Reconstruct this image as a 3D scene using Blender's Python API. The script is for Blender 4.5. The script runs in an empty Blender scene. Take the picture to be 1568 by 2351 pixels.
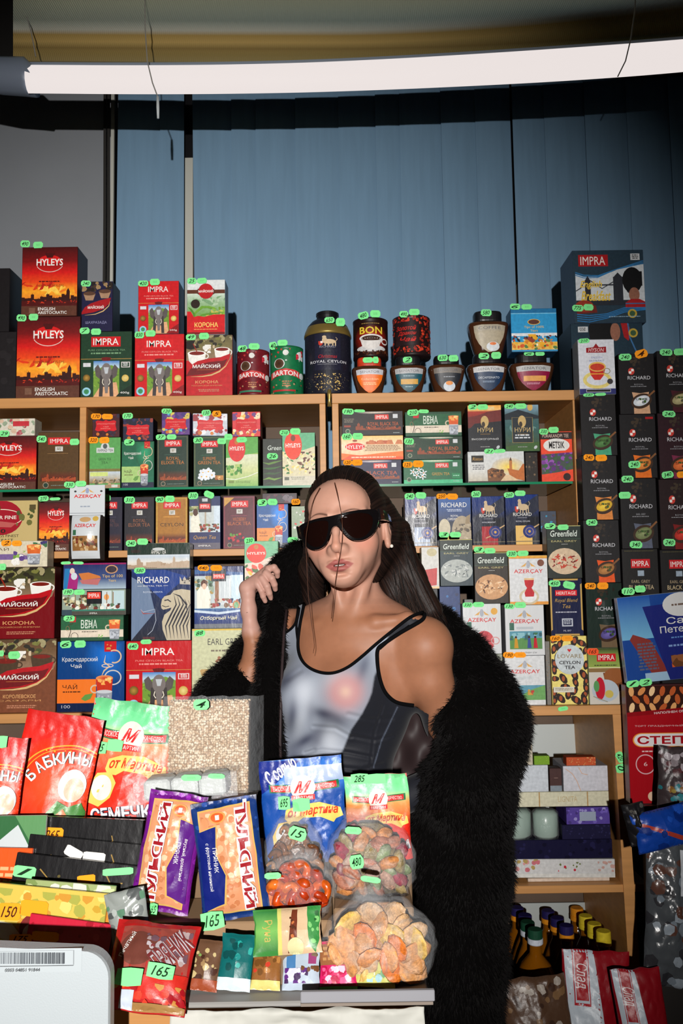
import bpy, math, random
import numpy as np
from mathutils import Vector, Matrix, Euler, noise
from mathutils.geometry import tessellate_polygon
from mathutils.bvhtree import BVHTree

S = bpy.context.scene
COL = S.collection
rnd = random.Random(7)

# ------------------------------------------------------------------ camera
F, PCX, PCY = 2000.0, 784.0, 1175.5
CAMP = Vector((0, 0, 1.35))
PITCH, ROLL = math.radians(5.0), math.radians(0.85)
_U0 = Vector((0, -math.sin(PITCH), math.cos(PITCH)))
FWD = Vector((0, math.cos(PITCH), math.sin(PITCH)))
_R0 = Vector((1, 0, 0))
UPV = _U0 * math.cos(ROLL) + _R0 * math.sin(ROLL)
RGT = _R0 * math.cos(ROLL) - _U0 * math.sin(ROLL)
cam = bpy.data.objects.new('camera', bpy.data.cameras.new('camera'))
cam.data.sensor_fit = 'VERTICAL'
cam.data.sensor_height = 36.0
cam.data.lens = F / 2351.0 * 36.0
cam.data.clip_start = 0.05
cam.matrix_world = Matrix((
 (RGT.x, UPV.x, -FWD.x, CAMP.x), (RGT.y, UPV.y, -FWD.y, CAMP.y),
 (RGT.z, UPV.z, -FWD.z, CAMP.z), (0, 0, 0, 1)))
COL.objects.link(cam)
S.camera = cam

# ------------------------------------------------------------------ light
w = bpy.data.worlds.new('world'); S.world = w; w.use_nodes = True
w.node_tree.nodes['Background'].inputs[0].default_value = (0.55, 0.62, 0.75, 1)
w.node_tree.nodes['Background'].inputs[1].default_value = 0.035
fl = bpy.data.lights.new('camera_flash', 'SPOT')
fl.energy = 550.0
fl.color = (1.0, 0.965, 0.925)
fl.spot_size = math.radians(55)
fl.spot_blend = 1.0
fl.shadow_soft_size = 0.02
flo = bpy.data.objects.new('camera_flash', fl)
flo.location = (-0.03, -1.40, 1.57)
flo.rotation_euler = (Vector((-0.34, 2.1, 1.44)) - Vector(flo.location)).to_track_quat('-Z', 'Y').to_euler()
COL.objects.link(flo)
S.view_settings.view_transform = 'Standard'
S.view_settings.look = 'None'
S.view_settings.gamma = 1.0
S.view_settings.use_curve_mapping = False
S.view_settings.exposure = 0.0
try:
 S.cycles.max_bounces = 5; S.cycles.transparent_max_bounces = 12
 S.cycles.diffuse_bounces = 2; S.cycles.glossy_bounces = 2; S.cycles.transmission_bounces = 4
 S.cycles.caustics_reflective = False; S.cycles.caustics_refractive = False
except Exception:
 pass

def at(px, py, Y):
 """world point on the plane y=Y seen at pixel px,py"""
 d = FWD + RGT * ((px - PCX) / F) - UPV * ((py - PCY) / F)
 return CAMP + d * (Y / d.y)

def pix(p):
 v = Vector(p) - CAMP
 z = v.dot(FWD)
 return PCX + F * v.dot(RGT) / z, PCY - F * v.dot(UPV) / z

# ------------------------------------------------------------------ materials
def lin(c):
 out = []
 for v in c[:3]:
  v = v / 255.0
  out.append(v / 12.92 if v <= 0.04045 else ((v + 0.055) / 1.055) ** 2.4)
 return out

def mat(name, col=None, rough=0.5, metal=0.0, attr=False, bump=0.0, bscale=200.0, bstretch=(1, 1, 1), trans=0.0, alpha=1.0,
  var=0.0, vscale=8.0, vstretch=(1, 1, 1), emit=None, estr=0.0, spec=0.5, coat=0.0, sss=0.0, ior=1.45, sheen=0.0, attr_mul=0.0, bdist=0.002):
 m = bpy.data.materials.new(name); m.use_nodes = True
 nt = m.node_tree; b = nt.nodes['Principled BSDF']
 b.inputs['Roughness'].default_value = rough
 b.inputs['Metallic'].default_value = metal
 b.inputs['Specular IOR Level'].default_value = spec
 b.inputs['IOR'].default_value = ior
 b.inputs['Coat Weight'].default_value = coat
 b.inputs['Transmission Weight'].default_value = trans
 b.inputs['Alpha'].default_value = alpha
 if sheen: b.inputs['Sheen Weight'].default_value = sheen
 if sss:
  b.inputs['Subsurface Weight'].default_value = sss
  b.inputs['Subsurface Radius'].default_value = (0.9, 0.35, 0.2)
  b.inputs['Subsurface Scale'].default_value = 0.006
 src = None
 if attr:
  a = nt.nodes.new('ShaderNodeVertexColor'); a.layer_name = 'Col'
  src = a.outputs['Color']
 elif col is not None:
  r = nt.nodes.new('ShaderNodeRGB'); r.outputs[0].default_value = (*lin(col), 1)
  src = r.outputs[0]
 tc = nt.nodes.new('ShaderNodeTexCoord')
 if var:
  mp = nt.nodes.new('ShaderNodeMapping'); mp.inputs['Scale'].default_value = vstretch
  n = nt.nodes.new('ShaderNodeTexNoise'); n.inputs['Scale'].default_value = vscale; n.inputs['Detail'].default_value = 5
  nt.links.new(tc.outputs['Object'], mp.inputs[0]); nt.links.new(mp.outputs[0], n.inputs['Vector'])
  mr = nt.nodes.new('ShaderNodeMapRange')
  mr.inputs['From Min'].default_value = 0.3; mr.inputs['From Max'].default_value = 0.7
  mr.inputs['To Min'].default_value = 1 - var; mr.inputs['To Max'].default_value = 1 + var
  nt.links.new(n.outputs['Fac'], mr.inputs['Value'])
  vm = nt.nodes.new('ShaderNodeVectorMath'); vm.operation = 'SCALE'
  nt.links.new(src, vm.inputs[0]); nt.links.new(mr.outputs[0], vm.inputs['Scale'])
  src = vm.outputs[0]
 if src is not None:
  nt.links.new(src, b.inputs['Base Color'])
 if bump:
  mp = nt.nodes.new('ShaderNodeMapping'); mp.inputs['Scale'].default_value = bstretch
  n = nt.nodes.new('ShaderNodeTexNoise'); n.inputs['Scale'].default_value = bscale; n.inputs['Detail'].default_value = 4
  nt.links.new(tc.outputs['Object'], mp.inputs[0]); nt.links.new(mp.outputs[0], n.inputs['Vector'])
  bp = nt.nodes.new('ShaderNodeBump'); bp.inputs['Strength'].default_value = bump; bp.inputs['Distance'].default_value = bdist
  nt.links.new(n.outputs['Fac'], bp.inputs['Height']); nt.links.new(bp.outputs[0], b.inputs['Normal'])
 if emit is not None:
  b.inputs['Emission Color'].default_value = (*lin(emit), 1); b.inputs['Emission Strength'].default_value = estr
 return m

M = {}
M['print'] = mat('printed_card', attr=True, rough=0.42, bump=0.08, bscale=60, spec=0.35, var=.13, vscale=140)
M['gloss'] = mat('printed_film', attr=True, rough=0.24, bump=0.22, bscale=55, spec=0.5, bstretch=(1, 1, 0.45), bdist=0.003)
M['foil'] = mat('printed_foil', attr=True, rough=0.36, bump=0.3, bscale=38, spec=0.45, bdist=0.004)
M['matte'] = mat('matte_print', attr=True, rough=0.7, spec=0.25)
M['tag'] = mat('fluorescent_sticker', attr=True, rough=0.75, spec=0.2)
M['wood'] = mat('beech_laminate', (196, 140, 82), rough=0.45, var=0.10, vscale=30, vstretch=(0.15, 1, 3))
M['back'] = mat('brown_back_panel', (98, 80, 66), rough=0.7, var=0.08, vscale=12)
M['dark'] = mat('black_plastic', (22, 21, 24), rough=0.35)
M['white'] = mat('white_plastic', (205, 212, 214), rough=0.4, var=0.02)

def shade_smooth(me):
 me.polygons.foreach_set('use_smooth', np.ones(len(me.polygons), dtype=bool))

def link(name, me, mats, parent=None, loc=None, rot=None, smooth=False, **props):
 if not isinstance(mats, (list, tuple)): mats = [mats]
 for m in mats: me.materials.append(M[m] if isinstance(m, str) else m)
 if smooth: shade_smooth(me)
 o = bpy.data.objects.new(name, me); COL.objects.link(o)
 if loc is not None: o.location = loc
 if rot is not None: o.rotation_euler = rot
 if parent is not None: o.parent = parent
 for k, v in props.items():
  if v is not None: o[k] = v
 return o

def thing(name, label, cat, loc=(0, 0, 0), rot=(0, 0, 0), group=None, kind=None):
 o = bpy.data.objects.new(name, None); COL.objects.link(o)
 o.location = loc; o.rotation_euler = rot; o.empty_display_size = 0.05
 o['label'] = label; o['category'] = cat
 if group: o['group'] = group
 if kind: o['kind'] = kind
 return o

# ------------------------------------------------------------------ mesh builder with a colour per vertex
class MB:
 def __init__(s):
  s.v = []; s.f = []; s.c = []; s.mi = []; s.n = 0

 def add(s, verts, faces, col=(128, 128, 128), mi=0):
  verts = np.asarray(verts, float).reshape(-1, 3)
  s.v.append(verts)
  for f in faces: s.f.append([i + s.n for i in f]); s.mi.append(mi)
  if len(np.shape(col)) == 1: cc = np.tile(np.array(lin(col)), (len(verts), 1))
  else: cc = np.asarray(col)
  s.c.append(cc); s.n += len(verts)

 def box(s, lo, hi, col=(128, 128, 128), mi=0, ch=0.0):
  x0, y0, z0 = lo; x1, y1, z1 = hi
  if ch <= 0:
   v = [(x0, y0, z0), (x1, y0, z0), (x1, y1, z0), (x0, y1, z0), (x0, y0, z1), (x1, y0, z1), (x1, y1, z1), (x0, y1, z1)]
   f = [(0, 3, 2, 1), (4, 5, 6, 7), (0, 1, 5, 4), (1, 2, 6, 5), (2, 3, 7, 6), (3, 0, 4, 7)]
  else:
   c = min(ch, (x1 - x0) * .4, (y1 - y0) * .4, (z1 - z0) * .4)
   v = []; f = []
   # faces inset, joined by chamfers
   P = {}
   for i, sx in enumerate((x0, x1)):
    for j, sy in enumerate((y0, y1)):
     for k, sz in enumerate((z0, z1)):
      dx = c if i == 0 else -c; dy = c if j == 0 else -c; dz = c if k == 0 else -c
      P[i, j, k, 0] = len(v); v.append((sx, sy + dy, sz + dz))
      P[i, j, k, 1] = len(v); v.append((sx + dx, sy, sz + dz))
      P[i, j, k, 2] = len(v); v.append((sx + dx, sy + dy, sz))
   for i in (0, 1):
    f.append([P[i, 0, 0, 0], P[i, 1, 0, 0], P[i, 1, 1, 0], P[i, 0, 1, 0]])
    f.append([P[0, i, 0, 1], P[1, i, 0, 1], P[1, i, 1, 1], P[0, i, 1, 1]])
    f.append([P[0, 0, i, 2], P[1, 0, i, 2], P[1, 1, i, 2], P[0, 1, i, 2]])
    for j in (0, 1):
     f.append([P[i, j, 0, 0], P[i, j, 1, 0], P[i, j, 1, 1], P[i, j, 0, 1]])
     f.append([P[i, 0, j, 0], P[i, 1, j, 0], P[i, 1, j, 2], P[i, 0, j, 2]])
     f.append([P[0, i, j, 1], P[1, i, j, 1], P[1, i, j, 2], P[0, i, j, 2]])
     for k in (0, 1):
      f.append([P[i, j, k, 0], P[i, j, k, 1], P[i, j, k, 2]])
   cx, cy, cz = (x0 + x1) / 2, (y0 + y1) / 2, (z0 + z1) / 2
   g = []
   va = np.array(v)
   for q in f:
    p = va[q]; n = np.cross(p[1] - p[0], p[2] - p[0])
    if np.dot(n, p.mean(0) - np.array((cx, cy, cz))) < 0: q = q[::-1]
    g.append(q)
   f = g
  s.add(v, f, col, mi)

 def tube(s, pts, r, col=(128, 128, 128), n=8, mi=0, cap=True):
  pts = [Vector(p) for p in pts]; m = len(pts)
  rr = r if hasattr(r, '__len__') else [r] * m
  V = []; Fc = []
  t = (pts[1] - pts[0]).normalized()
  a = t.orthogonal().normalized()
  for i, p in enumerate(pts):
   t = (pts[min(i + 1, m - 1)] - pts[max(i - 1, 0)])
   if t.length < 1e-9: t = Vector((0, 0, 1))
   t.normalize()
   a = (a - t * a.dot(t))
   a = a.normalized() if a.length > 1e-6 else t.orthogonal().normalized()
   b = t.cross(a)
   for k in range(n):
    q = 2 * math.pi * k / n
    V.append(p + (a * math.cos(q) + b * math.sin(q)) * rr[i])
  for i in range(m - 1):
   for k in range(n):
    Fc.append((i * n + k, i * n + (k + 1) % n, (i + 1) * n + (k + 1) % n, (i + 1) * n + k))
  if cap:
   Fc.append(list(range(n))[::-1]); Fc.append([(m - 1) * n + k for k in range(n)])
  s.add(V, Fc, col, mi)

 def lathe(s, prof, col=(128, 128, 128), n=32, mi=0, sx=1.0, sy=1.0, c=(0, 0, 0), colf=None, power=2.0):
  V = []; Fc = []; CC = []
  for (r, z) in prof:
   for k in range(n):
    q = 2 * math.pi * k / n
    ca, sa = math.cos(q), math.sin(q)
    if power != 2.0:
     ca = math.copysign(abs(ca) ** (2 / power), ca); sa = math.copysign(abs(sa) ** (2 / power), sa)
    V.append((c[0] + ca * r * sx, c[1] + sa * r * sy, c[2] + z))
    CC.append(lin(colf(z)) if colf else lin(col))
  for i in range(len(prof) - 1):
   for k in range(n):
    Fc.append((i * n + k, i * n + (k + 1) % n, (i + 1) * n + (k + 1) % n, (i + 1) * n + k))
  if prof[0][0] > 1e-5: Fc.append(list(range(n))[::-1])
  if prof[-1][0] > 1e-5: Fc.append([(len(prof) - 1) * n + k for k in range(n)])
  s.add(V, Fc, np.array(CC), mi)

 def ball(s, c, r, col=(128, 128, 128), nu=10, nv=7, mi=0, rot=None, jit=0.0):
  V = []; Fc = []
  R = rot if rot is not None else Matrix.Identity(3)
  for j in range(nv + 1):
   th = math.pi * j / nv
   for i in range(nu):
    ph = 2 * math.pi * i / nu
    k = 1 + (rnd.uniform(-jit, jit) if jit and 0 < j < nv else 0)
    p = R @ Vector((math.sin(th) * math.cos(ph) * r[0] * k, math.sin(th) * math.sin(ph) * r[1] * k, math.cos(th) * r[2]))
    V.append(p + Vector(c))
  for j in range(nv):
   for i in range(nu):
    Fc.append((j * nu + i, (j + 1) * nu + i, (j + 1) * nu + (i + 1) % nu, j * nu + (i + 1) % nu))
  s.add(V, Fc, col, mi)

 def mesh(s, name='m'):
  me = bpy.data.meshes.new(name)
  V = np.concatenate(s.v) if s.v else np.zeros((0, 3))
  me.from_pydata(V.tolist(), [], s.f)
  me.polygons.foreach_set('material_index', s.mi)
  ca = me.color_attributes.new('Col', 'FLOAT_COLOR', 'POINT')
  cc = np.ones((len(V), 4)); cc[:, :3] = np.concatenate(s.c)
  ca.data.foreach_set('color', cc.ravel())
  me.update()
  return me

# ------------------------------------------------------------------ flat artwork printed on a package
_TXT = {}

def textmesh(s, bold=0.0, shear=0.0, res=2):
 key = (s, bold, shear, res)
 if key in _TXT: return _TXT[key]
 c = bpy.data.curves.new('t', 'FONT'); c.body = s; c.resolution_u = res; c.offset = bold; c.shear = shear
 c.fill_mode = 'FRONT'
 o = bpy.data.objects.new('t', c); COL.objects.link(o)
 dg = bpy.context.evaluated_depsgraph_get()
 me = bpy.data.meshes.new_from_object(o.evaluated_get(dg))
 n = len(me.vertices)
 v = np.zeros(n * 3); me.vertices.foreach_get('co', v); v = v.reshape(-1, 3)[:, :2]
 f = [tuple(p.vertices) for p in me.polygons]
 COL.objects.unlink(o); bpy.data.objects.remove(o); bpy.data.curves.remove(c); bpy.data.meshes.remove(me)
 lo = v.min(0); hi = v.max(0)
 v = (v - lo) / np.maximum(hi - lo, 1e-6)
 _TXT[key] = (v, f, (hi[0] - lo[0]) / max(hi[1] - lo[1], 1e-6))
 return _TXT[key]

class Art:
 """u to the right, v down, both 0..1; w,h the printed face in metres"""
 STEP = 0.00007

 def __init__(s, w, h):
  s.w = w; s.h = h; s.V = []; s.F = []; s.C = []; s.n = 0; s.lay = 1

 def _put(s, uv, faces, col, zo=None):
  uv = np.asarray(uv, float)
  z = np.full((len(uv), 1), s.lay * s.STEP); s.lay += 1
  if zo is not None:      # overlapping pieces of one call lie on top of each other
   z[:, 0] += np.asarray(zo) * s.STEP * .35; s.lay += int(max(zo) * .35) + 1
  s.V.append(np.hstack([uv, z]))
  s.F += [[i + s.n for i in f] for f in faces]
  if len(np.shape(col)) == 1: col = np.tile(lin(col), (len(uv), 1))
  s.C.append(np.asarray(col)); s.n += len(uv)

 def rect(s, u0, v0, u1, v1, c, c2=None):
  uv = [(u0, v0), (u0, v1), (u1, v1), (u1, v0)]
  if c2 is not None: col = np.array([lin(c), lin(c2), lin(c2), lin(c)])
  else: col = c
  s._put(uv, [(0, 1, 2, 3)], col)

 def grad(s, u0, v0, u1, v1, stops, horiz=False):
  uv = []; f = []; col = []
  for i, (t, c) in enumerate(stops):
   if horiz:
    u = u0 + (u1 - u0) * t; uv += [(u, v1), (u, v0)]
   else:
    v = v0 + (v1 - v0) * t; uv += [(u0, v), (u1, v)]
   col += [lin(c), lin(c)]
   if i: f.append((2 * i - 2, 2 * i, 2 * i + 1, 2 * i - 1))
  s._put(uv, f, np.array(col))

 def poly(s, pts, c):
  t = tessellate_polygon([[Vector((p[0], p[1], 0)) for p in pts]])
  out = []
  for a in t:
   p, q, r = [pts[i] for i in a]
   cr = (q[0] - p[0]) * (r[1] - p[1]) - (q[1] - p[1]) * (r[0] - p[0])
   out.append(a if cr < 0 else a[::-1])
  s._put(pts, out, c)

 def ell(s, cu, cv, ru, rv, c, c2=None, n=24, rot=0.0, pw=1.0):
  A = s.w / s.h
  uv = [(cu, cv)]
  cr, sr = math.cos(rot), math.sin(rot)
  for k in range(n):
   a = -2 * math.pi * k / n
   x, y = ru * math.cos(a), rv * math.sin(a) / A
   uv.append((cu + x * cr - y * sr, cv + (x * sr + y * cr) * A))
  f = [(0, 1 + k, 1 + (k + 1) % n) for k in range(n)]
  if c2 is not None: col = np.array([lin(c2)] + [lin(c)] * n)
  else: col = c
  s._put(uv, f, col)

 def circ(s, cu, cv, ru, c, c2=None, n=24):
  s.ell(cu, cv, ru, ru * s.w / s.h, c, c2, n)

 def ring(s, cu, cv, ru, rv, t, c, a0=0, a1=360, n=36):
  uv = []; f = []
  for k in range(n + 1):
   a = math.radians(a0 + (a1 - a0) * k / n)
   uv += [(cu + ru * math.cos(a), cv - rv * math.sin(a)), (cu + (ru - t) * math.cos(a), cv - (rv - t * s.w / s.h) * math.sin(a))]
   if k: f.append((2 * k - 2, 2 * k, 2 * k + 1, 2 * k - 1))
  s._put(uv, f, c)

 def line(s, pts, t, c, taper=False):
  A = s.w / s.h; uv = []; f = []
  P = [np.array((p[0], p[1] / A)) for p in pts]
  for i, p in enumerate(P):
   d = P[min(i + 1, len(P) - 1)] - P[max(i - 1, 0)]; d = d / (np.linalg.norm(d) + 1e-9)
   nn = np.array((-d[1], d[0])) * t / 2
   if taper:
    q = i / (len(P) - 1); nn = nn * (math.sin(math.pi * min(max(q, .04), .96)))
   a, b = p + nn, p - nn
   uv += [(a[0], a[1] * A), (b[0], b[1] * A)]
   if i: f.append((2 * i - 2, 2 * i, 2 * i + 1, 2 * i - 1))
  s._put(uv, f, c)

 def text(s, t, u0, v0, u1, v1, c, bold=0.0, shear=0.0, rot=0.0, arc=0.0, keep=False, res=2):
  v, f, asp = textmesh(t, bold, shear, res)
  if keep:
   wn = (v1 - v0) * s.h * asp / s.w
   if wn < (u1 - u0): m = (u0 + u1) / 2; u0, u1 = m - wn / 2, m + wn / 2
  U = u0 + (u1 - u0) * v[:, 0]; V = v1 - (v1 - v0) * v[:, 1]
  if arc: V = V + arc * ((2 * v[:, 0] - 1) ** 2)
  if rot:
   A = s.w / s.h; cu, cv = (u0 + u1) / 2, (v0 + v1) / 2
   x = U - cu; y = (V - cv) / A
   cr, sr = math.cos(rot), math.sin(rot)
   U = cu + x * cr + y * sr; V = cv + (-x * sr + y * cr) * A
  s._put(np.stack([U, V], 1), f, c)

 def otext(s, t, u0, v0, u1, v1, c, oc, bold=0.02, ob=0.06, **k):
  s.text(t, u0, v0, u1, v1, oc, bold=ob, **k); s.text(t, u0, v0, u1, v1, c, bold=bold, **k)

 def dashes(s, u0, v0, u1, v1, n, c, seed=1, fill=0.8):
  """tiny rows of unreadable small print"""
  r = random.Random(seed)
  H = (v1 - v0) / n
  uv = []; f = []
  for i in range(n):
   u = u0 + r.uniform(0, (u1 - u0) * .08); e = u1 - r.uniform(0, (u1 - u0) * .12)
   while u < e:
    q = min(e, u + r.uniform(.25, .9) * H * s.h / s.w * 2.2)
    k = len(uv)
    uv += [(u, v0 + i * H), (u, v0 + i * H + H * .55), (q, v0 + i * H + H * .55), (q, v0 + i * H)]
    f.append((k, k + 1, k + 2, k + 3))
    u = q + H * .3 * s.h / s.w
  s._put(uv, f, c)

 def spots(s, u0, v0, u1, v1, n, r0, r1, cols, seed=1, asp=1.0, sides=7):
  r = random.Random(seed); uv = []; f = []; cc = []; zo = []
  A = s.w / s.h
  for i in range(n):
   R = r.uniform(r0, r1); cu = r.uniform(u0, u1); cv = r.uniform(v0, v1)
   R = min(R, (u1 - u0) * .5); th = r.uniform(0, 3.14); c = lin(r.choice(cols)); k = len(uv)
   for q in range(sides):
    a = -2 * math.pi * q / sides; rr = R * r.uniform(.75, 1.15)
    x, y = rr * math.cos(a), rr * math.sin(a) * asp
    x, y = x * math.cos(th) - y * math.sin(th), x * math.sin(th) + y * math.cos(th)
    uv.append((min(max(cu + x, u0), u1), min(max(cv + y * A, v0), v1))); cc.append(c)
   uv.append((cu, cv)); cc.append(c)
   zo += [i % 24] * (sides + 1)
   f += [(k + sides, k + q, k + (q + 1) % sides) for q in range(sides)]
  s._put(uv, f, np.array(cc), zo)

 def skyline(s, u0, v0, u1, v1, c, seed=1, tower=None, n=14):
  r = random.Random(seed); uv = []; f = []
  du = (u1 - u0) / n
  for i in range(n):
   t = v0 + (v1 - v0) * r.uniform(.35, .75); k = len(uv); u = u0 + i * du
   uv += [(u, t), (u, v1), (u + du, v1), (u + du, t)]; f.append((k, k + 1, k + 2, k + 3))
   if r.random() < .5:
    k = len(uv); uv += [(u + du * .4, t - (v1 - v0) * .12), (u + du * .4, t), (u + du * .6, t)]; f.append((k, k + 1, k + 2))
  if tower is not None:
   s._put(uv, f, c); uv = []; f = []; tw = (u1 - u0) * .03; k = len(uv); H = v1 - v0
   uv += [(tower - tw, v0 + H * .12), (tower - tw, v1), (tower + tw, v1), (tower + tw, v0 + H * .12)]; f.append((k, k + 1, k + 2, k + 3))
   k = len(uv); uv += [(tower, v0 - H * .12), (tower - tw, v0 + H * .12), (tower + tw, v0 + H * .12)]; f.append((k, k + 1, k + 2))
  s._put(uv, f, c)

 def subdiv(s, maxu, maxv=None):
  """split until the pieces are small enough to follow a curved face"""
  maxv = maxv or maxu
  V = np.concatenate(s.V); C = np.concatenate(s.C)
  T = []
  for f in s.F:
   for i in range(1, len(f) - 1): T.append((f[0], f[i], f[i + 1]))
  T = np.array(T)
  for it in range(40):
   P = V[T][:, :, :2] / np.array((maxu, maxv))
   L = np.stack([np.linalg.norm(P[:, (i + 1) % 3] - P[:, i], axis=1) for i in range(3)], 1)
   big = L.max(1) > 1.0
   if not big.any(): break
   k = L.argmax(1)
   Tb = T[big]; kb = k[big]; idx = np.arange(len(Tb))
   a = Tb[idx, kb]; b = Tb[idx, (kb + 1) % 3]; c = Tb[idx, (kb + 2) % 3]
   mid = (V[a] + V[b]) / 2; mc = (C[a] + C[b]) / 2
   mi = len(V) + idx
   V = np.vstack([V, mid]); C = np.vstack([C, mc])
   T = np.vstack([T[~big], np.stack([a, mi, c], 1), np.stack([mi, b, c], 1)])
  s.V = [V]; s.C = [C]; s.F = [tuple(t) for t in T.tolist()]; s.n = len(V)

 def flush(s, mb, fn, mi=0):
  V = np.concatenate(s.V); V[:, :2] = np.clip(V[:, :2], 0, 1)
  mb.add(fn(V[:, 0], V[:, 1], V[:, 2]), s.F, np.concatenate(s.C), mi)

G, O, RO = (132, 240, 150), (255, 158, 30), (245, 90, 45)
TAGC = {'g': G, 'o': O, 'r': RO, 'w': (225, 222, 215)}

def tag_on(parent, y, px0, py0, px1, py1, kind='g', txt='', rot=0.0, inv=None, n=[0]):
 """one price sticker, a thin raised sheet on the front of its package"""
 n[0] += 1
 a = at(px0, py1, y); b = at(px1, py0, y)
 w_, h_ = b.x - a.x, b.z - a.z
 ar = Art(w_, h_)
 r = random.Random(n[0])
 c = TAGC[kind]
 j = lambda: r.uniform(-.05, .05)
 q = .16
 pts = [(0 + q, 0 + j() * .5), (1 - q, 0 + j() * .5), (1, .3 + j()), (1 + j() * .5, .75), (1 - q, 1), (q + j(), 1 + j() * .5), (0, .72), (j() * .4, .25)]
 cr, sr = math.cos(rot + r.uniform(-.05, .05)), math.sin(rot + r.uniform(-.05, .05))
 mb = MB()
 ar.poly(pts[::-1], c)
 if txt:
  ar.text(txt, .14, .2, .84, .8, (20, 45, 25) if kind == 'g' else (70, 30, 5), shear=.35, bold=.012, rot=r.uniform(-.1, .15))
 else:
  ar.dashes(.3, .35, .75, .7, 2, tuple(int(v * .85) for v in c), seed=n[0])

 def fn(U, V, L):
  x = (U - .5) * w_; z = (.5 - V) * h_
  return np.stack([x * cr - z * sr, -L * 1.6 - .0004, x * sr + z * cr], 1)
 ar.flush(mb, fn)
 ar2 = Art(w_, h_); ar2.poly(pts[::-1], tuple(int(v * .8) for v in c)); ar2.flush(mb, lambda U, V, L: fn(U, V, L * 0 - .0002))
 o = link('price_tag', mb.mesh('price_tag'), 'tag')
 p = (a + b) / 2
 o.matrix_world = Matrix.Translation((p.x, y, p.z))
 o.parent = parent
 o.matrix_parent_inverse = parent.matrix_world.inverted()
 return o

def parse_tags(s):
 """'g48,552,72,567:590 g75,...' -> list"""
 out = []
 for t in s.split():
  k = t[0]; t = t[1:]; txt = ''
  if ':' in t:
   t, txt = t.split(':')
   if ',' in txt: txt, r_ = txt.split(','); t += ',' + r_
  q = [float(x) for x in t.split(',')]
  rot = math.radians(q[4]) if len(q) > 4 else 0.0
  out.append((q[0], q[1], q[2], q[3], k, txt, rot))
 return out

SUP = []   # things one can stand on: x0,x1,y0,y1,z,name
PLACED = []

def support(x0, x1, y0, y1, z, tol=0.035):
 best = None
 for s in SUP:
  ov = min(x1, s[1]) - max(x0, s[0])
  if ov > 0.2 * (x1 - x0) and min(y1, s[3]) - max(y0, s[2]) > 0.004 and abs(s[4] - z) < tol:
   if best is None or abs(s[4] - z) < abs(best - z): best = s[4]
 return best

def place(x0, y0, x1, y1, Y, t, name='', snap=True):
 """pixel rectangle -> world centre x, bottom z, width, height, standing on what is below"""
 ym = (y0 + y1) / 2; xm = (x0 + x1) / 2
 ax = at(x0, ym, Y).x; bx = at(x1, ym, Y).x
 zt = at(xm, y0, Y).z; zb = at(xm, y1, Y).z
 if snap:
  z = support(ax, bx, Y, Y + t, zb)
  if z is None: print('NOSUPPORT', name, x0, y0, x1, y1, round(zb, 3))
  else: zb = z + 0.0002
 for (qx0, qx1, qy0, qy1, qz0, qz1, nm) in PLACED:
  if min(bx, qx1) - max(ax, qx0) > 0 and min(Y + t, qy1) - max(Y, qy0) > 0.001 and min(zt, qz1) - max(zb, qz0) > 0.004:
   ov = min(bx, qx1) - max(ax, qx0)
   if ov < 0.014:
    if (ax + bx) > (qx0 + qx1): ax = qx1 + 0.0003
    else: bx = qx0 - 0.0003
   else: print('OVERLAP', name, x0, y0, nm, round(ov, 3), round(min(zt, qz1) - max(zb, qz0), 3))
 PLACED.append((ax, bx, Y, Y + t, zb, zt, '%s@%d,%d' % (name, x0, y0)))
 SUP.append((ax, bx, Y, Y + t, zt, name))
 return (ax + bx) / 2, zb, bx - ax, zt - zb

def carton(x0, y0, x1, y1, art, label, side=(60, 50, 50), tags='', Y=2.112, t=0.05, name='tea_carton', cat='tea box', m='print',
   group=None, lean=0.0, yaw=0.0, snap=True, top=None, film=False):
 cx, z, w_, h_ = place(x0, y0, x1, y1, Y, t, name, snap)
 mb = MB()
 mb.box((-w_ / 2, 0, 0), (w_ / 2, t, h_), side, ch=0.0012)
 ar = Art(w_, h_)
 art(ar)
 i = 0.0008
 ar.flush(mb, lambda U, V, L: np.stack([(U - .5) * (w_ - 2 * i), -L, (1 - V) * (h_ - 2 * i) + i], 1))
 o = link(name, mb.mesh(name), m, loc=(cx, Y, z), label=label, category=cat, group=group)
 o.rotation_euler = (0, lean, yaw)
 bpy.context.view_layer.update()
 for (a, b, c, d, k, txt, rot) in parse_tags(tags):
  tag_on(o, Y - 0.0002 - ar.lay * Art.STEP, a, b, c, d, k, txt, rot)
 return o
# ------------------------------------------------------------------ package artwork
W_ = (238, 236, 230); GOLD = (200, 150, 70); RED = (205, 20, 28); DK = (24, 22, 26)

def logo_hyleys(a, cu, cv, ru, rv, red=(215, 25, 20), tc=W_):
 a.ell(cu, cv, ru, 0, red) if 0 else a._put(
  [(cu, cv)] + [(cu + ru * math.cos(-q), cv + rv * math.sin(-q)) for q in [2 * math.pi * k / 30 for k in range(30)]],
  [(0, 1 + k, 1 + (k + 1) % 30) for k in range(30)], red)
 a.poly([(cu - ru * .3, cv - rv * 1.0), (cu - ru * .18, cv - rv * .55), (cu + ru * .18, cv - rv * .55), (cu + ru * .3, cv - rv * 1.0)][::-1], (60, 25, 15))
 a.text('HYLEYS', cu - ru * .95, cv - rv * .25, cu + ru * .95, cv + rv * .35, tc, bold=.012)

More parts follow.
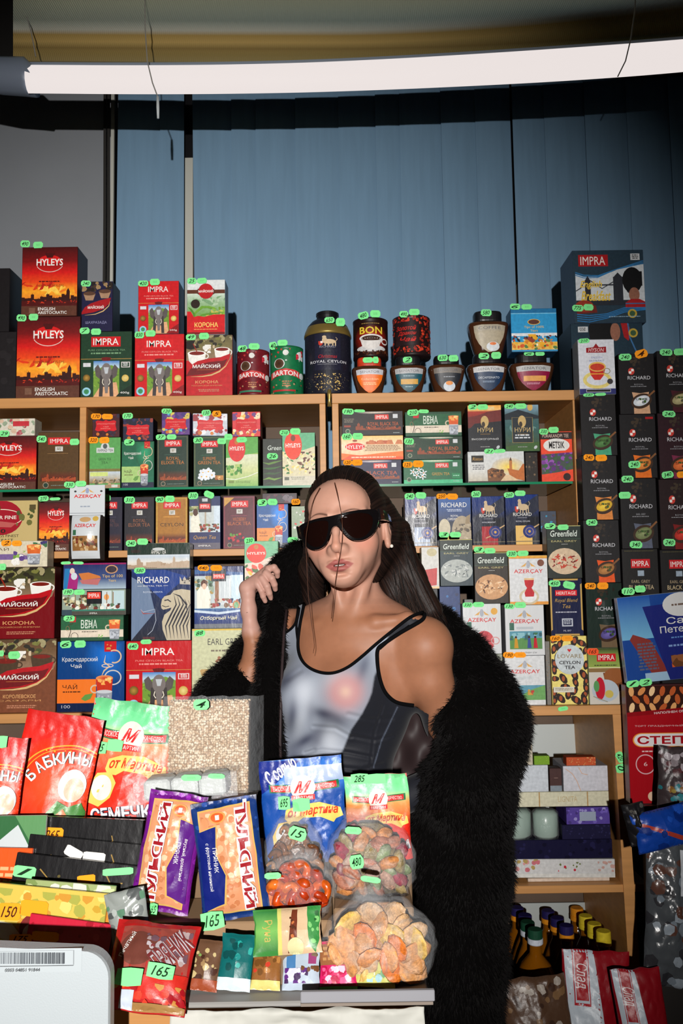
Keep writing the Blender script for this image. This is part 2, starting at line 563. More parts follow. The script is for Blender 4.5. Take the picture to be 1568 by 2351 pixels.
def a_hyleys(band=True, dark=0):
 def f(a):
  a.grad(0, 0, 1, .82, [(0, (70, 10, 12)), (.25, (120, 12, 14)), (.45, (215, 22, 20)), (.62, (235, 70, 20)), (.78, (250, 165, 35)), (.9, (240, 140, 40)), (1, (120, 30, 15))])
  a.spots(.3, .56, 1, .7, 14, .06, .18, [(250, 190, 60), (255, 205, 80), (240, 120, 30)], 3, asp=.22)
  a.spots(0, .5, .6, .62, 10, .06, .16, [(225, 60, 20), (190, 30, 20)], 4, asp=.2)
  # logo: upper arc red, white lower swoosh
  cu, cv = .5, .235
  uv = [(cu, cv + .01)] + [(cu + .24 * math.cos(math.radians(q)), cv + .01 - .13 * math.sin(math.radians(q))) for q in range(8, 176, 12)]
  a._put(uv, [(0, i, i + 1) for i in range(1, len(uv) - 1)], (215, 25, 25))
  a.poly([(cu - .09, cv - .15), (cu - .05, cv - .08), (cu + .05, cv - .08), (cu + .09, cv - .15)][::-1], (75, 12, 12))
  a.ring(cu, cv, .25, .13, .012, (225, 200, 190), 200, 340)
  a.text('HYLEYS', .26, .17, .74, .27, W_, bold=.02)
  a.dashes(.3, .49, .72, .52, 1, (90, 20, 10), 3); a.text('100% PURE CEYLON', .27, .545, .75, .575, (120, 50, 10))
  a.skyline(0, .62, 1, .8, (55, 18, 14), 5, tower=.84, n=18)
  a.rect(0, .78, 1, .86, (80, 14, 12)); a.spots(0, .77, 1, .815, 24, .01, .04, [(220, 60, 25), (160, 25, 18)], 8, asp=.3)
  a.rect(0, .855, 1, 1, (92, 52, 38))
  a.text('ENGLISH', .3, .875, .61, .92, W_, bold=.01); a.text('ARISTOCRATIC', .3, .93, .82, .972, W_, bold=.01)
  a.rect(.14, .88, .25, .96, (120, 84, 66))
 return f

def elephant(a, u0, v0, u1, v1):
 """a grey elephant seen from the front, standing on a sandy path"""
 X = lambda t: u0 + (u1 - u0) * t
 Y = lambda t: v0 + (v1 - v0) * t
 a.rect(u0, v0, u1, v1, (110, 150, 60))
 a.grad(u0, v0, u1, Y(.3), [(0, (70, 130, 200)), (.6, (190, 215, 225)), (1, (120, 165, 90))])
 a.poly([(X(0), Y(.3)), (X(.35), Y(.16)), (X(.7), Y(.12)), (X(1), Y(.22)), (X(1), Y(.75)), (X(0), Y(.7))][::-1], (115, 155, 55))
 a.spots(u0, Y(.3), u1, Y(.75), 26, .01, .035, [(90, 130, 45), (140, 175, 70), (80, 115, 50)], 4, asp=.5)
 a.poly([(X(.0), Y(1)), (X(.35), Y(.62)), (X(.9), Y(.6)), (X(1), Y(1))][::-1], (225, 170, 125))
 g, g2, g3 = (92, 84, 82), (122, 114, 112), (64, 58, 58)
 a.poly([(X(.33), Y(.3)), (X(.18), Y(.1)), (X(.05), Y(.2)), (X(.1), Y(.42)), (X(.24), Y(.5)), (X(.36), Y(.42))][::-1], g)
 a.poly([(X(.67), Y(.3)), (X(.82), Y(.1)), (X(.95), Y(.2)), (X(.9), Y(.42)), (X(.76), Y(.5)), (X(.64), Y(.42))][::-1], g)
 a.poly([(X(.26), Y(.4)), (X(.74), Y(.4)), (X(.78), Y(.99)), (X(.64), Y(.99)), (X(.62), Y(.72)), (X(.38), Y(.72)), (X(.36), Y(.99)), (X(.22), Y(.99))][::-1], g3)
 a.ell(X(.5), Y(.3), (u1 - u0) * .2, (u1 - u0) * .26, g2, n=16)
 a.poly([(X(.38), Y(.4)), (X(.62), Y(.4)), (X(.56), Y(.9)), (X(.46), Y(.9))][::-1], g2)
 a.poly([(X(.4), Y(.18)), (X(.6), Y(.18)), (X(.55), Y(.36)), (X(.45), Y(.36))][::-1], (190, 196, 202))
 for s in (-1, 1):
  a.line([(X(.5 + s * .12), Y(.5)), (X(.5 + s * .15), Y(.6)), (X(.5 + s * .09), Y(.68))], .014, (238, 230, 210))

def a_impra_el(bg, lit, rate=''):
 def f(a):
  a.rect(0, 0, 1, 1, bg)
  a.rect(.2, .075, .78, .23, RED if bg != (205, 18, 26) else (215, 24, 30))
  a.ring(.5, .15, .3, .085, .004, (230, 150, 120), 0, 0.01)
  a.text('IMPRA', .24, .1, .74, .205, W_, bold=.005)
  a.text('PURE CEYLON BLACK TEA', .14, .27, .87, .295, lit, bold=.0)
  a.dashes(.14, .32, .87, .36, 1, lit, 2)
  a.rect(0, .415, 1, .422, GOLD); a.poly([(.4, .4), (.5, .39), (.6, .4), (.57, .45), (.5, .48), (.43, .45)][::-1], (110, 20, 20))
  elephant(a, .25, .45, .76, 1)
  a.rect(.05, .48, .2, .54, (215, 215, 220)); a.rect(.8, .47, .97, .555, (230, 220, 220)); a.rect(.815, .48, .955, .545, bg)
  a.dashes(.83, .485, .94, .54, 3, (235, 235, 235), 5)
  a.circ(.12, .71, .07, (110, 80, 25), (180, 140, 60)); a.circ(.88, .72, .07, (200, 165, 75), (235, 215, 140))
  a.circ(.12, .92, .085, (150, 205, 225)); a.circ(.12, .92, .05, (60, 140, 90))
  a.poly([(.7, 1), (.78, .93), (1, .82), (1, 1)][::-1], tuple(int(v * .7) for v in bg)); a.text(rate or '400g', .78, .925, .96, .965, W_)
 return f

def a_impra(bg, tcol, l1, l2, pic='sky', frame=None, side=None, emblem=True, pcol=(150, 70, 35)):
 def f(a):
  a.rect(0, 0, 1, 1, bg)
  if frame:
   for r in ((.02, .02, .05, .98), (.95, .02, .98, .98), (.02, .02, .98, .035), (.02, .965, .98, .98)): a.rect(*r, frame)
  a.rect(.24, .09, .79, .215, (212, 30, 34)); a.text('IMPRA', .29, .115, .74, .19, W_, bold=.0)
  a.rect(.42, .25, .61, .335, (205, 205, 200)); a.dashes(.46, .27, .57, .32, 2, (120, 110, 80), 4)
  a.dashes(.18, .37, .82, .385, 1, tuple(min(255, int(v * 1.4 + 30)) for v in bg), 2)
  if l1: a.text(l1, .3, .41, .72, .475, tcol)
  if l2: a.text(l2, .14, .49, .87, .555, tcol)
  if pic == 'sky':
   a.grad(.06, .68, .94, .86, [(0, bg), (.5, tuple(int(v * .6) for v in pcol)), (1, tuple(int(v * .4) for v in pcol))])
   a.skyline(.1, .74, .94, .86, pcol, 9, tower=.24, n=16)
   a.spots(.1, .78, .93, .87, 26, .01, .03, [pcol, (200, 100, 50), (90, 40, 25)], 5, asp=.4)
  elif pic == 'flower':
   for k, (x, y) in enumerate(((.3, .72), (.48, .7), (.42, .8), (.6, .77), (.26, .8))):
    for q in range(5):
     th = q * 1.256 + k
     a.ell(x + .07 * math.cos(th), y + .045 * math.sin(th), .06, .032, (226, 232, 240), rot=th, n=8)
    a.circ(x, y, .025, (225, 170, 60), n=8)
   a.rect(.7, .78, .97, .87, (190, 130, 60)); a.spots(.7, .78, .97, .87, 8, .02, .04, [(235, 200, 150), (140, 70, 30)], 3)
  elif pic == 'berry':
   a.spots(.12, .76, .8, .88, 26, .03, .06, [(40, 20, 45), (190, 30, 50), (90, 20, 50), (60, 30, 70)], 6)
   a.spots(.2, .7, .6, .78, 8, .03, .05, [(90, 150, 50), (210, 40, 50)], 7)
   a.poly([(.03, .03), (.35, .03), (.03, .2)][::-1], GOLD)
  a.circ(.2, .93, .075, (150, 130, 110)); a.circ(.2, .93, .055, (30, 60, 45)); a.dashes(.32, .93, .9, .95, 1, (120, 140, 130), 3)
 return f

def a_maisky(base, base2, t1, t2, top=(120, 110, 70), cup=W_):
 def f(a):
  a.rect(0, 0, 1, 1, base2)
  a.grad(0, 0, 1, .42, [(0, tuple(int(v * .8) for v in top)), (.4, top), (1, (150, 120, 95))])
  a.spots(0, 0, 1, .2, 44, .03, .08, [(70, 75, 40), (120, 120, 60), (45, 40, 30), (160, 150, 110)], 5, asp=.6)
  a.poly([(0, .1), (.2, .08), (.15, .16), (.3, .2), (.1, .24), (0, .22)][::-1], (30, 22, 20))
  for cu, cv, r in ((.23, .3, .2), (.78, .24, .17)):
   a.poly([(cu - r, cv - .01), (cu + r, cv - .01), (cu + r * .85, cv + .13), (cu + r * .4, cv + .2), (cu - r * .4, cv + .2), (cu - r * .85, cv + .13)][::-1], cup)
   a.ell(cu, cv, r, r * .22, tuple(min(255, int(v * 1.05)) for v in cup)); a.ell(cu, cv, r * .82, r * .16, (120, 25, 15))
   a.ring(cu + r * 1.0, cv + .05, r * .3, .045, .02, cup)
  a.line([(.15, .14), (.2, .22), (.24, .29)], .02, (150, 40, 20))
  a.spots(.36, .16, .62, .3, 12, .02, .05, [cup, W_, (200, 180, 150)], 3)
  # red leaf-shaped field with a gold edge
  pts = [(0, .68), (.03, .6), (.1, .5), (.25, .43), (.5, .39), (.75, .37), (.97, .31), (.93, .42), (.85, .52), (.72, .6), (.5, .655), (.25, .675), (0, .69)]
  a.poly([(p[0], p[1]) for p in pts][::-1], (185, 14, 26))
  a.poly([(0, .68), (.08, .57), (.2, .5), (.5, .45), (.8, .43), (.9, .4), (.82, .52), (.7, .59), (.45, .645), (0, .68)][::-1], (110, 12, 18))
  a.rect(0, .685, 1, 1, base, base)
  a.poly([(0, .685), (.3, .69), (.55, .66), (.75, .6), (.9, .5), (.97, .4), (1, .33), (1, .7), (0, .7)][::-1], base)
  a.line([(.1, .69), (.35, .688), (.55, .665), (.72, .61), (.86, .52), (.95, .4)], .035, (214, 178, 120), taper=True)
  a.text('МАЙСКИЙ', .14, .475, .74, .55, W_, bold=.02)
  a.rect(.24, .575, .66, .58, (200, 120, 60))
  if t1: a.text(t1, .2, .755, .7, .805, (226, 170, 110), bold=.005)
  if t2: a.text(t2, .12, .825, .78, .85, (205, 150, 95))
  a.dashes(.25, .9, .72, .95, 2, (190, 130, 100), 7)
 return f

def a_korona_white(a):
 a.rect(0, 0, 1, 1, (222, 226, 226))
 a.rect(0, .18, 1, .25, (95, 50, 30))
 a.grad(0, .25, 1, .68, [(0, (205, 222, 205)), (.4, (150, 185, 140)), (1, (110, 160, 70))])
 a.spots(0, .3, 1, .48, 26, .04, .12, [(160, 190, 155), (125, 165, 120), (180, 205, 170)], 5, asp=.4)
 a.spots(.5, .5, 1, .68, 20, .04, .1, [(140, 180, 60), (200, 190, 90), (110, 155, 50)], 6, asp=.4)
 a.circ(.22, .44, .12, (40, 25, 15))
 a.line([(.2, .7), (.22, .6), (.4, .5), (.6, .5), (.8, .54)], .07, (110, 165, 50), taper=True)
 a.line([(.2, .72), (.18, .62), (.1, .54), (.03, .5)], .06, (80, 135, 40), taper=True)
 a.line([(.2, .74), (.4, .64), (.7, .62), (1, .6)], .05, (95, 150, 45), taper=True)
 a.poly([(.0, .58), (.1, .58), (.18, .68), (.3, .66), (.45, .68), (.7, .64), (1, .64), (1, 1), (0, 1)][::-1], (208, 20, 28))
 a.poly([(.28, .17), (.4, .14), (.45, .08), (.55, .08), (.6, .14), (.72, .17), (.74, .25), (.62, .3), (.5, .34), (.38, .3), (.26, .25)][::-1], (90, 45, 35))
 a.ell(.5, .21, .2, .14, (190, 20, 28)); a.text('МАЙСКИЙ', .3, .18, .7, .235, W_, bold=.03)
 a.text('КОРОНА', .2, .78, .82, .87, (248, 214, 110), bold=.015); a.dashes(.15, .9, .87, .925, 1, (235, 160, 90), 5)
 a.rect(0, .96, 1, 1, (120, 16, 16))

def a_shahrazada(a):
 a.rect(0, 0, 1, 1, (28, 26, 62))
 a.spots(0, 0, 1, .2, 30, .03, .09, [(70, 52, 35), (110, 88, 60), (40, 30, 24), (160, 130, 90)], 3)
 for cu, cv, r in ((.25, .24, .2), (.75, .2, .2)):
  a.poly([(cu - r, cv), (cu + r, cv), (cu + r * .6, cv + .14), (cu - r * .6, cv + .14)][::-1], (168, 132, 104)); a.ell(cu, cv, r, r * .2, (90, 60, 45))
 a.poly([(0, .62), (.1, .52), (.3, .44), (.6, .38), (.95, .33), (.9, .45), (.7, .56), (.4, .62), (0, .66)][::-1], (165, 16, 26))
 a.line([(.1, .68), (.45, .66), (.7, .6), (.88, .5), (.93, .4)], .035, (214, 178, 120), taper=True)
 a.text('МАЙСКИЙ', .2, .48, .72, .55, W_, bold=.02); a.text('ШАХРАЗАДА', .13, .8, .82, .86, (150, 150, 190))

def a_eng(a):
 a.rect(0, 0, 1, 1, (38, 58, 72))
 a.rect(.08, .06, .5, .22, (175, 22, 28)); a.text('IMPRA', .11, .085, .46, .2, W_)
 a.rect(.82, .05, .95, .14, (205, 208, 210)); a.dashes(.84, .065, .93, .13, 3, (60, 60, 60), 3)
 pts = [(.03, .32), (.15, .36), (.35, .36), (.55, .3), (.75, .22), (1, .2), (1, .72), (.75, .73), (.4, .75), (.03, .72)]
 a.poly(pts[::-1], (205, 210, 214))
 for k in range(3): a.line([(.03, .3 + .02 * k), (.15, .34 + .02 * k), (.35, .35 + .012 * k), (.6, .27), (1, .15 + .02 * k)], .012, (50, 120, 175))
 for x, w_, h_ in ((.16, .05, .36), (.56, .085, .32)):
  a.rect(x, h_ + .05, x + w_ * 1.6, .75, (42, 44, 52)); a.poly([(x, h_ + .06), (x + w_ * .8, h_ - .01), (x + w_ * 1.6, h_ + .06)][::-1], (42, 44, 52))
 a.rect(.03, .69, .8, .76, (40, 44, 52)); a.line([(.24, .42), (.4, .53), (.56, .44)], .014, (60, 62, 70)); a.rect(.24, .47, .56, .49, (60, 62, 70))
 a.line([(.03, .56), (.1, .52), (.16, .42)], .014, (60, 62, 70)); a.line([(.7, .42), (.76, .58), (.82, .62)], .014, (60, 62, 70))
 a.text('English', .09, .42, .4, .54, (226, 190, 70), shear=.3, bold=.02); a.text('Breakfast', .1, .56, .52, .7, (226, 190, 70), shear=.3, bold=.02)
 # guardsman in a bearskin cap and red tunic
 a.ell(.83, .42, .14, .18, (14, 14, 16)); a.rect(.72, .3, .97, .5, (14, 14, 16)); a.ell(.85, .62, .075, .1, (150, 100, 80)); a.poly([(.72, .73), (.8, .68), (.92, .68), (1, .72), (1, .8), (.72, .8)][::-1], (165, 28, 32))
 a.rect(.72, .735, 1, .75, (60, 110, 160))
 a.poly([(.03, .76), (.3, .76), (.32, .86), (.03, .88)][::-1], (110, 35, 28)); a.ell(.14, .77, .13, .08, (150, 50, 30))
 for k in range(4): a.line([(.03, .88 + .03 * k), (.2, .9 + .03 * k), (.45, .88 + .02 * k), (.7, .8 + .02 * k), (1, .8 + .01 * k)], .012, (45, 120, 180))
 a.circ(.81, .88, .065, (190, 160, 60)); a.circ(.81, .88, .04, (60, 90, 60)); a.dashes(.47, .915, .95, .935, 1, (140, 170, 190), 3)

def a_eng_side(a):
 a.rect(0, 0, 1, 1, (30, 52, 66))
 a.rect(.1, .04, .24, .12, (205, 208, 210)); a.dashes(.12, .055, .22, .11, 3, (60, 60, 60), 3)
 for k in range(3): a.line([(.3 + .06 * k, 0), (.28 + .06 * k, .25), (.33 + .06 * k, .6), (.28 + .05 * k, 1)], .018, (45, 120, 180))
 a.ell(.42, .1, .17, .3, (14, 14, 16)); a.ell(.62, .12, .07, .13, (150, 100, 80))
 a.poly([(.7, 0), (.8, 0), (.84, .12), (.8, .25), (.74, .2)][::-1], (165, 28, 32)); a.line([(.8, 0), (.82, .2), (.9, .4)], .02, (60, 110, 160))
 a.circ(.87, .14, .065, (190, 160, 60)); a.circ(.87, .14, .04, (60, 90, 60)); a.rect(.1, .53, .24, .97, (175, 22, 28)); a.text('IMPRA', .02, .7, .32, .8, W_, rot=math.pi / 2)

def a_tin_blue(a):
 a.rect(0, 0, 1, 1, (40, 150, 205)); a.rect(0, .0, 1, .1, (25, 110, 160)); a.rect(0, .1, 1, .12, (120, 195, 230))
 a.ell(.5, .31, .14, .07 * 1.0, (215, 175, 90), n=20); a.ell(.5, .31, .12, .055, (90, 50, 40), n=20)
 a.text('Tips of 100%', .28, .4, .72, .47, (228, 190, 80)); a.text('Years', .42, .48, .58, .54, (228, 190, 80))
 a.rect(0, .57, 1, .64, (225, 228, 232)); a.spots(0, .62, 1, .78, 30, .015, .03, [(60, 45, 50), (225, 225, 225), (140, 60, 50), (30, 30, 40)], 5, asp=1.6)
 a.rect(0, .78, 1, 1, (235, 190, 90)); a.spots(0, .72, 1, 1, 44, .02, .05, [(215, 90, 40), (240, 180, 50), (245, 240, 220), (90, 130, 70), (220, 130, 40)], 7, asp=1.4)
 a.spots(.35, .6, .75, .9, 16, .03, .06, [(235, 170, 40), (60, 110, 60), (240, 200, 90), (150, 60, 40)], 9)
 a.rect(0, .965, 1, 1, (40, 150, 205))

def cup(a, u0, v0, u1, v1, tea=(200, 50, 25), holder=(150, 155, 165)):
 """a glass of tea in a metal holder with a handle"""
 X = lambda t: u0 + (u1 - u0) * t
 Y = lambda t: v0 + (v1 - v0) * t
 a.ring(X(.08), Y(.42), (u1 - u0) * .22, (v1 - v0) * .13, .02, (205, 190, 165))
 a.poly([(X(.12), Y(.08)), (X(.92), Y(.08)), (X(.86), Y(.5)), (X(.18), Y(.5))][::-1], tea)
 a.ell(X(.52), Y(.1), (u1 - u0) * .4, (u1 - u0) * .13, (235, 150, 90), tea, n=18)
 a.spots(X(.2), Y(.08), X(.85), Y(.3), 8, .02, .04, [(245, 175, 90), (250, 205, 130)], 4)
 a.poly([(X(.15), Y(.48)), (X(.89), Y(.48)), (X(.84), Y(.94)), (X(.2), Y(.94))][::-1], holder)
 a.ell(X(.52), Y(.94), (u1 - u0) * .32, (u1 - u0) * .09, (110, 112, 120), n=18)
 a.ell(X(.52), Y(.5), (u1 - u0) * .37, (u1 - u0) * .08, (200, 205, 212), n=18)
 a.spots(X(.2), Y(.55), X(.84), Y(.9), 16, .01, .03, [(95, 98, 108), (190, 195, 205)], 3)

def a_krasn(bg, bg2, bar, btxt, t2='Чай', dark=(20, 30, 60)):
 def f(a):
  a.grad(0, 0, 1, 1, [(0, bg), (1, bg2)]); a.ell(.75, .2, .35, .4, bg, tuple(min(255, int(v * 1.6 + 15)) for v in bg))
  a.rect(.7, 0, .88, .15, (200, 24, 30)); a.spots(.73, .03, .85, .12, 6, .01, .03, [GOLD], 3)
  a.text('Краснодарский', .07, .22, .6, .3, W_); a.text('Чай', .2, .32, .36, .38, W_)
  a.ring(.85, .22, .11, .1, .02, (222, 186, 150), -110, 120); a.line([(.72, .2), (.7, .3), (.78, .36), (.7, .42), (.66, .5)], .03, (222, 186, 150), taper=True)
  a.ring(.83, .52, .13, .11, .018, (205, 200, 195)); a.ring(.75, .35, .09, .03, .014, (222, 200, 180))
  a.rect(0, .54, .58, .88, bar); a.text(btxt, .08, .6, .3, .68, (60, 30, 20) if bar[0] > 150 else W_); a.dashes(.08, .71, .35, .74, 1, (80, 40, 20), 4)
  a.rect(0, .88, 1, 1, dark)
  cup(a, .54, .48, .86, .96)
  a.poly([(.36, .82), (.42, .76), (.54, .74), (.5, .82), (.42, .85)][::-1], (100, 150, 70))
  a.text('100', .07, .905, .2, .95, (190, 190, 200))
 return f

def a_vena(a):
 a.rect(0, 0, 1, 1, (28, 92, 56)); a.rect(0, 0, 1, .08, (20, 70, 45))
 a.text('ВЕНА', .32, .16, .58, .5, (215, 225, 212), bold=.01); a.ring(.45, .33, .05, .12, .008, (215, 225, 212))
 a.rect(0, .56, 1, .86, (224, 210, 190)); a.dashes(.33, .62, .6, .68, 1, (90, 80, 70), 3)
 a.rect(.14, .02, .24, .25, (195, 30, 35))
 a.line([(.12, .95), (.16, .6), (.12, .35), (.2, .3)], .012, (60, 45, 30)); a.ring(.22, .82, .06, .16, .008, (60, 45, 30)); a.ring(.11, .5, .03, .1, .006, (150, 120, 80))
 a.rect(0, .86, 1, 1, (26, 78, 50)); cup(a, .74, .1, .97, 1.0, tea=(220, 90, 30)); a.spots(.6, .75, .72, .88, 5, .01, .02, [(120, 180, 80)], 3)

def a_impra_wide(bg, lettering='ROYAL BLACK TEA', flower=False, pc=(200, 90, 40)):
 def f(a):
  a.rect(0, 0, 1, 1, bg); a.ell(.55, .04, .3, .06, tuple(min(255, int(v * 1.2 + 60)) for v in bg), (225, 210, 190), n=20)
  a.rect(.54, .13, .77, .34, (222, 60, 50)); a.text('IMPRA', .56, .17, .75, .31, W_); a.rect(.84, .12, .92, .29, (205, 208, 212))
  if flower:
   for k, (x, y) in enumerate(((.16, .5), (.26, .42), (.34, .55), (.22, .64), (.32, .7))):
    for q in range(5):
     th = q * 1.256 + k; a.ell(x + .035 * math.cos(th), y + .09 * math.sin(th), .03, .026, (222, 230, 238), rot=th, n=8)
    a.circ(x, y, .012, (225, 140, 60), n=8)
   a.text(lettering, .48, .54, .78, .66, GOLD); a.rect(0, .84, 1, 1, (60, 185, 130)); a.rect(.82, .58, .96, .8, (30, 130, 80)); a.dashes(.84, .66, .95, .72, 1, (160, 220, 190), 3)
  else:
   a.text(lettering, .42, .45, .93, .6, pc)
   a.skyline(.22, .5, .97, .78, tuple(int(v * .7) for v in pc), 4, tower=.27, n=18); a.spots(.3, .62, .96, .76, 24, .01, .03, [pc, (90, 40, 25), (150, 70, 35)], 5, asp=.5)
   a.dashes(.03, .3, .2, .48, 3, (130, 120, 105), 4); a.rect(.03, .58, .14, .66, (150, 60, 40))
  a.circ(.09, .83, .04, (150, 150, 130)); a.circ(.09, .83, .028, (30, 80, 55)); a.dashes(.84, .9, .95, .95, 1, (170, 180, 180), 4)
 return f

def a_hyleys_wide(a):
 a.grad(0, 0, 1, 1, [(0, (240, 200, 120)), (.4, (242, 222, 190)), (1, (236, 190, 140))])
 a.spots(.4, .2, 1, .35, 12, .03, .06, [(200, 110, 70), (190, 95, 60)], 3, asp=1.2)
 a.rect(.36, .36, 1, .68, (226, 200, 160)); a.dashes(.38, .4, .98, .65, 4, (150, 105, 75), 6)
 for k in range(4): a.poly([(.42 + .15 * k, .36), (.46 + .15 * k, .18), (.52 + .15 * k, .18), (.55 + .15 * k, .36)][::-1], (205, 120, 75))
 a.poly([(0, .72), (.3, .82), (.6, .74), (1, .66), (1, 1), (0, 1)][::-1], (240, 120, 50)); a.poly([(.15, .8), (.5, .84), (1, .9), (1, 1), (0, 1)][::-1], (235, 85, 35))
 a.dashes(.12, .88, .95, .96, 1, (250, 220, 190), 5)
 a.ell(.22, .45, .16, .16, (225, 30, 28)); a.text('HYLEYS', .08, .38, .36, .54, W_, bold=.01); a.ell(.22, .2, .04, .04, (150, 50, 20))

def a_ahmad(a):
 a.rect(0, 0, 1, 1, (88, 160, 84)); a.rect(.22, .2, .79, .3, (205, 210, 208)); a.ell(.5, .19, .14, .1, (205, 210, 208)); a.text('AHMAD TEA', .25, .225, .76, .28, (40, 60, 50))
 a.ell(.5, .17, .07, .05, (80, 90, 90)); a.text('GREEN TEA', .28, .4, .7, .45, (50, 90, 50)); a.text('TEA', .38, .47, .6, .52, (50, 90, 50))
 a.rect(0, .615, 1, .67, (125, 115, 60)); a.grad(0, .67, 1, .9, [(0, (190, 205, 220)), (.4, (190, 190, 180)), (1, (140, 115, 80))]); a.rect(.02, .68, .6, .76, (205, 220, 130))
 a.spots(.1, .8, 1, .96, 26, .03, .08, [(170, 140, 95), (120, 100, 70), (200, 170, 130), (90, 85, 60)], 5, asp=.5); a.rect(0, .93, 1, 1, (165, 135, 105)); a.rect(.72, .93, .92, .98, (210, 210, 205))

def a_ahmad_wide(a):
 a.rect(0, 0, 1, .46, (26, 48, 38)); a.text('AHMAD TEA', .38, .24, .62, .42, W_); a.ell(.5, .22, .1, .06, (200, 205, 205)); a.ell(.13, .3, .08, .07, (50, 40, 35))
 a.rect(0, .44, 1, .52, (205, 215, 225)); a.grad(0, .5, 1, .95, [(0, (190, 205, 220)), (.5, (225, 222, 215)), (1, (215, 195, 170))])
 a.skyline(0, .6, 1, .97, (176, 150, 125), 5, tower=.18, n=16); a.skyline(.3, .55, 1, .97, (190, 168, 145), 8, tower=.75, n=9); a.dashes(.1, .94, .5, .98, 1, (120, 100, 80), 3)

def a_kr_small(bg, cols):
 def f(a):
  a.rect(0, 0, 1, 1, bg); a.spots(0, 0, 1, .35, 26, .04, .1, cols, 3); a.spots(0, .7, 1, 1, 22, .04, .09, cols, 5)
  P = [(.12, .3), (.2, .26), (.4, .3), (.5, .24), (.6, .3), (.8, .26), (.88, .3), (.86, .5), (.9, .68), (.8, .74), (.6, .7), (.5, .78), (.4, .7), (.2, .74), (.1, .68), (.14, .5)]
  a.poly([(p[0], p[1] + .02) for p in P][::-1], (206, 18, 30))
  a.text('КРАСНОДАРСКИЙ', .18, .39, .83, .47, (240, 150, 140)); a.text('ЧАЙ', .4, .52, .6, .59, (240, 150, 140)); a.dashes(.3, .63, .7, .68, 1, (230, 120, 110), 3)
  a.circ(.2, .88, .06, (200, 110, 40)); a.circ(.55, .9, .05, (210, 120, 40))
 return f

def a_nuri(top, sky):
 def f(a):
  a.rect(0, 0, 1, 1, (34, 38, 44))
  if sky == 'red':
   a.grad(0, 0, 1, .4, [(0, (245, 170, 60)), (.25, (240, 190, 110)), (.35, (170, 50, 35)), (1, (70, 35, 38))])
   a.poly([(0, .26), (.3, .22), (.6, .14), (1, .1), (1, .4), (.4, .45), (0, .5)][::-1], (110, 38, 35)); a.rect(.6, .03, .8, .1, (230, 200, 140))
   a.poly([(0, .55), (.2, .4), (1, .35), (1, 1), (0, 1)][::-1], (32, 34, 40))
  else:
   a.grad(0, 0, 1, .9, [(0, (130, 165, 185)), (.25, (70, 100, 105)), (.5, (50, 95, 95)), (1, (60, 80, 50))])
   a.poly([(0, .2), (.4, .1), (1, .24), (1, .3), (0, .32)][::-1], (30, 40, 48)); a.spots(0, .3, 1, .8, 24, .05, .12, [(95, 135, 130), (50, 90, 85), (130, 165, 160)], 5, asp=.4)
   a.poly([(0, .9), (.5, .84), (1, .8), (1, 1), (0, 1)][::-1], (60, 95, 45)); a.rect(.2, .27, .82, .82, (150, 130, 80)); a.rect(.215, .275, .805, .81, (36, 44, 50)); a.ell(.75, .05, .08, .08, (210, 170, 90))
  a.ell(.5, .36, .12, .13, (200, 170, 110)); a.ell(.46, .42, .05, .06, (60, 50, 40)); a.text('НУРИ', .28, .49, .74, .59, (210, 180, 120)); a.rect(.36, .63, .66, .635, GOLD)
  a.text('ВЫСОКОГОРНЫЙ', .1, .71, .9, .76, (215, 215, 215)) if sky == 'red' else a.dashes(.25, .64, .76, .75, 2, (205, 210, 215), 2)
  a.dashes(.35, .9, .65, .93, 1, (150, 150, 150), 4); a.ell(.88, .92, .06, .03, (190, 195, 200), rot=-.8)
 return f

def a_riston(a):
 a.grad(0, 0, 1, 1, [(0, (206, 210, 212)), (.6, (214, 214, 210)), (1, (190, 180, 160))]); a.rect(.06, .12, .28, .34, (34, 30, 28)); a.text('Riston', .08, .18, .26, .28, GOLD, shear=.3)
 a.ell(.72, .5, .3, .3, (206, 200, 190), (250, 215, 70)); a.dashes(.07, .42, .3, .6, 3, (120, 120, 125), 3)
 a.poly([(.35, 1), (.34, .6), (.42, .52), (.6, .6), (.68, .78), (.9, .98)][::-1], (120, 75, 40)); a.spots(.36, .58, .64, .85, 22, .01, .03, [(90, 50, 25), (170, 110, 60), (60, 35, 20)], 4)
 a.rect(.735, .3, .785, .85, (190, 120, 60)); a.poly([(.735, .3), (.76, .18), (.785, .3)][::-1], (90, 60, 40)); a.poly([(.7, .55), (.9, .62), (.98, .4), (1, .42), (1, .95), (.75, .85)][::-1], (190, 105, 45))
 a.poly([(.55, 1), (.66, .76), (.74, .76), (.95, 1)][::-1], (220, 190, 150)); a.rect(0, .95, 1, 1, (45, 40, 38))

def a_metsis(a):
 a.rect(0, 0, 1, .16, (36, 24, 20)); a.text('PURAKANDPI TEE', .06, .05, .9, .12, (225, 190, 175)); a.rect(0, .155, 1, .45, (232, 72, 42)); a.rect(0, .0, 1, .015, (232, 72, 42))
 a.ell(.5, .28, .42, .14, (226, 224, 220)); a.text('METSIK', .26, .2, .76, .34, (30, 24, 24), bold=.02); a.rect(0, .42, 1, .86, (70, 80, 75))
 a.spots(0, .42, 1, .84, 60, .04, .09, [(125, 60, 150), (150, 85, 175), (95, 45, 120), (60, 95, 60), (80, 70, 130)], 5); a.poly([(0, .86), (.5, .82), (1, .76), (1, 1), (0, 1)][::-1], (232, 72, 42))
 a.circ(.8, .91, .12, (50, 24, 22)); a.poly([(0, .4), (0, .46), (1, .42), (1, .38)][::-1][::-1], (232, 72, 42))

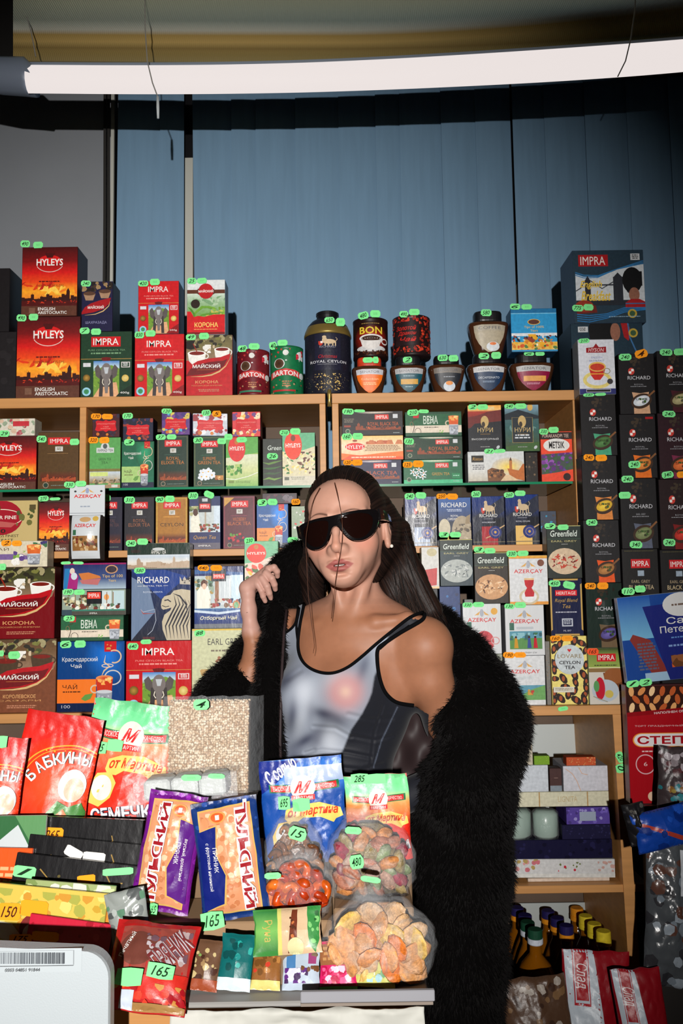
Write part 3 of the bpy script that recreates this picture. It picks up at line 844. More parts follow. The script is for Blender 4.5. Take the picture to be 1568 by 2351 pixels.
def lionmark(a, cu, cv, s_):
 """small heraldic lion with shield"""
 g = (205, 180, 145)
 a.ell(cu - .04 * s_, cv - .35 * s_ * .5, .07 * s_, .05 * s_, g); a.ell(cu + .12 * s_, cv, .22 * s_, .09 * s_, g)
 for d in (-.03, .08, .22, .31): a.rect(cu + d * s_, cv, cu + (d + .04) * s_, cv + .16 * s_, g)
 a.ell(cu - .03 * s_, cv - .06 * s_, .08 * s_, .12 * s_, g); a.line([(cu + .32 * s_, cv), (cu + .4 * s_, cv - .1 * s_), (cu + .34 * s_, cv - .16 * s_)], .02 * s_, g)
 a.poly([(cu - .24 * s_, cv - .02 * s_), (cu - .08 * s_, cv - .02 * s_), (cu - .09 * s_, cv + .1 * s_), (cu - .16 * s_, cv + .16 * s_), (cu - .23 * s_, cv + .1 * s_)][::-1], (200, 60, 45)); a.rect(cu - .165 * s_, cv - .02 * s_, cu - .09 * s_, cv + .06 * s_, W_)

def a_rich_black(acc, pic, bg=(26, 24, 26), light=(120, 90, 60), sub='ROYAL', stamp=False):
 def f(a):
  a.rect(0, 0, 1, 1, bg); a.spots(.3, .05, .8, .26, 14, .02, .06, [(50, 40, 34), (62, 50, 38), (40, 34, 30)], 3)
  a.ell(.35, .29, .09, .06, (205, 60, 50)); a.rect(.35, .25, .42, .29, W_); a.rect(.28, .29, .35, .33, W_)
  a.text('RICHARD', .24, .37, .88, .43, (205, 205, 210)); a.text(sub, .42, .5, .68, .525, (150, 150, 155)); a.dashes(.3, .54, .8, .56, 1, (140, 140, 145), 3)
  a.poly([(.34, .64), (.58, .66), (.82, .64), (.8, .72), (.84, 1), (.38, 1), (.38, .74)][::-1], acc)
  a.ell(.6, .79, .3, .12, (60, 40, 28), rot=-.35); a.line([(.78, .72), (.9, .66), (1.0 - .02, .62)], .05, (130, 85, 50))
  a.ell(.6, .785, .24, .08, pic, tuple(min(255, int(v * 1.25 + 20)) for v in pic), rot=-.35)
  a.spots(.44, .74, .76, .83, 16, .02, .05, [tuple(int(v * .6) for v in pic), pic, (60, 90, 40)], 4)
  if stamp: a.rect(.72, .04, .94, .075, (170, 24, 30))
 return f

def a_rich_blue(acc, l2='ROYAL CEYLON', ship=True):
 def f(a):
  a.rect(0, 0, 1, 1, (30, 32, 42)); a.grad(0, 0, 1, .45, [(0, (22, 50, 120)), (.6, (30, 52, 110)), (1, (32, 36, 52))]); a.poly([(0, .45), (.3, .3), (1, .0), (1, .3), (.4, .6), (0, .8)][::-1], (44, 48, 64))
  lionmark(a, .45, .25, .72); a.text('RICHARD', .22, .36, .78, .43, W_); a.dashes(.35, .46, .65, .475, 1, (190, 190, 200), 3); a.text(l2, .3, .52, .72, .55, (215, 215, 225))
  a.rect(.28, .62, .78, 1, acc); a.circ(.7, .74, .2, (40, 50, 110)); a.circ(.7, .74, .15, (52, 66, 140)); a.ring(.7, .74, .12, .12 * a.w / a.h, .012, (205, 160, 90)); a.circ(.7, .74, .04, (215, 170, 90))
  a.line([(.84, .66), (1, .6)], .04, (200, 165, 120)); a.line([(.4, .86), (.55, .82)], .03, (200, 165, 120)); a.rect(0, .93, 1, .945, (120, 110, 90))
 return f

def a_rich_card(a):
 a.rect(0, 0, 1, 1, (40, 48, 66)); a.grad(0, 0, 1, .5, [(0, (40, 90, 160)), (1, (50, 60, 90))]); a.text('RICHARD', .1, .1, .88, .2, W_); a.dashes(.25, .24, .75, .3, 2, (190, 200, 220), 3)
 a.text('ROYAL', .38, .36, .62, .4, W_); a.text('CARDAMOM', .28, .42, .7, .47, W_); a.ell(.72, .72, .32, .34, (170, 155, 130)); a.spots(.45, .55, 1, .95, 34, .03, .07, [(205, 192, 165), (120, 105, 85), (180, 165, 140), (90, 80, 68)], 5)
 a.ell(.18, .64, .18, .2, (200, 190, 165)); a.poly([(.2, .78), (.42, .8), (.4, .9), (.16, .92)][::-1], (220, 200, 90)); a.poly([(.85, .4), (.98, .35), (.96, .55), (.82, .55)][::-1], (150, 130, 100))

def a_rich_lion(a):
 a.rect(0, 0, 1, 1, (30, 34, 48)); a.grad(0, 0, 1, 1, [(0, (20, 44, 100)), (.4, (26, 40, 78)), (1, (38, 40, 52))]); a.poly([(0, .1), (.3, .25), (.4, .6), (.0, 1)][::-1], (110, 130, 160)); a.poly([(0, .0), (.55, 0), (.95, .1), (.5, .42), (.1, .1)][::-1], (28, 62, 138))
 a.text('RICHARD', .1, .1, .64, .19, W_, bold=.005); a.text('ROYAL TEA', .2, .22, .52, .24, W_); a.rect(.1, .228, .18, .232, W_); a.rect(.54, .228, .62, .232, W_); a.text('ROYAL KENYA', .2, .305, .53, .33, (205, 212, 225))
 L = (196, 184, 158); D = (40, 40, 50)
 a.poly([(.5, .5), (.52, .42), (.56, .38), (.66, .36), (.72, .3), (.85, .28), (1, .3), (1, 1), (.6, 1), (.53, .85), (.52, .74), (.56, .64), (.66, .58), (.68, .54), (.6, .56), (.54, .57), (.51, .55)][::-1], L)
 for k in range(7):
  x = .56 + k * .06
  a.line([(x + .16, .36 + k * .02), (x + .2, .5), (x + .1, .66), (x + .02, .8), (x + .05, .98)], .03, D, taper=True)
 a.line([(.7, .34), (.82, .38), (.93, .5), (.95, .62)], .03, D, taper=True); a.line([(.56, .44), (.62, .43), (.67, .46)], .02, D); a.line([(.52, .51), (.58, .53), (.64, .52)], .012, D)
 a.poly([(.82, .1), (.86, .16), (.9, .1), (.94, .16), (1, .1), (1, .22), (.82, .21)][::-1], (190, 180, 165)); a.spots(.84, .12, 1, .2, 8, .01, .02, [D], 4)
 a.line([(.16, .56), (.2, .6), (.4, .56), (.42, .72), (.36, .86), (.28, .92)], .008, (190, 200, 215)); a.line([(.16, .56), (.2, .62), (.4, .62)], .02, (160, 80, 80), taper=True); a.rect(.2, .95, .4, .985, (90, 50, 55))

def a_impra_card(a, blue=(40, 90, 150), t='Отборный Чай'):
 a.rect(0, 0, 1, 1, (190, 202, 205)); a.rect(0, 0, 1, .15, (22, 40, 100)); a.poly([(0, .12), (.5, .1), (1, .18), (1, .1), (0, .05)][::-1], blue)
 a.spots(0, .15, .4, .5, 30, .03, .08, [(95, 130, 110), (60, 85, 65), (150, 170, 150), (180, 150, 90)], 4); a.rect(.42, .2, .52, .62, (150, 105, 75)); a.rect(.5, .2, .75, .62, (215, 222, 225))
 for k in range(6): a.rect(.52 + k * .035, .2, .53 + k * .035, .6, (170, 185, 195))
 a.rect(.76, .14, 1, .7, (200, 222, 235)); a.poly([(.05, .4), (.16, .28), (.28, .32), (.34, .5), (.3, .72), (.05, .7)][::-1], (235, 235, 222)); a.ell(.2, .28, .07, .07, (90, 50, 35)); a.ell(.2, .32, .045, .05, (225, 190, 165))
 a.spots(.3, .52, .95, .68, 30, .02, .06, [(60, 60, 85), (160, 50, 45), (215, 205, 190), (120, 85, 60), (40, 70, 110)], 6); a.ell(.86, .63, .075, .075, (190, 120, 60)); a.ell(.86, .63, .05, .05, (110, 170, 120))
 a.grad(0, .68, 1, .94, [(0, (60, 110, 160)), (.3, (30, 60, 130)), (1, (28, 50, 110))]); a.poly([(0, .7), (.5, .74), (1, .7), (1, .73), (.5, .78), (0, .74)][::-1], (200, 215, 230)); a.rect(0, .93, 1, 1, (110, 115, 125))
 a.text(t, .12, .8, .88, .88, (240, 235, 200), shear=.25, bold=.01); a.rect(.35, .04, .65, .24, (24, 26, 44)); a.rect(.385, .12, .62, .2, (225, 60, 45)); a.text('IMPRA', .4, .135, .6, .185, W_)

def a_queen(a):
 a.rect(0, 0, 1, 1, (196, 205, 205)); a.rect(0, 0, 1, .18, (30, 46, 96)); a.spots(0, .18, .3, .4, 18, .03, .08, [(120, 140, 90), (80, 100, 60), (170, 170, 120)], 4)
 a.poly([(.05, .42), (.16, .3), (.3, .34), (.38, .56), (.34, .7), (.05, .7)][::-1], (232, 230, 214)); a.ell(.2, .3, .08, .07, (80, 48, 34)); a.rect(.5, .28, .55, .6, (175, 160, 140)); a.rect(.8, .18, 1, .7, (205, 220, 232))
 a.spots(.32, .52, .98, .68, 26, .03, .06, [(60, 50, 50), (160, 60, 45), (110, 120, 60), (140, 80, 50)], 6); a.rect(0, .68, 1, .88, (36, 44, 92)); a.text('Queen Tea', .14, .74, .86, .82, GOLD, shear=.3); a.rect(0, .88, 1, 1, (95, 90, 105)); a.text('IMPRA', .3, .92, .7, .95, W_)
 a.rect(.3, 0, .72, .3, (28, 26, 40)); a.rect(.34, .14, .68, .24, (225, 55, 50)); a.text('IMPRA', .37, .16, .65, .22, W_); a.rect(.42, .04, .6, .1, (190, 195, 200))

def a_impra_widecard(a):
 a.rect(0, 0, 1, 1, (150, 165, 150)); a.spots(0, .2, .45, .8, 34, .02, .05, [(205, 195, 150), (110, 115, 80), (225, 225, 200), (90, 70, 50)], 4); a.rect(.62, .05, .78, .8, (205, 220, 222)); a.ell(.7, .3, .04, .12, (235, 160, 90)); a.rect(.8, .05, .98, .8, (190, 215, 220))
 for k in range(7): a.rect(.2 + .1 * k, .1, .212 + .1 * k, .8, (150, 105, 70))
 a.spots(.1, .55, .95, .8, 26, .02, .04, [(235, 235, 225), (120, 60, 50), (60, 50, 45), (90, 120, 90)], 6); a.rect(.39, .05, .63, .56, (28, 30, 34)); a.rect(.4, .1, .61, .36, (230, 60, 45)); a.text('IMPRA', .42, .15, .59, .31, W_)
 a.rect(0, .78, 1, .84, (60, 130, 110)); a.rect(0, .84, 1, 1, (80, 78, 70)); a.text('IMPRA', .44, .9, .56, .96, W_); a.rect(0, .78, .16, 1, (60, 80, 90))

def a_nightbox(a):
 a.grad(0, 0, 1, 1, [(0, (34, 42, 96)), (.6, (60, 80, 130)), (1, (170, 190, 205))]); a.rect(0, 0, 1, .06, (150, 25, 90)); a.poly([(.02, .2), (.1, .2), (.13, 1), (.0, 1)][::-1], (40, 120, 180))
 a.poly([(.1, .35), (.18, .32), (.24, .5), (.22, 1), (.06, 1)][::-1], (165, 40, 120)); a.ell(.14, .3, .04, .12, (225, 205, 190)); a.ell(.17, .5, .05, .14, (205, 215, 225)); a.poly([(.24, .4), (.4, .36), (.58, .5), (.6, .58), (.3, .66)][::-1], (205, 120, 60)); a.poly([(.26, .66), (.6, .6), (.55, .85), (.3, .8)][::-1], (190, 110, 110))
 a.ell(.77, .25, .1, .17, (200, 150, 110)); a.ell(.77, .25, .08, .13, (60, 50, 60)); a.text('Tips of 100', .62, .45, .95, .6, (225, 190, 120)); a.text('Years', .72, .63, .84, .73, (225, 190, 120))

def a_azer(pic, oldtxt=False):
 def f(a):
  a.rect(0, 0, 1, 1, (214, 216, 218));
  if pic == 'glass': a.rect(0, 0, 1, .06, (225, 165, 60)); a.rect(0, .94, 1, 1, (225, 150, 60)); a.rect(0, .055, 1, .06, (180, 70, 50))
  for sgn in (-1, 1): a.poly([(.5 + sgn * .04, .14), (.5 + sgn * .2, .23), (.5 + sgn * .08, .22)][::-sgn], (215, 165, 90))
  a.ell(.5, .18, .05, .08, (170, 175, 185)); a.text('AZERÇAY', .12, .28, .88, .375, (205, 34, 38), bold=.01)
  if pic in ('glass', 'pot'): a.circ(.83, .15, .09, (120, 70, 50) if pic == 'glass' else (225, 170, 80))
  if pic == 'glass':
   a.ell(.5, .84, .26, .16, (205, 190, 160)); a.ell(.5, .84, .2, .12, (225, 225, 225))
   a.poly([(.38, .48), (.64, .48), (.62, .6), (.57, .66), (.64, .76), (.62, .84), (.4, .84), (.38, .76), (.45, .66), (.4, .6)][::-1], (190, 20, 34)); a.rect(.38, .46, .64, .5, (225, 190, 140))
  elif pic == 'pot':
   a.ell(.55, .76, .26, .22, (205, 90, 95)); a.rect(.3, .84, .8, .86, (180, 60, 66)); a.poly([(.3, .74), (.16, .64), (.2, .62), (.34, .7)][::-1], (205, 90, 95)); a.ring(.84, .74, .12, .08, .03, (210, 160, 160)); a.ell(.55, .6, .1, .06, (190, 70, 80)); a.rect(.1, .36, .22, .5, (70, 110, 95))
  elif pic == 'pick':
   a.rect(.1, .52, .94, .88, (90, 150, 170)); a.rect(.1, .66, .94, .88, (95, 145, 85)); a.spots(.1, .55, .94, .7, 20, .03, .07, [(70, 120, 90), (140, 190, 200), (60, 100, 110)], 3)
   for x, c in ((.26, (205, 150, 50)), (.6, (60, 80, 150)), (.76, (195, 35, 50))): a.poly([(x - .05, .86), (x - .03, .66), (x + .03, .66), (x + .06, .86)][::-1], c); a.circ(x, .64, .03, (70, 40, 35))
   a.rect(.1, .35, .22, .5, (70, 110, 95)); a.rect(.28, .43, .72, .48, (190, 195, 200)); a.text('Azerbaijan Çay', .35, .93, .8, .97, (90, 90, 95), shear=.3)
  elif pic == 'cut':
   a.rect(.3, .6, 1, .86, (90, 150, 170)); a.poly([(.3, .86), (.6, .7), (1, .6), (1, .9), (.3, .9)][::-1], (105, 160, 90)); a.spots(.55, .68, .8, .8, 8, .03, .06, [(190, 60, 50), (205, 150, 60)], 3); a.rect(.2, .42, .72, .48, (200, 205, 208)); a.dashes(.15, .93, .5, .96, 1, (110, 110, 115), 4)
 return f

def a_green(cols, pic, sub='EARL GREY'):
 def f(a):
  a.rect(0, 0, 1, 1, (30, 42, 36)); a.rect(0, .25, 1, 1, cols[0]); a.rect(0, .0, 1, .012, (200, 190, 120)); a.text('Greenfield', .1, .09, .9, .21, (225, 235, 225), shear=.15, bold=.005)
  a.rect(0, .25, 1, .26, (50, 80, 60)); a.text(sub, .12, .28, .88, .315, (190, 180, 120)); a.dashes(.42, .35, .62, .365, 1, (190, 190, 185), 3)
  a.ell(.5, .68, .49, .25, cols[1]); a.spots(.1, .54, .9, .82, 60, .04, .1, cols[1:], 6, asp=.3)
 return f

def a_green_g(a):
 a.rect(0, 0, 1, 1, (32, 38, 30)); a.text('Green', .25, .14, .98, .24, (220, 230, 220), shear=.15)
 for k in range(5): a.line([(0, .5 + .12 * k), (.3, .53 + .1 * k), (.6, .5 + .12 * k), (1, .46 + .12 * k)], .12, [(90, 130, 50), (50, 100, 40), (40, 80, 34), (110, 150, 60), (30, 60, 30)][k], taper=True)

def a_heritage(a):
 a.rect(0, 0, 1, 1, (196, 160, 90)); a.rect(.05, .03, .95, .97, (30, 34, 66));
 for (u, v) in ((.05, .03), (.95, .03), (.05, .97), (.95, .97)): a.ell(u, v, .07, .07, (30, 34, 66))
 a.rect(.16, .2, .84, .3, (220, 40, 48)); a.text('HERITAGE', .2, .225, .8, .28, W_); a.text('Royal Blend', .14, .35, .86, .43, (190, 150, 80), shear=.3); a.text('Tea', .38, .45, .62, .52, (190, 150, 80), shear=.3)
 a.dashes(.14, .58, .86, .61, 1, (205, 205, 215), 3); a.rect(.34, .7, .68, .84, (190, 195, 205)); a.rect(.38, .72, .64, .82, (40, 44, 76)); a.dashes(.4, .73, .62, .81, 3, (190, 195, 205), 3); a.text('ML 897', .38, .9, .62, .93, (190, 190, 205))

def a_lovare(a):
 a.rect(0, 0, 1, 1, (232, 214, 120))
 r = random.Random(4); pts = []
 for i in range(200):
  u, v = r.uniform(.02, .98), r.uniform(.02, .98)
  if all(abs(u - p[0]) > .17 or abs(v - p[1]) > .085 for p in pts):
   pts.append((u, v)); ru = r.uniform(.07, .1)
   a.ell(u, v, ru, ru * .95, (38, 22, 18), n=9, rot=r.uniform(0, 3)); a.ell(u, v, ru * .5, ru * .45, (165, 80, 40), n=8)
 a.circ(.5, .34, .41, (196, 205, 208), n=36); a.text('♥', .44, .18, .56, .23, (205, 30, 35)) if 0 else a.poly([(.44, .195), (.47, .18), (.5, .195), (.53, .18), (.56, .195), (.5, .235)][::-1], (205, 30, 35))
 a.text('LOVARE', .16, .26, .84, .32, (140, 120, 80)); a.text('CEYLON', .2, .36, .8, .41, (38, 36, 40), bold=.02); a.text('TEA', .35, .43, .65, .48, (38, 36, 40), bold=.02); a.rect(.02, .74, .6, .82, (215, 210, 195)); a.dashes(.06, .76, .56, .8, 2, (150, 140, 120), 4)

def a_impra_green(a):
 a.rect(0, 0, 1, .36, (110, 130, 60)); a.grad(0, 0, 1, .36, [(0, (50, 60, 36)), (.3, (120, 140, 70)), (1, (150, 170, 80))]); a.rect(.24, .1, .78, .24, (200, 28, 36)); a.text('IMPRA', .28, .125, .74, .215, W_); a.dashes(.15, .3, .85, .33, 1, (60, 60, 40), 3)
 a.rect(0, .36, 1, 1, (205, 200, 190)); a.rect(0, .34, 1, .36, (215, 210, 160)); a.rect(0, .36, 1, .43, (140, 110, 70)); a.poly([(.4, .44), (1, .48), (1, .74), (.7, .8), (.45, .62)][::-1], (110, 62, 34)); a.ell(.72, .5, .3, .14, (150, 90, 50)); a.ell(.45, .76, .38, .2, (180, 190, 200)); a.ell(.3, .72, .14, .2, (190, 30, 50)); a.ell(.2, .68, .08, .1, (90, 150, 90)); a.ell(.55, .82, .12, .07, (200, 180, 90)); a.line([(.1, .86), (.5, .96)], .02, (150, 140, 110))

def a_spb(a):
 a.rect(0, 0, 1, 1, (26, 66, 140)); a.grad(0, 0, .35, .5, [(0, (30, 80, 160)), (1, (110, 170, 205))]); a.poly([(.08, .5), (.12, .44), (.3, .52), (.46, .92), (.28, .92)][::-1], (130, 50, 45)) ; a.dashes(.14, .55, .36, .88, 9, (90, 90, 110), 6)
 a.rect(.2, .9, .46, 1, (150, 180, 205)); a.poly([(.26, .13), (1, .1), (1, 1), (.46, 1)][::-1], (28, 36, 110)); a.ell(.68, .14, .2, .14, (205, 205, 205)); a.dashes(.56, .13, .8, .17, 1, (110, 90, 80), 2)
 a.text('Санкт-', .5, .28, 1, .36, (215, 215, 210), bold=.005); a.text('Петербург', .42, .38, 1.0, .48, (215, 215, 210), bold=.005); a.dashes(.52, .51, 1, .54, 1, (90, 130, 190), 4); a.dashes(.48, .6, 1, .64, 1, (120, 150, 200), 4)
 a.spots(.5, .72, .98, .86, 24, .04, .08, [(100, 60, 35), (140, 85, 50), (70, 40, 26), (205, 90, 40)], 6)

def a_step(a):
 a.rect(0, 0, 1, .24, (54, 26, 20)); r = random.Random(6)
 for i in range(9):
  for j in range(3):
   a.ell(.06 + i * .115 + (j % 2) * .05, .05 + j * .07, .03, .045, r.choice([(226, 165, 105), (240, 200, 150), (190, 90, 45), (215, 140, 80)]), rot=r.uniform(-.8, .8), n=10)
 a.poly([(0, .23), (1, .17), (1, 1), (0, 1)][::-1], (165, 14, 26)); a.poly([(0, .23), (1, .17), (1, .205), (0, .265)][::-1], (140, 10, 20)); a.text('НАПОЛНЕН ОРЕХАМИ', .3, .215, .8, .235, (232, 205, 205), rot=.06, bold=.02)
 a.text('ТОРТ ПРАЗДНИЧНЫЙ ВАФЕЛЬНЫЙ', .08, .335, .95, .355, (225, 190, 190)); a.ell(.15, .465, .1, .06, (232, 150, 60)); a.rect(.15, .405, 1, .525, (232, 150, 60)); a.ell(.155, .465, .09, .053, (225, 220, 220)); a.rect(.15, .412, 1, .518, (225, 220, 220))
 a.text('СТЕП', .1, .43, .61, .5, (165, 14, 26), bold=.03); a.dashes(.14, .555, .5, .575, 1, (225, 190, 190), 3); a.ring(.18, .67, .11, .085, .012, (215, 170, 175)); a.text('6', .16, .65, .2, .685, (225, 190, 190)); a.ell(.35, .9, .06, .05, (226, 190, 160)); a.ell(.24, .94, .05, .04, (226, 190, 160))

def a_super(a):
 a.rect(0, 0, 1, 1, (200, 178, 120)); a.ell(.3, .33, .42, .34, (165, 30, 45)); a.ring(.3, .33, .42, .17, .015, (235, 225, 200)); a.text('SUPER FINE', .02, .29, .6, .36, (232, 220, 210), bold=.02); a.ell(.22, .14, .08, .07, (120, 60, 30)); a.poly([(0, .42), (.3, .4), (.6, .44), (.5, .52), (0, .5)][::-1], (190, 95, 90))
 a.spots(.6, .15, .95, .5, 9, .03, .08, [(110, 110, 60), (80, 90, 50)], 5); a.rect(.85, .08, .97, .18, (90, 80, 50)); a.text('50', .2, .55, .4, .63, (50, 40, 35), bold=.02); a.text('TEA BAGS FINEST', 0, .66, .65, .71, (50, 40, 35)); a.text('BREAKFAST', 0, .74, .55, .79, (50, 40, 35)); a.rect(0, .84, 1, 1, (170, 160, 70)); a.spots(0, .86, .8, 1, 12, .03, .06, [(205, 195, 150), (170, 60, 50)], 4)

def a_lime(a):
 a.rect(0, 0, 1, 1, (150, 190, 90)); a.grad(0, .35, 1, 1, [(0, (215, 220, 195)), (.5, (205, 212, 150)), (1, (130, 180, 90))])
 a.poly([(0, 0), (1, 0), (1, .32), (.6, .36), (.35, .4), (0, .42)][::-1], (90, 165, 70)); a.spots(0, .55, .5, .78, 26, .04, .09, [(80, 150, 60), (100, 170, 70), (60, 125, 55), (170, 195, 110)], 4); a.line([(0, .84), (.3, .86), (.7, .8), (1, .72)], .02, W_)
 a.ell(.34, .23, .27, .27, (215, 40, 40)); a.text('HYLEYS', .12, .19, .56, .27, W_, bold=.02); a.ell(.34, .09, .07, .06, (190, 110, 40)); a.rect(.08, .88, .25, .93, (120, 140, 70)); a.dashes(.3, .89, .8, .94, 2, (120, 150, 80), 3)

def a_jasmine(a):
 a.rect(0, 0, 1, 1, (96, 175, 130)); a.poly([(0, .35), (.4, .38), (1, .26), (1, 1), (0, 1)][::-1], (214, 205, 170)); a.spots(0, .36, 1, .78, 90, .03, .08, [(232, 222, 150), (240, 232, 190), (110, 60, 40), (60, 120, 60), (225, 205, 120), (90, 40, 30)], 5, asp=.5)
 a.rect(0, .82, 1, 1, (206, 200, 180)); a.rect(.06, .84, .2, .9, (90, 95, 80)); a.dashes(.25, .84, .7, .9, 2, (150, 150, 130), 4); a.ell(.33, .24, .27, .27, (232, 60, 30)); a.text('HYLEYS', .1, .2, .56, .28, W_, bold=.02); a.ell(.33, .1, .07, .06, (120, 60, 30))

def a_hyl_low(a):
 a.rect(0, 0, 1, 1, (112, 180, 138)); a.poly([(0, .5), (.4, .46), (1, .3), (1, .9), (0, 1)][::-1], (225, 205, 190)); a.poly([(0, .9), (.6, .8), (1, .8), (1, 1), (0, 1)][::-1], (196, 150, 190)); a.spots(0, .5, 1, .86, 26, .07, .15, [(225, 90, 70), (100, 140, 60), (70, 110, 60), (230, 190, 70), (235, 130, 110)], 4, asp=.6)
 a.ell(.35, .27, .3, .22, (226, 50, 32)); a.text('HYLEYS', .08, .24, .62, .3, (245, 220, 210), bold=.02); a.ell(.35, .13, .07, .05, (190, 120, 60))

def a_earl(a):
 a.rect(0, 0, 1, 1, (198, 200, 160)); a.rect(0, 0, 1, .02, (215, 180, 60)); a.text('EARL GREY', .3, .12, .95, .2, (48, 44, 44)); a.dashes(.35, .26, .9, .3, 1, (120, 110, 90), 4); a.spots(.45, .34, .95, .42, 8, .03, .05, [(120, 60, 45), (150, 90, 60)], 3); a.spots(.1, .5, .9, .95, 18, .05, .1, [(170, 180, 120), (150, 165, 100), (185, 150, 90)], 7)

def a_herbal(a):
 a.rect(0, 0, 1, 1, (214, 205, 180)); a.rect(0, .5, .72, .72, (120, 95, 150)); a.spots(.4, .35, .9, .95, 22, .02, .06, [(110, 150, 60), (140, 180, 80), (90, 60, 130), W_], 5); a.text('ЧАЙ', .02, .22, .32, .36, (110, 90, 70)); a.spots(.75, .0, 1, .3, 8, .03, .06, [(60, 110, 70), (60, 50, 110)], 4); cup(a, .6, .08, .92, .95, tea=(215, 100, 35)); a.circ(.42, .8, .05, W_)

def a_floral(a):
 a.rect(0, 0, 1, 1, (214, 208, 192)); a.spots(0, 0, 1, 1, 40, .03, .07, [(185, 110, 115), (120, 145, 110), (215, 185, 160), (150, 165, 140), (170, 70, 80)], 5, asp=.9); a.rect(.6, .15, .9, .45, (196, 50, 60))

def a_hyson(a):
 a.rect(0, 0, 1, 1, (214, 216, 224)); a.poly([(.22, .15), (.42, .14), (.5, .07), (.58, .14), (.78, .13), (.78, .24), (.22, .24)][::-1], (150, 24, 32)); a.text('HYSON', .28, .155, .72, .225, (226, 190, 190), shear=.2, bold=.01); a.text('ENGLISH', .36, .31, .66, .345, (110, 120, 170)); a.text('BREAKFAST', .3, .37, .72, .405, (110, 120, 170))
 a.ell(.5, .74, .4, .16, (224, 205, 120)); a.ell(.5, .74, .3, .1, (214, 216, 224)); a.poly([(.27, .5), (.75, .5), (.68, .66), (.58, .74), (.42, .74), (.33, .66)][::-1], (200, 40, 34)); a.ell(.51, .5, .24, .09, (226, 180, 90)); a.ell(.51, .505, .2, .065, (200, 60, 40)); a.ring(.77, .58, .1, .055, .02, (150, 140, 110)); a.rect(.3, .62, .7, .64, (230, 160, 60))
 a.rect(0, .9, 1, 1, (44, 48, 110)); a.rect(.18, .91, .86, .965, (215, 215, 225)); a.rect(.19, .917, .85, .958, (40, 36, 40)); a.ell(.85, .77, .08, .05, (60, 56, 60))

def a_earlbox(a):
 a.rect(0, 0, 1, 1, (28, 26, 26)); a.dashes(.02, .03, .98, .05, 1, (90, 84, 50), 5); a.rect(.24, .2, .78, .38, (196, 26, 34)); a.text('IMPRA', .28, .235, .74, .345, W_); a.rect(.42, .43, .6, .54, (150, 165, 180)); a.text('EARL GREY', .24, .62, .76, .68, (170, 150, 120)); a.text('BLACK TEA', .16, .72, .86, .81, (185, 165, 130), bold=.01)

def a_white_azer(a):
 a.rect(0, 0, 1, 1, (205, 210, 214)); a.text('AZERÇAY', .12, .3, .9, .43, (212, 30, 30), bold=.02)
 for sgn in (-1, 1): a.poly([(.5 + sgn * .03, .12), (.5 + sgn * .2, .25), (.5 + sgn * .08, .22)][::-sgn], (215, 165, 90))
 a.ell(.5, .18, .05, .09, (150, 160, 190)); a.ell(.16, .2, .035, .03, (50, 50, 50)); a.ell(.9, .2, .035, .03, (50, 50, 50)); a.dashes(.3, .66, .6, .73, 1, (150, 160, 175), 3); a.rect(0, .88, 1, .9, (150, 155, 160))

def a_plain(c, c2=None, t=None, tc=W_, dots=None):
 def f(a):
  a.rect(0, 0, 1, 1, c, c2 or c)
  if dots: a.spots(0, .1, 1, .9, 18, .05, .12, dots, 5)
  if t: a.text(t, .1, .35, .9, .55, tc)
 return f
# ------------------------------------------------------------------ the room
def struct(name, me, m, **k):
 return link(name, me, m, kind='structure', **k)

def simple(lo, hi, col=(128, 128, 128), ch=0.0):
 mb = MB(); mb.box(lo, hi, col, ch=ch); return mb.mesh()

M['floor'] = mat('grey_floor', (90, 88, 86), rough=0.6, var=0.1)
M['wallp'] = mat('painted_wall', (176, 180, 186), rough=0.8, var=0.03, vscale=6)
M['ceil'] = mat('ceiling_paint', (60, 58, 52), rough=0.9)
struct('floor', simple((-2.6, -1.6, -0.05), (2.6, 2.75, 0)), 'floor')
struct('wall_back', simple((-2.6, 2.70, 0), (2.6, 2.75, 3.4)), 'wallp')
struct('wall_left', simple((-2.65, -1.6, 0), (-2.6, 2.75, 3.4)), 'wallp')
struct('wall_right', simple((2.6, -1.6, 0), (2.65, 2.75, 3.4)), 'wallp')
struct('wall_front', simple((-2.65, -1.65, 0), (2.65, -1.6, 3.4)), 'wallp')
struct('ceiling', simple((-2.6, -1.6, 3.4), (2.6, 2.75, 3.45)), 'ceil')
# white boarding on the left of the blind, its join and the conduit beside it
YB = 2.60
a = at(-60, 560, YB); b = at(238, 560, YB)
struct('trim_1', simple((a.x - 1.0, YB + 0.01, 0), (b.x, YB + 0.04, 3.1)), mat('white_wall_board', (140, 144, 150), rough=0.7, var=0.04, vscale=5))

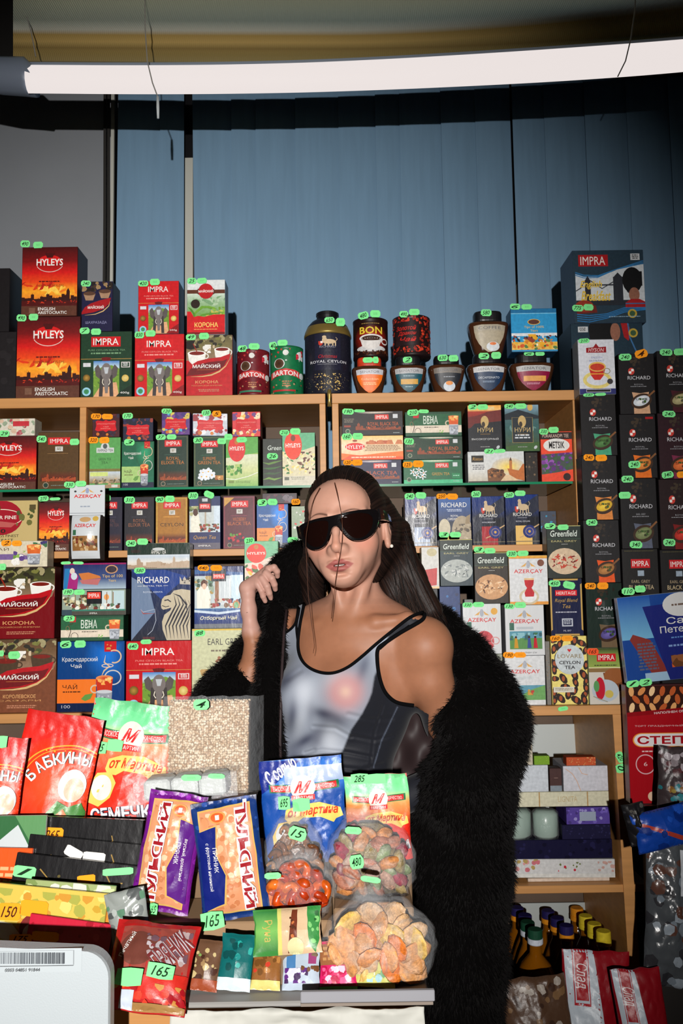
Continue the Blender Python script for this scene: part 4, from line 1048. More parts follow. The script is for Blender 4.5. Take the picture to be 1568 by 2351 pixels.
# vertical blind: every hanging vane a part
M['vane'] = mat('blue_vane_fabric', (120, 155, 184), rough=0.75, var=0.05, vscale=60, vstretch=(1, 1, 0.08), bump=0.05, bscale=300)
M['metal'] = mat('grey_metal', (150, 152, 155), rough=0.4, metal=0.6)
bl = thing('vertical_blind', 'pale blue vertical blind of overlapping vanes covering the window behind the shelves', 'blind', (0.2, 2.6, 2.98))
edges = [262, 366, 421, 457, 540, 588, 680, 780, 866, 922, 1018, 1098, 1184, 1258, 1352, 1450, 1548, 1650]
for i in range(len(edges) - 1):
 if i == 2: continue
 xa = at(edges[i], 500, YB).x; xb = at(edges[i + 1], 500, YB).x + 0.012
 if i == 1: xb -= 0.013
 if i == 11: xb -= 0.016
 ya = 2.600 + (i % 2) * 0.003
 mb = MB(); n = 6; V = []; Fc = []
 skew = {3: -0.022, 1: 0.0, 0: 0.01, 4: -.012}.get(i, 0)
 for k in range(n + 1):
  t = k / n
  for z, sk in ((0.9, 0.0), (2.95, skew)):
   V.append((xa + (xb - xa) * t + (sk if t < .5 or i in (3, 4) else 0), ya - 0.004 * math.sin(math.pi * t) + 0.012 * t, z))
 for k in range(n): Fc.append((2 * k, 2 * k + 2, 2 * k + 3, 2 * k + 1))
 m0 = len(V); V += [(p[0], p[1] + 0.0008, p[2]) for p in V]
 Fc += [tuple(q + m0 for q in f[::-1]) for f in Fc]
 mb.add(V, Fc)
 o = link('vane', mb.mesh(), 'vane', smooth=True); o.location = (-0.2, -2.6, -2.98); o.parent = bl
mb = MB(); xa = at(250, 500, YB).x
mb.box((xa - .2, -0.03, -0.04), (1.3, 0.03, 0.0)); link('head_rail', mb.mesh(), 'metal', parent=bl)
# window frame seen in the two gaps between the vanes
M['wframe'] = mat('white_window_frame', (196, 196, 186), rough=0.5)
for i, (pa, pb, z0, z1) in enumerate([(426, 438, 0.9, 2.71), (1182, 1200, 0.9, 2.29)]):
 xa = at(pa, 500, 2.65).x; xb = at(pb + 6, 500, 2.65).x
 struct('window_%d' % (i + 1), simple((xa, 2.64, z0), (xb, 2.69, z1)), 'wframe')
 struct('trim_%d' % (i + 2), simple((xa - .03, 2.665, z1), (xb + .03, 2.695, 3.1)), 'dark')
mb = MB()
for dx in (241, 250):
 p = at(dx, 500, 2.595); mb.tube([(p.x, 2.592, 0.9), (p.x, 2.592, 2.5), (p.x - .004, 2.592, 3.05)], 0.005, (70, 66, 60), n=6)
o = link('conduit_pair', mb.mesh(), mat('dark_conduit', (52, 50, 48), rough=.6), label='pair of thin dark cables running down the wall beside the blue blind', category='cable')
p = at(256, 500, 2.6); struct('trim_4', simple((p.x - .004, 2.598, .9), (p.x + .006, 2.61, 3.0)), 'wframe')

# ribbed fabric awning under the ceiling, gathered in horizontal folds
def awning():
 prof = [(1.82, -260), (1.9, -150), (2.02, -70), (2.16, 0), (2.24, 40), (2.31, 62), (2.315, 74), (2.34, 90), (2.325, 104), (2.355, 116), (2.37, 134), (2.40, 140)]
 V = []; Fc = []; CC = []; nx = 40
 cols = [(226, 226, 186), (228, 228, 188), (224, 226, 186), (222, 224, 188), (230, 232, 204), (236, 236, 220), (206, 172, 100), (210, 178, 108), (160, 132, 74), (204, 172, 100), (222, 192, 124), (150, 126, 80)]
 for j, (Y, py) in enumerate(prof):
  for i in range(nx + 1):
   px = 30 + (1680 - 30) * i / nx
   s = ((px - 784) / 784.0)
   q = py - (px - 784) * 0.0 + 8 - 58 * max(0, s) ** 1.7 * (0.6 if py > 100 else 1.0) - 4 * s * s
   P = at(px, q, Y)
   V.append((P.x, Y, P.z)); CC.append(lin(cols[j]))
 for j in range(len(prof) - 1):
  for i in range(nx):
   a_ = j * (nx + 1) + i
   Fc.append((a_, a_ + 1, a_ + nx + 2, a_ + nx + 1))
 m0 = len(V); V += [(x, y + .002, z + .002) for (x, y, z) in V]; CC += CC
 Fc += [tuple(q + m0 for q in f[::-1]) for f in Fc]
 mb = MB(); mb.add(V, Fc, np.array(CC)); return mb.mesh()

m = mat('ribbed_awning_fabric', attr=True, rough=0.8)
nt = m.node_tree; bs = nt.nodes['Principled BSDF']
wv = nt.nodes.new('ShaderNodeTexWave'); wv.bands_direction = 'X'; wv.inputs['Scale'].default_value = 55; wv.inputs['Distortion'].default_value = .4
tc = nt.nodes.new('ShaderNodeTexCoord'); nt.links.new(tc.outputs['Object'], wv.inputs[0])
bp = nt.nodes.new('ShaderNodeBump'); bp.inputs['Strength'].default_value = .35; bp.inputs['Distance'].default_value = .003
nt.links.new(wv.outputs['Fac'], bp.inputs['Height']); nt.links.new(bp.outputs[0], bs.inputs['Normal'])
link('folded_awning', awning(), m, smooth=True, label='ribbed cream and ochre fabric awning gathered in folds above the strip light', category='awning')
# dark header box from which the blind and awning hang
struct('trim_5', simple((-2.5, 2.5, 2.93), (2.5, 2.72, 3.15)), mat('header_board', (40, 38, 36), rough=.8))

# ------------------------------------------------------------------ fluorescent strip light, hung on cords
YLA = 2.2

def striplight():
 t = thing('strip_light', 'long white fluorescent strip light hanging from thin cords under the awning', 'lamp', (0, YLA, 2.3))
 ctl = [(60, 152, 214), (320, 154, 217), (600, 151, 215), (820, 143, 209), (1100, 127, 197), (1350, 110, 183), (1568, 94, 166), (1760, 76, 146)]
 def prof(px):
  for i in range(len(ctl) - 1):
   if ctl[i][0] <= px <= ctl[i + 1][0] or i == len(ctl) - 2:
    q = (px - ctl[i][0]) / (ctl[i + 1][0] - ctl[i][0]); return [ctl[i][k] + (ctl[i + 1][k] - ctl[i][k]) * q for k in (1, 2)]
 tube = MB(); hous = MB(); NX = 48
 VT = []; VH = []
 for i in range(NX + 1):
  px = 66 + (1760 - 66) * i / NX
  # smooth the control line
  a0 = np.mean([prof(min(max(px + d, 60), 1760)) for d in (-120, -60, 0, 60, 120)], axis=0)
  T = at(px, a0[0], YLA); B = at(px, a0[1], YLA)
  h = T.z - B.z
  for k in range(9):
   q = math.pi * (k / 8 - .5)
   VT.append((T.x + (0.006 * math.sin(q) if 0 else 0), -0.03 * math.cos(q), (T.z + B.z) / 2 + h / 2 * math.sin(q) - 2.3))
  for (dy, dz) in ((-.004, 0), (-.002, .011), (.03, .016), (.06, .01), (.064, -.03), (.03, -.045), (.0, -h)):
   VH.append((T.x, dy, T.z + dz - 2.3))
 FT = [(i * 9 + k, i * 9 + k + 1, (i + 1) * 9 + k + 1, (i + 1) * 9 + k) for i in range(NX) for k in range(8)]
 FT += [list(range(9)), [NX * 9 + k for k in range(9)]]
 tube.add(VT, FT)
 FH = [(i * 7 + k, i * 7 + (k + 1) % 7, (i + 1) * 7 + (k + 1) % 7, (i + 1) * 7 + k) for i in range(NX) for k in range(7)]
 FH += [list(range(7)), [NX * 7 + k for k in range(7)]]
 hous.add(VH, FH)
 em = mat('glowing_diffuser', (70, 68, 68), rough=.6, spec=.1, emit=(255, 245, 242), estr=.82)
 link('diffuser', tube.mesh(), em, parent=t, smooth=True)
 link('housing', hous.mesh(), mat('lamp_housing', (140, 150, 165), rough=.35), parent=t)
 e = MB();
 V = [];
 pts = [(-90, 125, 190), (0, 127, 208), (55, 128, 212), (78, 150, 214)]
 n = 10
 for (px, t0, t1) in pts:
  T = at(px, t0, YLA); Bm = at(px, t1, YLA)
  for k in range(n):
   q = 2 * math.pi * k / n
   V.append((T.x, 0.012 + 0.042 * math.cos(q), (T.z + Bm.z) / 2 + (T.z - Bm.z) / 2 * math.sin(q) - 2.3))
 Fc = [(i * n + k, i * n + (k + 1) % n, (i + 1) * n + (k + 1) % n, (i + 1) * n + k) for i in range(3) for k in range(n)] + [list(range(n)), [3 * n + k for k in range(n)]]
 e.add(V, Fc); link('end_cap', e.mesh(), mat('lamp_end_cap', (128, 138, 155), rough=.4), parent=t, smooth=True)
 return t

striplight()
M['cord'] = mat('white_cord', (150, 146, 140), rough=.7)
def cord(pts, label, r=.0016, tip=None):
 P = [at(x, y, Y) for (x, y, Y) in pts]
 o0 = P[0]
 mb = MB(); mb.tube([p - o0 for p in P], r, n=6)
 o = link('hanging_cord', mb.mesh(), 'cord', loc=o0, label=label, category='cord', smooth=True)
 if tip:
  mb = MB(); q0 = at(tip[0], tip[1], tip[4]) - o0; q1 = at(tip[2], tip[3], tip[4]) - o0; mb.tube([q0, (q0 + q1) / 2, q1], [.003, .004, .003], n=8)
  link('cord_pull', mb.mesh(), 'white', parent=o, smooth=True)
cord([(60, -420, 2.23), (62, 40, 2.23), (72, 75, 2.23), (82, 130, 2.23)], 'thin white cord holding the left end of the strip light')
cord([(331, -420, 2.13), (333, 60, 2.13), (338, 140, 2.13), (350, 190, 2.13), (362, 222, 2.13)], 'pull cord with a small white toggle hanging in front of the strip light', tip=(362, 222, 363, 272, 2.13))
cord([(1462, -420, 2.13), (1458, 20, 2.13), (1448, 90, 2.13), (1436, 140, 2.13), (1418, 176, 2.13)], 'thin cord crossing in front of the right part of the strip light')

# ------------------------------------------------------------------ shelving
def zref(py, Y): return at(784, py, Y).z

YF = 2.10
def bx(px0, px1, py, Y=YF):
 return at(px0, py, Y).x, at(px1, py, Y).x

def board(parent, name, x0, x1, y0, y1, z1, z0, m='wood', sup=True, o0=None):
 mb = MB(); o0 = o0 or parent.location
 mb.box((x0 - o0[0], y0 - o0[1], z0 - o0[2]), (x1 - o0[0], y1 - o0[1], z1 - o0[2]), ch=.001)
 o = link(name, mb.mesh(), m, parent=parent)
 if sup: SUP.append((x0, x1, y0, y1, z1, name))
 return o

zt1, zt0 = zref(903, YF), zref(926, YF)
zm1, zm0 = zref(1256, YF), zref(1272, YF)
zg = zref(1112, YF)
YL = 2.04
zb1, zb0 = zref(1628, YL), zref(1650, YL)
zl1, zl0 = zref(2042, YL), zref(2060, YL)
zf1 = 0.27

xl0, xl1 = at(-160, 1000, YF).x, at(748, 1000, YF).x
rk = thing('wooden_rack', 'beech shelf unit on the left, filled with tea boxes behind the person', 'shelf', (-0.5, 2.3, zb1))
board(rk, 'shelf_board', xl0, xl1, YF, 2.40, zt1, zt0)
board(rk, 'shelf_board', xl0, xl1, YF + .01, 2.40, zm1, zm0)
a0, a1 = bx(182, 197, 1010); board(rk, 'upright', a0, a1, YF + .001, 2.40, zt0, zm1, sup=False)
a0, a1 = bx(734, 748, 1000); board(rk, 'upright', a0, a1, YF + .001, 2.40, zt0, zb1, sup=False)
board(rk, 'back_panel', xl0, xl1, 2.401, 2.406, zt0, zb1, m='back', sup=False)
board(rk, 'upright', xl0 - .02, xl0, YF, 2.40, zt1, zb1, sup=False)
M['glass'] = mat('green_edge_glass', (120, 205, 170), rough=.05, trans=.85, ior=1.3, spec=.4)
M['gedge'] = mat('glass_edge', (28, 130, 90), rough=.2)
def glass(parent, x0, x1):
 o = board(parent, 'glass_shelf', x0, x1, YF + .012, 2.395, zg, zg - .005, m='glass')
 mb = MB(); o0 = parent.location
 mb.box((x0 - o0[0], YF + .009 - o0[1], zg - .0055 - o0[2]), (x1 - o0[0], YF + .0118 - o0[1], zg + .0003 - o0[2])); link('glass_edge', mb.mesh(), 'gedge', parent=o)
glass(rk, xl0, at(733, 1112, YF).x)

xr0, xr1 = at(763, 1000, YF).x, at(1332, 1000, YF).x
rr = thing('wooden_rack', 'beech shelf unit on the right, between the person and the columns of black tea boxes', 'shelf', (0.35, 2.3, zb1))
board(rr, 'shelf_board', xr0, at(1500, 900, YF).x, YF, 2.40, zt1, zt0)
board(rr, 'shelf_board', xr0, at(1262, 1255, YF).x, YF + .01, 2.40, zm1, zm0)
a0, a1 = bx(763, 778, 1000); board(rr, 'upright', a0, a1, YF + .001, 2.40, zt0, zb1, sup=False)
a0, a1 = bx(1318, 1331, 1000); board(rr, 'upright', a0, a1, YF + .001, 2.40, zt0, zb1, sup=False)
board(rr, 'back_panel', xr0, xr1, 2.401, 2.406, zt0, zb1, m='back', sup=False)
glass(rr, at(779, 1112, YF).x, at(1317, 1108, YF).x)
mb = MB(); p = at(756, 905, YF)
mb.tube([(0, 0, .012), (0, 0, -.0), (0, 0, -.012), (0, 0, -.03)], [.004, .006, .004, .0055], n=10)
link('brass_peg', mb.mesh(), mat('brass', (205, 175, 100), rough=.3, metal=.8), loc=(p.x, YF + .004, p.z), smooth=True, label='small brass peg between the two shelf units', category='peg')

# lower cabinet
xc0 = at(-260, 1640, YL).x; xc1 = at(1437, 1640, YL).x
cb = thing('lower_cabinet', 'long beech cabinet with open shelves standing on the floor under the tea boxes', 'cabinet', (0, 2.25, 0))
board(cb, 'worktop', xc0, at(1660, 1640, YL).x, YL, 2.42, zb1, zb0)
board(cb, 'shelf_board', xc0, at(1492, 2045, YL).x, YL + .004, 2.40, zl1, zl0)
board(cb, 'shelf_board', xc0, at(1520, 2300, YL).x, YL + .004, 2.40, zf1, zf1 - .018)
board(cb, 'back_panel', xc0, at(1660, 1640, YL).x, 2.41, 2.42, zb0, 0.0, m='back', sup=False)
def slab_upright(pt, pb, z0, z1):
 (xa, xb), (xc, xd) = pt, pb
 mb = MB(); V = [(xc, YL, z0), (xd, YL, z0), (xd, 2.40, z0), (xc, 2.40, z0), (xa, YL, z1), (xb, YL, z1), (xb, 2.40, z1), (xa, 2.40, z1)]
 V = [(x, y - 2.25, z) for x, y, z in V]
 mb.add(V, [(0, 3, 2, 1), (4, 5, 6, 7), (0, 1, 5, 4), (1, 2, 6, 5), (2, 3, 7, 6), (3, 0, 4, 7)]); link('upright', mb.mesh(), 'wood', parent=cb)
pa = bx(1407, 1430, 1655, YL); pb = bx(1462, 1490, 2400, YL); slab_upright(pa, (pb[0], pb[1]), 0.0, zb0)
slab_upright((xc0, xc0 + .02), (xc0, xc0 + .02), 0, zb0)
pa = bx(560, 580, 1700, YL); slab_upright(pa, pa, 0, zb0)
# pale card sheets leaning on the cabinet back
def sheet(px0, py0, px1, py1, Y, col, label, sup=None):
 a = at(px0, py1, Y); b = at(px1, py0, Y)
 link('card_sheet', simple((0, 0, 0), (b.x - a.x, .003, b.z - (sup or a.z)), ), mat('card_' + str(px0), col, rough=.7), loc=(a.x, Y - .004, (sup or a.z) + .0006), label=label, category='card')
sheet(1215, 1662, 1326, 1800, 2.396, (196, 202, 200), 'pale grey card leaning on the cabinet back above the flat boxes', zl1)
sheet(1190, 2071, 1356, 2300, 2.396, (182, 188, 186), 'pale grey card leaning behind the oil bottles', zf1)
sheet(1466, 2080, 1495, 2240, 2.36, (150, 156, 156), 'narrow grey strip standing beside the right cabinet upright', zf1)

# ------------------------------------------------------------------ the serving counter in front
YC = 1.14
ZC = at(784, 2285, YC).z
XCR = at(1000, 2285, YC + .02).x
ct = thing('serving_counter', 'shop counter with a white crumpled front, piled with sweets and dried fruit', 'counter', (-0.3, 1.2, 0))
def cbox(name, lo, hi, m, ch=0):
 mb = MB(); o0 = ct.location; mb.box([lo[k] - o0[k] for k in range(3)], [hi[k] - o0[k] for k in range(3)], ch=ch); return link(name, mb.mesh(), m, parent=ct)
cbox('counter_top', (-1.3, YC - .015, ZC - .007), (XCR - .01, 1.56, ZC), mat('counter_top', (150, 148, 145), rough=.5), .002)
cbox('counter_body', (-1.28, YC + .02, 0), (XCR - .03, 1.54, ZC - .007), 'wood')
SUP.append((-1.3, XCR, .9, 1.56, ZC, 'counter'))
# crumpled white sheeting on the counter front
def crumple():
 nx, nz = 110, 30; V = []; Fc = []
 x0 = at(400, 2300, YC).x; x1 = at(970, 2300, YC).x
 for j in range(nz + 1):
  for i in range(nx + 1):
   x = x0 + (x1 - x0) * i / nx; z = ZC - .004 - .22 * j / nz
   d = noise.fractal(Vector((x * 16, z * 30, 1)), 1, 2, 4) * .009 + .006 * abs(math.sin(z * 90 + 3 * noise.noise(Vector((x * 9, 0, 0)))))
   V.append((x + .3, YC - .022 - d - 1.2, z))
 for j in range(nz):
  for i in range(nx): a_ = j * (nx + 1) + i; Fc.append((a_, a_ + 1, a_ + nx + 2, a_ + nx + 1))
 mb = MB(); mb.add(V, Fc); return mb.mesh()
o = link('crumpled_sheeting', crumple(), mat('white_sheeting', (190, 190, 182), rough=.6), parent=ct, smooth=True)
o.modifiers.new('s', 'SOLIDIFY').thickness = .002
# ------------------------------------------------------------------ tea cartons
B = carton
Y1 = 2.106      # top shelf fronts
T = .055
GA = 'tea boxes on the top shelf'
# --- on the top board
B(-60, 762, 37, 905, a_plain((26, 22, 24), dots=[(34, 30, 32)]), 'black tea carton cut by the left edge, standing on the top shelf itself', side=(24, 20, 22), Y=Y1, t=.09, group=GA)
B(-60, 616, 22, 762, a_plain((24, 20, 22)), 'black tea carton cut by the left edge, standing on another black one', side=(24, 20, 22), Y=Y1, t=.09, group=GA)
B(38, 727, 184, 907, a_hyleys(), 'red carton with a sunset skyline, lower of the two stacked on the top shelf', side=(46, 14, 12), Y=Y1, t=.085, group=GA, tags='g38,722,61,738:490 g66,720,88,736')
B(50, 567, 178, 727, a_hyleys(), 'red carton with a sunset skyline, upper of the two stacked on the top shelf', side=(46, 14, 12), Y=Y1, t=.085, group=GA, tags='g47,552,69,568:490 g76,555,99,570')
EL_G = (24, 58, 36)
B(185, 761, 303, 908, a_impra_el(EL_G, (120, 160, 120)), 'dark green carton with a grey elephant, on the top shelf', side=(14, 34, 24), Y=Y1, t=.07, group=GA, tags='g183,752,206,767:7 g209,754,232,769')
B(187, 646, 259, 761, a_shahrazada, 'navy tea carton with two cups, standing on the green elephant carton', side=(20, 16, 26), Y=Y1, t=.07, group=GA, tags='g186,644,209,658:240')
B(309, 767, 423, 908, a_impra_el((205, 18, 26), (235, 150, 140)), 'large red carton with a grey elephant, lower one on the top shelf', side=(100, 14, 20), Y=Y1, t=.07, group=GA, tags='g309,761,331,777:830 g334,758,357,773')
B(317, 645, 411, 767, a_impra_el((205, 18, 26), (235, 150, 140), '200g'), 'small red carton with a grey elephant, standing on the larger red one', side=(60, 60, 75), Y=Y1, t=.07, group=GA, tags='g317,644,341,658:420 g344,640,367,655')
B(427, 769, 534, 908, a_maisky((190, 18, 28), (190, 18, 28), 'КОРОНА', 'РОССИЙСКОЙ ИМПЕРИИ'), 'red carton with two white teacups, lower one beside the red elephant cartons', side=(90, 12, 18), Y=Y1, t=.07, group=GA, tags='g427,767,450,781:49 g457,764,480,779')
B(429, 642, 517, 769, a_korona_white, 'white and red carton with green tea hills, standing on the red teacup carton', side=(130, 140, 150), Y=Y1, t=.06, group=GA, tags='g430,638,451,652:25 g452,638,475,651')
# --- right end of the top board
B(1312, 742, 1478, 893, a_eng_side, 'dark blue london breakfast carton lying sideways behind the white cup carton', side=(16, 30, 42), Y=2.16, t=.12, group=GA)
B(1316, 574, 1480, 742, a_eng, 'big dark blue carton with a london bridge and guardsman, highest on the top shelf', side=(50, 64, 84), Y=2.16, t=.12, group=GA, tags='g1314,700,1339,715:775 g1340,698,1362,713')

# --- upper compartments, standing on the glass shelf
Y2 = 2.12
GB = 'tea boxes on the glass shelf'
def C2(*a, **k):
 k.setdefault('group', GB); k.setdefault('Y', Y2); return B(*a, **k)
C2(-45, 1001, 84, 1115, a_hyleys(), 'sunset carton cut by the left edge on the glass shelf, under the floral box', side=(60, 14, 12), tags='g-2,988,22,1003:29')
C2(-45, 961, 80, 1001, a_floral, 'cream floral box lying on the sunset carton at the left edge of the glass shelf', side=(180, 172, 155))
C2(87, 992, 181, 1114, a_impra((84, 58, 26), (120, 70, 40), '', '', pcol=(165, 70, 35)), 'brown carton with a dim skyline, standing left of the first shelf upright', side=(50, 34, 18), tags='g84,1000,107,1016:540 g160,1007,182,1022')
C2(205, 1004, 277, 1114, a_ahmad, 'light green tea carton right of the first shelf upright', side=(40, 70, 40), tags='o203,1003,226,1018:320 o228,1003,251,1018')
C2(212, 950, 275, 1004, a_kr_small((70, 24, 30), [(90, 30, 34), (60, 20, 30), (50, 40, 60)]), 'dark small box with a scalloped red label, on the light green carton', side=(40, 16, 20), tags='o209,949,233,963:170 o234,950,259,963')
C2(279, 1013, 354, 1114, a_krasn((16, 90, 60), (20, 110, 80), (165, 200, 120), 'ЧАЙ'), 'green carton with a glass of tea in a metal holder, on the glass shelf', side=(14, 50, 36), tags='g285,1008,309,1023:3')
C2(282, 960, 352, 1013, a_kr_small((26, 30, 56), [(40, 40, 80), (30, 30, 50), (150, 60, 50)]), 'navy small box with a scalloped red label, on the green glass-holder carton', side=(16, 18, 34), tags='g281,948,305,962:170')
C2(360, 999, 433, 1114, a_impra((26, 52, 40), (196, 116, 50), 'ROYAL', 'ELIXIR TEA', frame=(90, 90, 60)), 'dark green carton with gold lettering under the purple small box', side=(14, 30, 24), tags='g358,997,381,1010:37 g383,997,405,1009')
C2(371, 946, 436, 999, a_kr_small((96, 60, 130), [(120, 70, 150), (90, 170, 210), (210, 190, 90), (70, 50, 120)]), 'purple small box with a scalloped red label', side=(60, 36, 80), tags='g371,938,395,950:120')
C2(444, 1001, 516, 1113, a_impra((24, 58, 38), (196, 116, 50), 'SUPREME', 'GREEN TEA', pic='flower', frame=(90, 100, 60)), 'dark green carton with white jasmine blossoms on the glass shelf', side=(14, 36, 24), tags='g444,1004,466,1018:30 g499,1006,519,1020')
C2(443, 949, 522, 1001, a_kr_small((196, 202, 212), [(170, 180, 195), (200, 60, 50), (225, 228, 235), (150, 40, 50)]), 'white and blue small box with a scalloped red label', side=(130, 140, 160), yaw=.12, tags='g463,941,484,955:130 o487,943,508,957:5')
C2(518, 1003, 593, 1113, a_lime, 'pale lime green carton with a red oval badge on the glass shelf', side=(70, 110, 60), tags='g515,996,534,1010 g543,1003,567,1016')
C2(533, 945, 598, 1003, a_kr_small((214, 60, 66), [(235, 190, 90), (220, 90, 80), (240, 220, 180), (110, 70, 130)]), 'bright red small box with a scalloped label, rightmost of the small red-label boxes', side=(120, 30, 34))
C2(603, 1007, 648, 1112, a_green_g, 'black and green leaf carton half hidden behind the blossom carton', side=(20, 26, 20), Y=2.125, tags='g613,1040,638,1055:26')
C2(647, 993, 724, 1112, a_jasmine, 'mint carton covered in yellow blossoms, beside the middle upright', side=(60, 46, 40), Y=2.118, tags='g642,987,664,1000:210 g666,983,690,998')

C2(783, 1056, 922, 1112, a_impra_wide((30, 30, 66), 'BLACK TEA'), 'wide navy tea box on the glass shelf just above the persons head', side=(20, 20, 44), tags='o788,1056,808,1068:120 o808,1055,832,1069')
C2(783, 1000, 926, 1055, a_hyleys_wide, 'wide peach box with a palace picture, on the wide navy box', side=(190, 130, 90), tags='g785,995,808,1010:160 g809,994,833,1009')
C2(785, 944, 925, 1000, a_impra_wide((34, 30, 32), 'ROYAL BLACK TEA'), 'wide black tea box on top of the peach palace box', side=(22, 20, 22), tags='g786,938,812,952:190 g813,940,838,947')
C2(926, 1055, 1062, 1111, a_impra_wide((26, 100, 64), 'GREEN TEA', flower=True), 'wide bright green box with white blossoms on the glass shelf', side=(20, 66, 44), tags='o925,1060,947,1074:125 o948,1057,972,1073')
C2(928, 1002, 1062, 1055, a_impra_wide((24, 54, 36), 'ROYAL BLEND'), 'wide dark green box between the two other wide green boxes', side=(16, 36, 26), tags='g928,1006,950,1021:135')
C2(930, 945, 1060, 1002, a_vena, 'wide green and cream tea glass box, topmost of its stack on the glass shelf', side=(24, 66, 46), tags='g935,940,961,955:210 g961,940,984,949')
C2(1074, 1036, 1204, 1108, a_riston, 'white wide box with a sunlit clock tower', side=(150, 150, 150), tags='g1112,1030,1135,1042:21 g1135,1031,1160,1040')
C2(1206, 1038, 1235, 1107, a_plain((32, 26, 22), dots=[(120, 95, 70), (60, 46, 36)]), 'narrow black carton with a beige pattern between the clock tower box and the violet carton', side=(24, 20, 18), Y=2.13)
C2(1074, 930, 1152, 1036, a_nuri(0, 'red'), 'black carton with a sunset top, left of the pair on the clock tower box', side=(24, 24, 28), tags='g1075,928,1095,941:2 g1096,928,1120,941')
C2(1159, 929, 1238, 1038, a_nuri(0, 'teal'), 'teal mountain carton with a black label, right of the pair on the clock tower box', side=(30, 44, 50), tags='g1158,927,1181,939:240 g1182,926,1208,939')
C2(1240, 990, 1315, 1107, a_metsis, 'orange carton with violet flowers at the right end of the glass shelf', side=(110, 40, 30), Y=2.115, tags='g1238,984,1258,998:330 g1259,980,1282,994')

# --- middle shelf
Y3 = 2.128
GC = 'tea boxes on the middle shelf'
def C3(*a, **k):
 k.setdefault('group', GC); k.setdefault('Y', Y3); return B(*a, **k)
C3(-35, 1149, 86, 1262, a_super, 'beige tea carton with a dark red oval at the left end of the middle shelf', side=(150, 130, 90), m='gloss')
C3(89, 1153, 168, 1262, a_hyleys(), 'sunset carton on the middle shelf, half behind the hanging white pouch', side=(60, 14, 12), tags='g88,1138,112,1151:270 g114,1142,139,1149')
C3(224, 1141, 281, 1262, a_impra((30, 26, 48), (90, 60, 60), 'ROYAL', 'CEYLON TEA', pcol=(120, 50, 40)), 'dark purple carton just right of the hanging white pouch', side=(20, 18, 30), tags='g232,1135,254,1152')
C3(285, 1141, 354, 1261, a_impra((26, 24, 34), (150, 90, 60), 'ROYAL', 'ELIXIR TEA', pcol=(150, 60, 40)), 'black carton with a red skyline, left of the gold carton', side=(18, 16, 22), tags='g285,1140,310,1156:310')
C3(357, 1141, 431, 1261, a_impra((168, 112, 36), (60, 40, 30), '', 'CEYLON', frame=(196, 160, 60), pcol=(170, 70, 25)), 'gold tea carton on the middle shelf', side=(110, 74, 26), tags='g357,1140,378,1154:90 g379,1138,401,1153')
C3(434, 1139, 506, 1259, a_queen, 'white and blue carton with ladies at tea, on the middle shelf', side=(40, 46, 90), tags='g432,1130,455,1146:310 g468,1128,492,1143,-25')
C3(512, 1138, 586, 1258, a_impra((88, 24, 40), (190, 100, 50), 'WILDBERRY', 'BLACK TEA', pic='berry', frame=(130, 36, 60)), 'maroon carton with dark berries on the middle shelf', side=(60, 16, 30))
C3(589, 1157, 662, 1257, a_krasn((10, 84, 150), (20, 70, 140), (240, 140, 60), 'ЧАЙ'), 'small blue carton with a tea glass and orange corner on the middle shelf', side=(14, 44, 90), tags='g591,1146,613,1162:3 g614,1145,637,1160')
C3(669, 1162, 702, 1256, a_plain((150, 165, 140), (120, 150, 120), dots=[(215, 215, 210), (210, 60, 60), (170, 185, 150)]), 'narrow pale green carton beside the persons hair', side=(120, 120, 110), tags='o669,1145,689,1159:160 g660,1233,684,1248')
C3(602, 1132, 682, 1156, a_plain((50, 26, 34), dots=[(90, 40, 60), (40, 36, 50), (110, 100, 110)]), 'flat dark box lying on the small blue carton', side=(30, 20, 24), snap=True)
C3(930, 1140, 1003, 1253, a_rich_blue((150, 165, 190), 'EARL GREY'), 'dark blue carton with a gold lion, first one right of the persons hair', side=(26, 34, 70), m='gloss', tags='g929,1132,952,1147:240 g954,1130,978,1145')
C3(1006, 1142, 1082, 1253, a_rich_card, 'dark blue carton with a curl of spice, between the lion cartons', side=(30, 36, 56), tags='o1002,1133,1026,1146:250 o1026,1133,1051,1147')
C3(1084, 1139, 1159, 1252, a_rich_blue((170, 40, 50), 'ROYAL BREAKFAST'), 'dark blue lion carton with a red panel', side=(26, 34, 70), m='gloss', tags='g1082,1127,1104,1142:260')
C3(1161, 1135, 1238, 1252, a_rich_blue((232, 190, 110), 'ROYAL CEYLON'), 'dark blue lion carton with a yellow panel', side=(26, 34, 70), m='gloss', tags='g1157,1130,1180,1143:260 g1182,1126,1206,1139')
C3(1241, 1173, 1278, 1252, a_plain((60, 70, 88), dots=[(60, 150, 190), (70, 62, 60)]), 'blue and grey box in the shadow at the right end of the middle shelf', side=(30, 36, 46), Y=2.3, t=.06, snap=False)

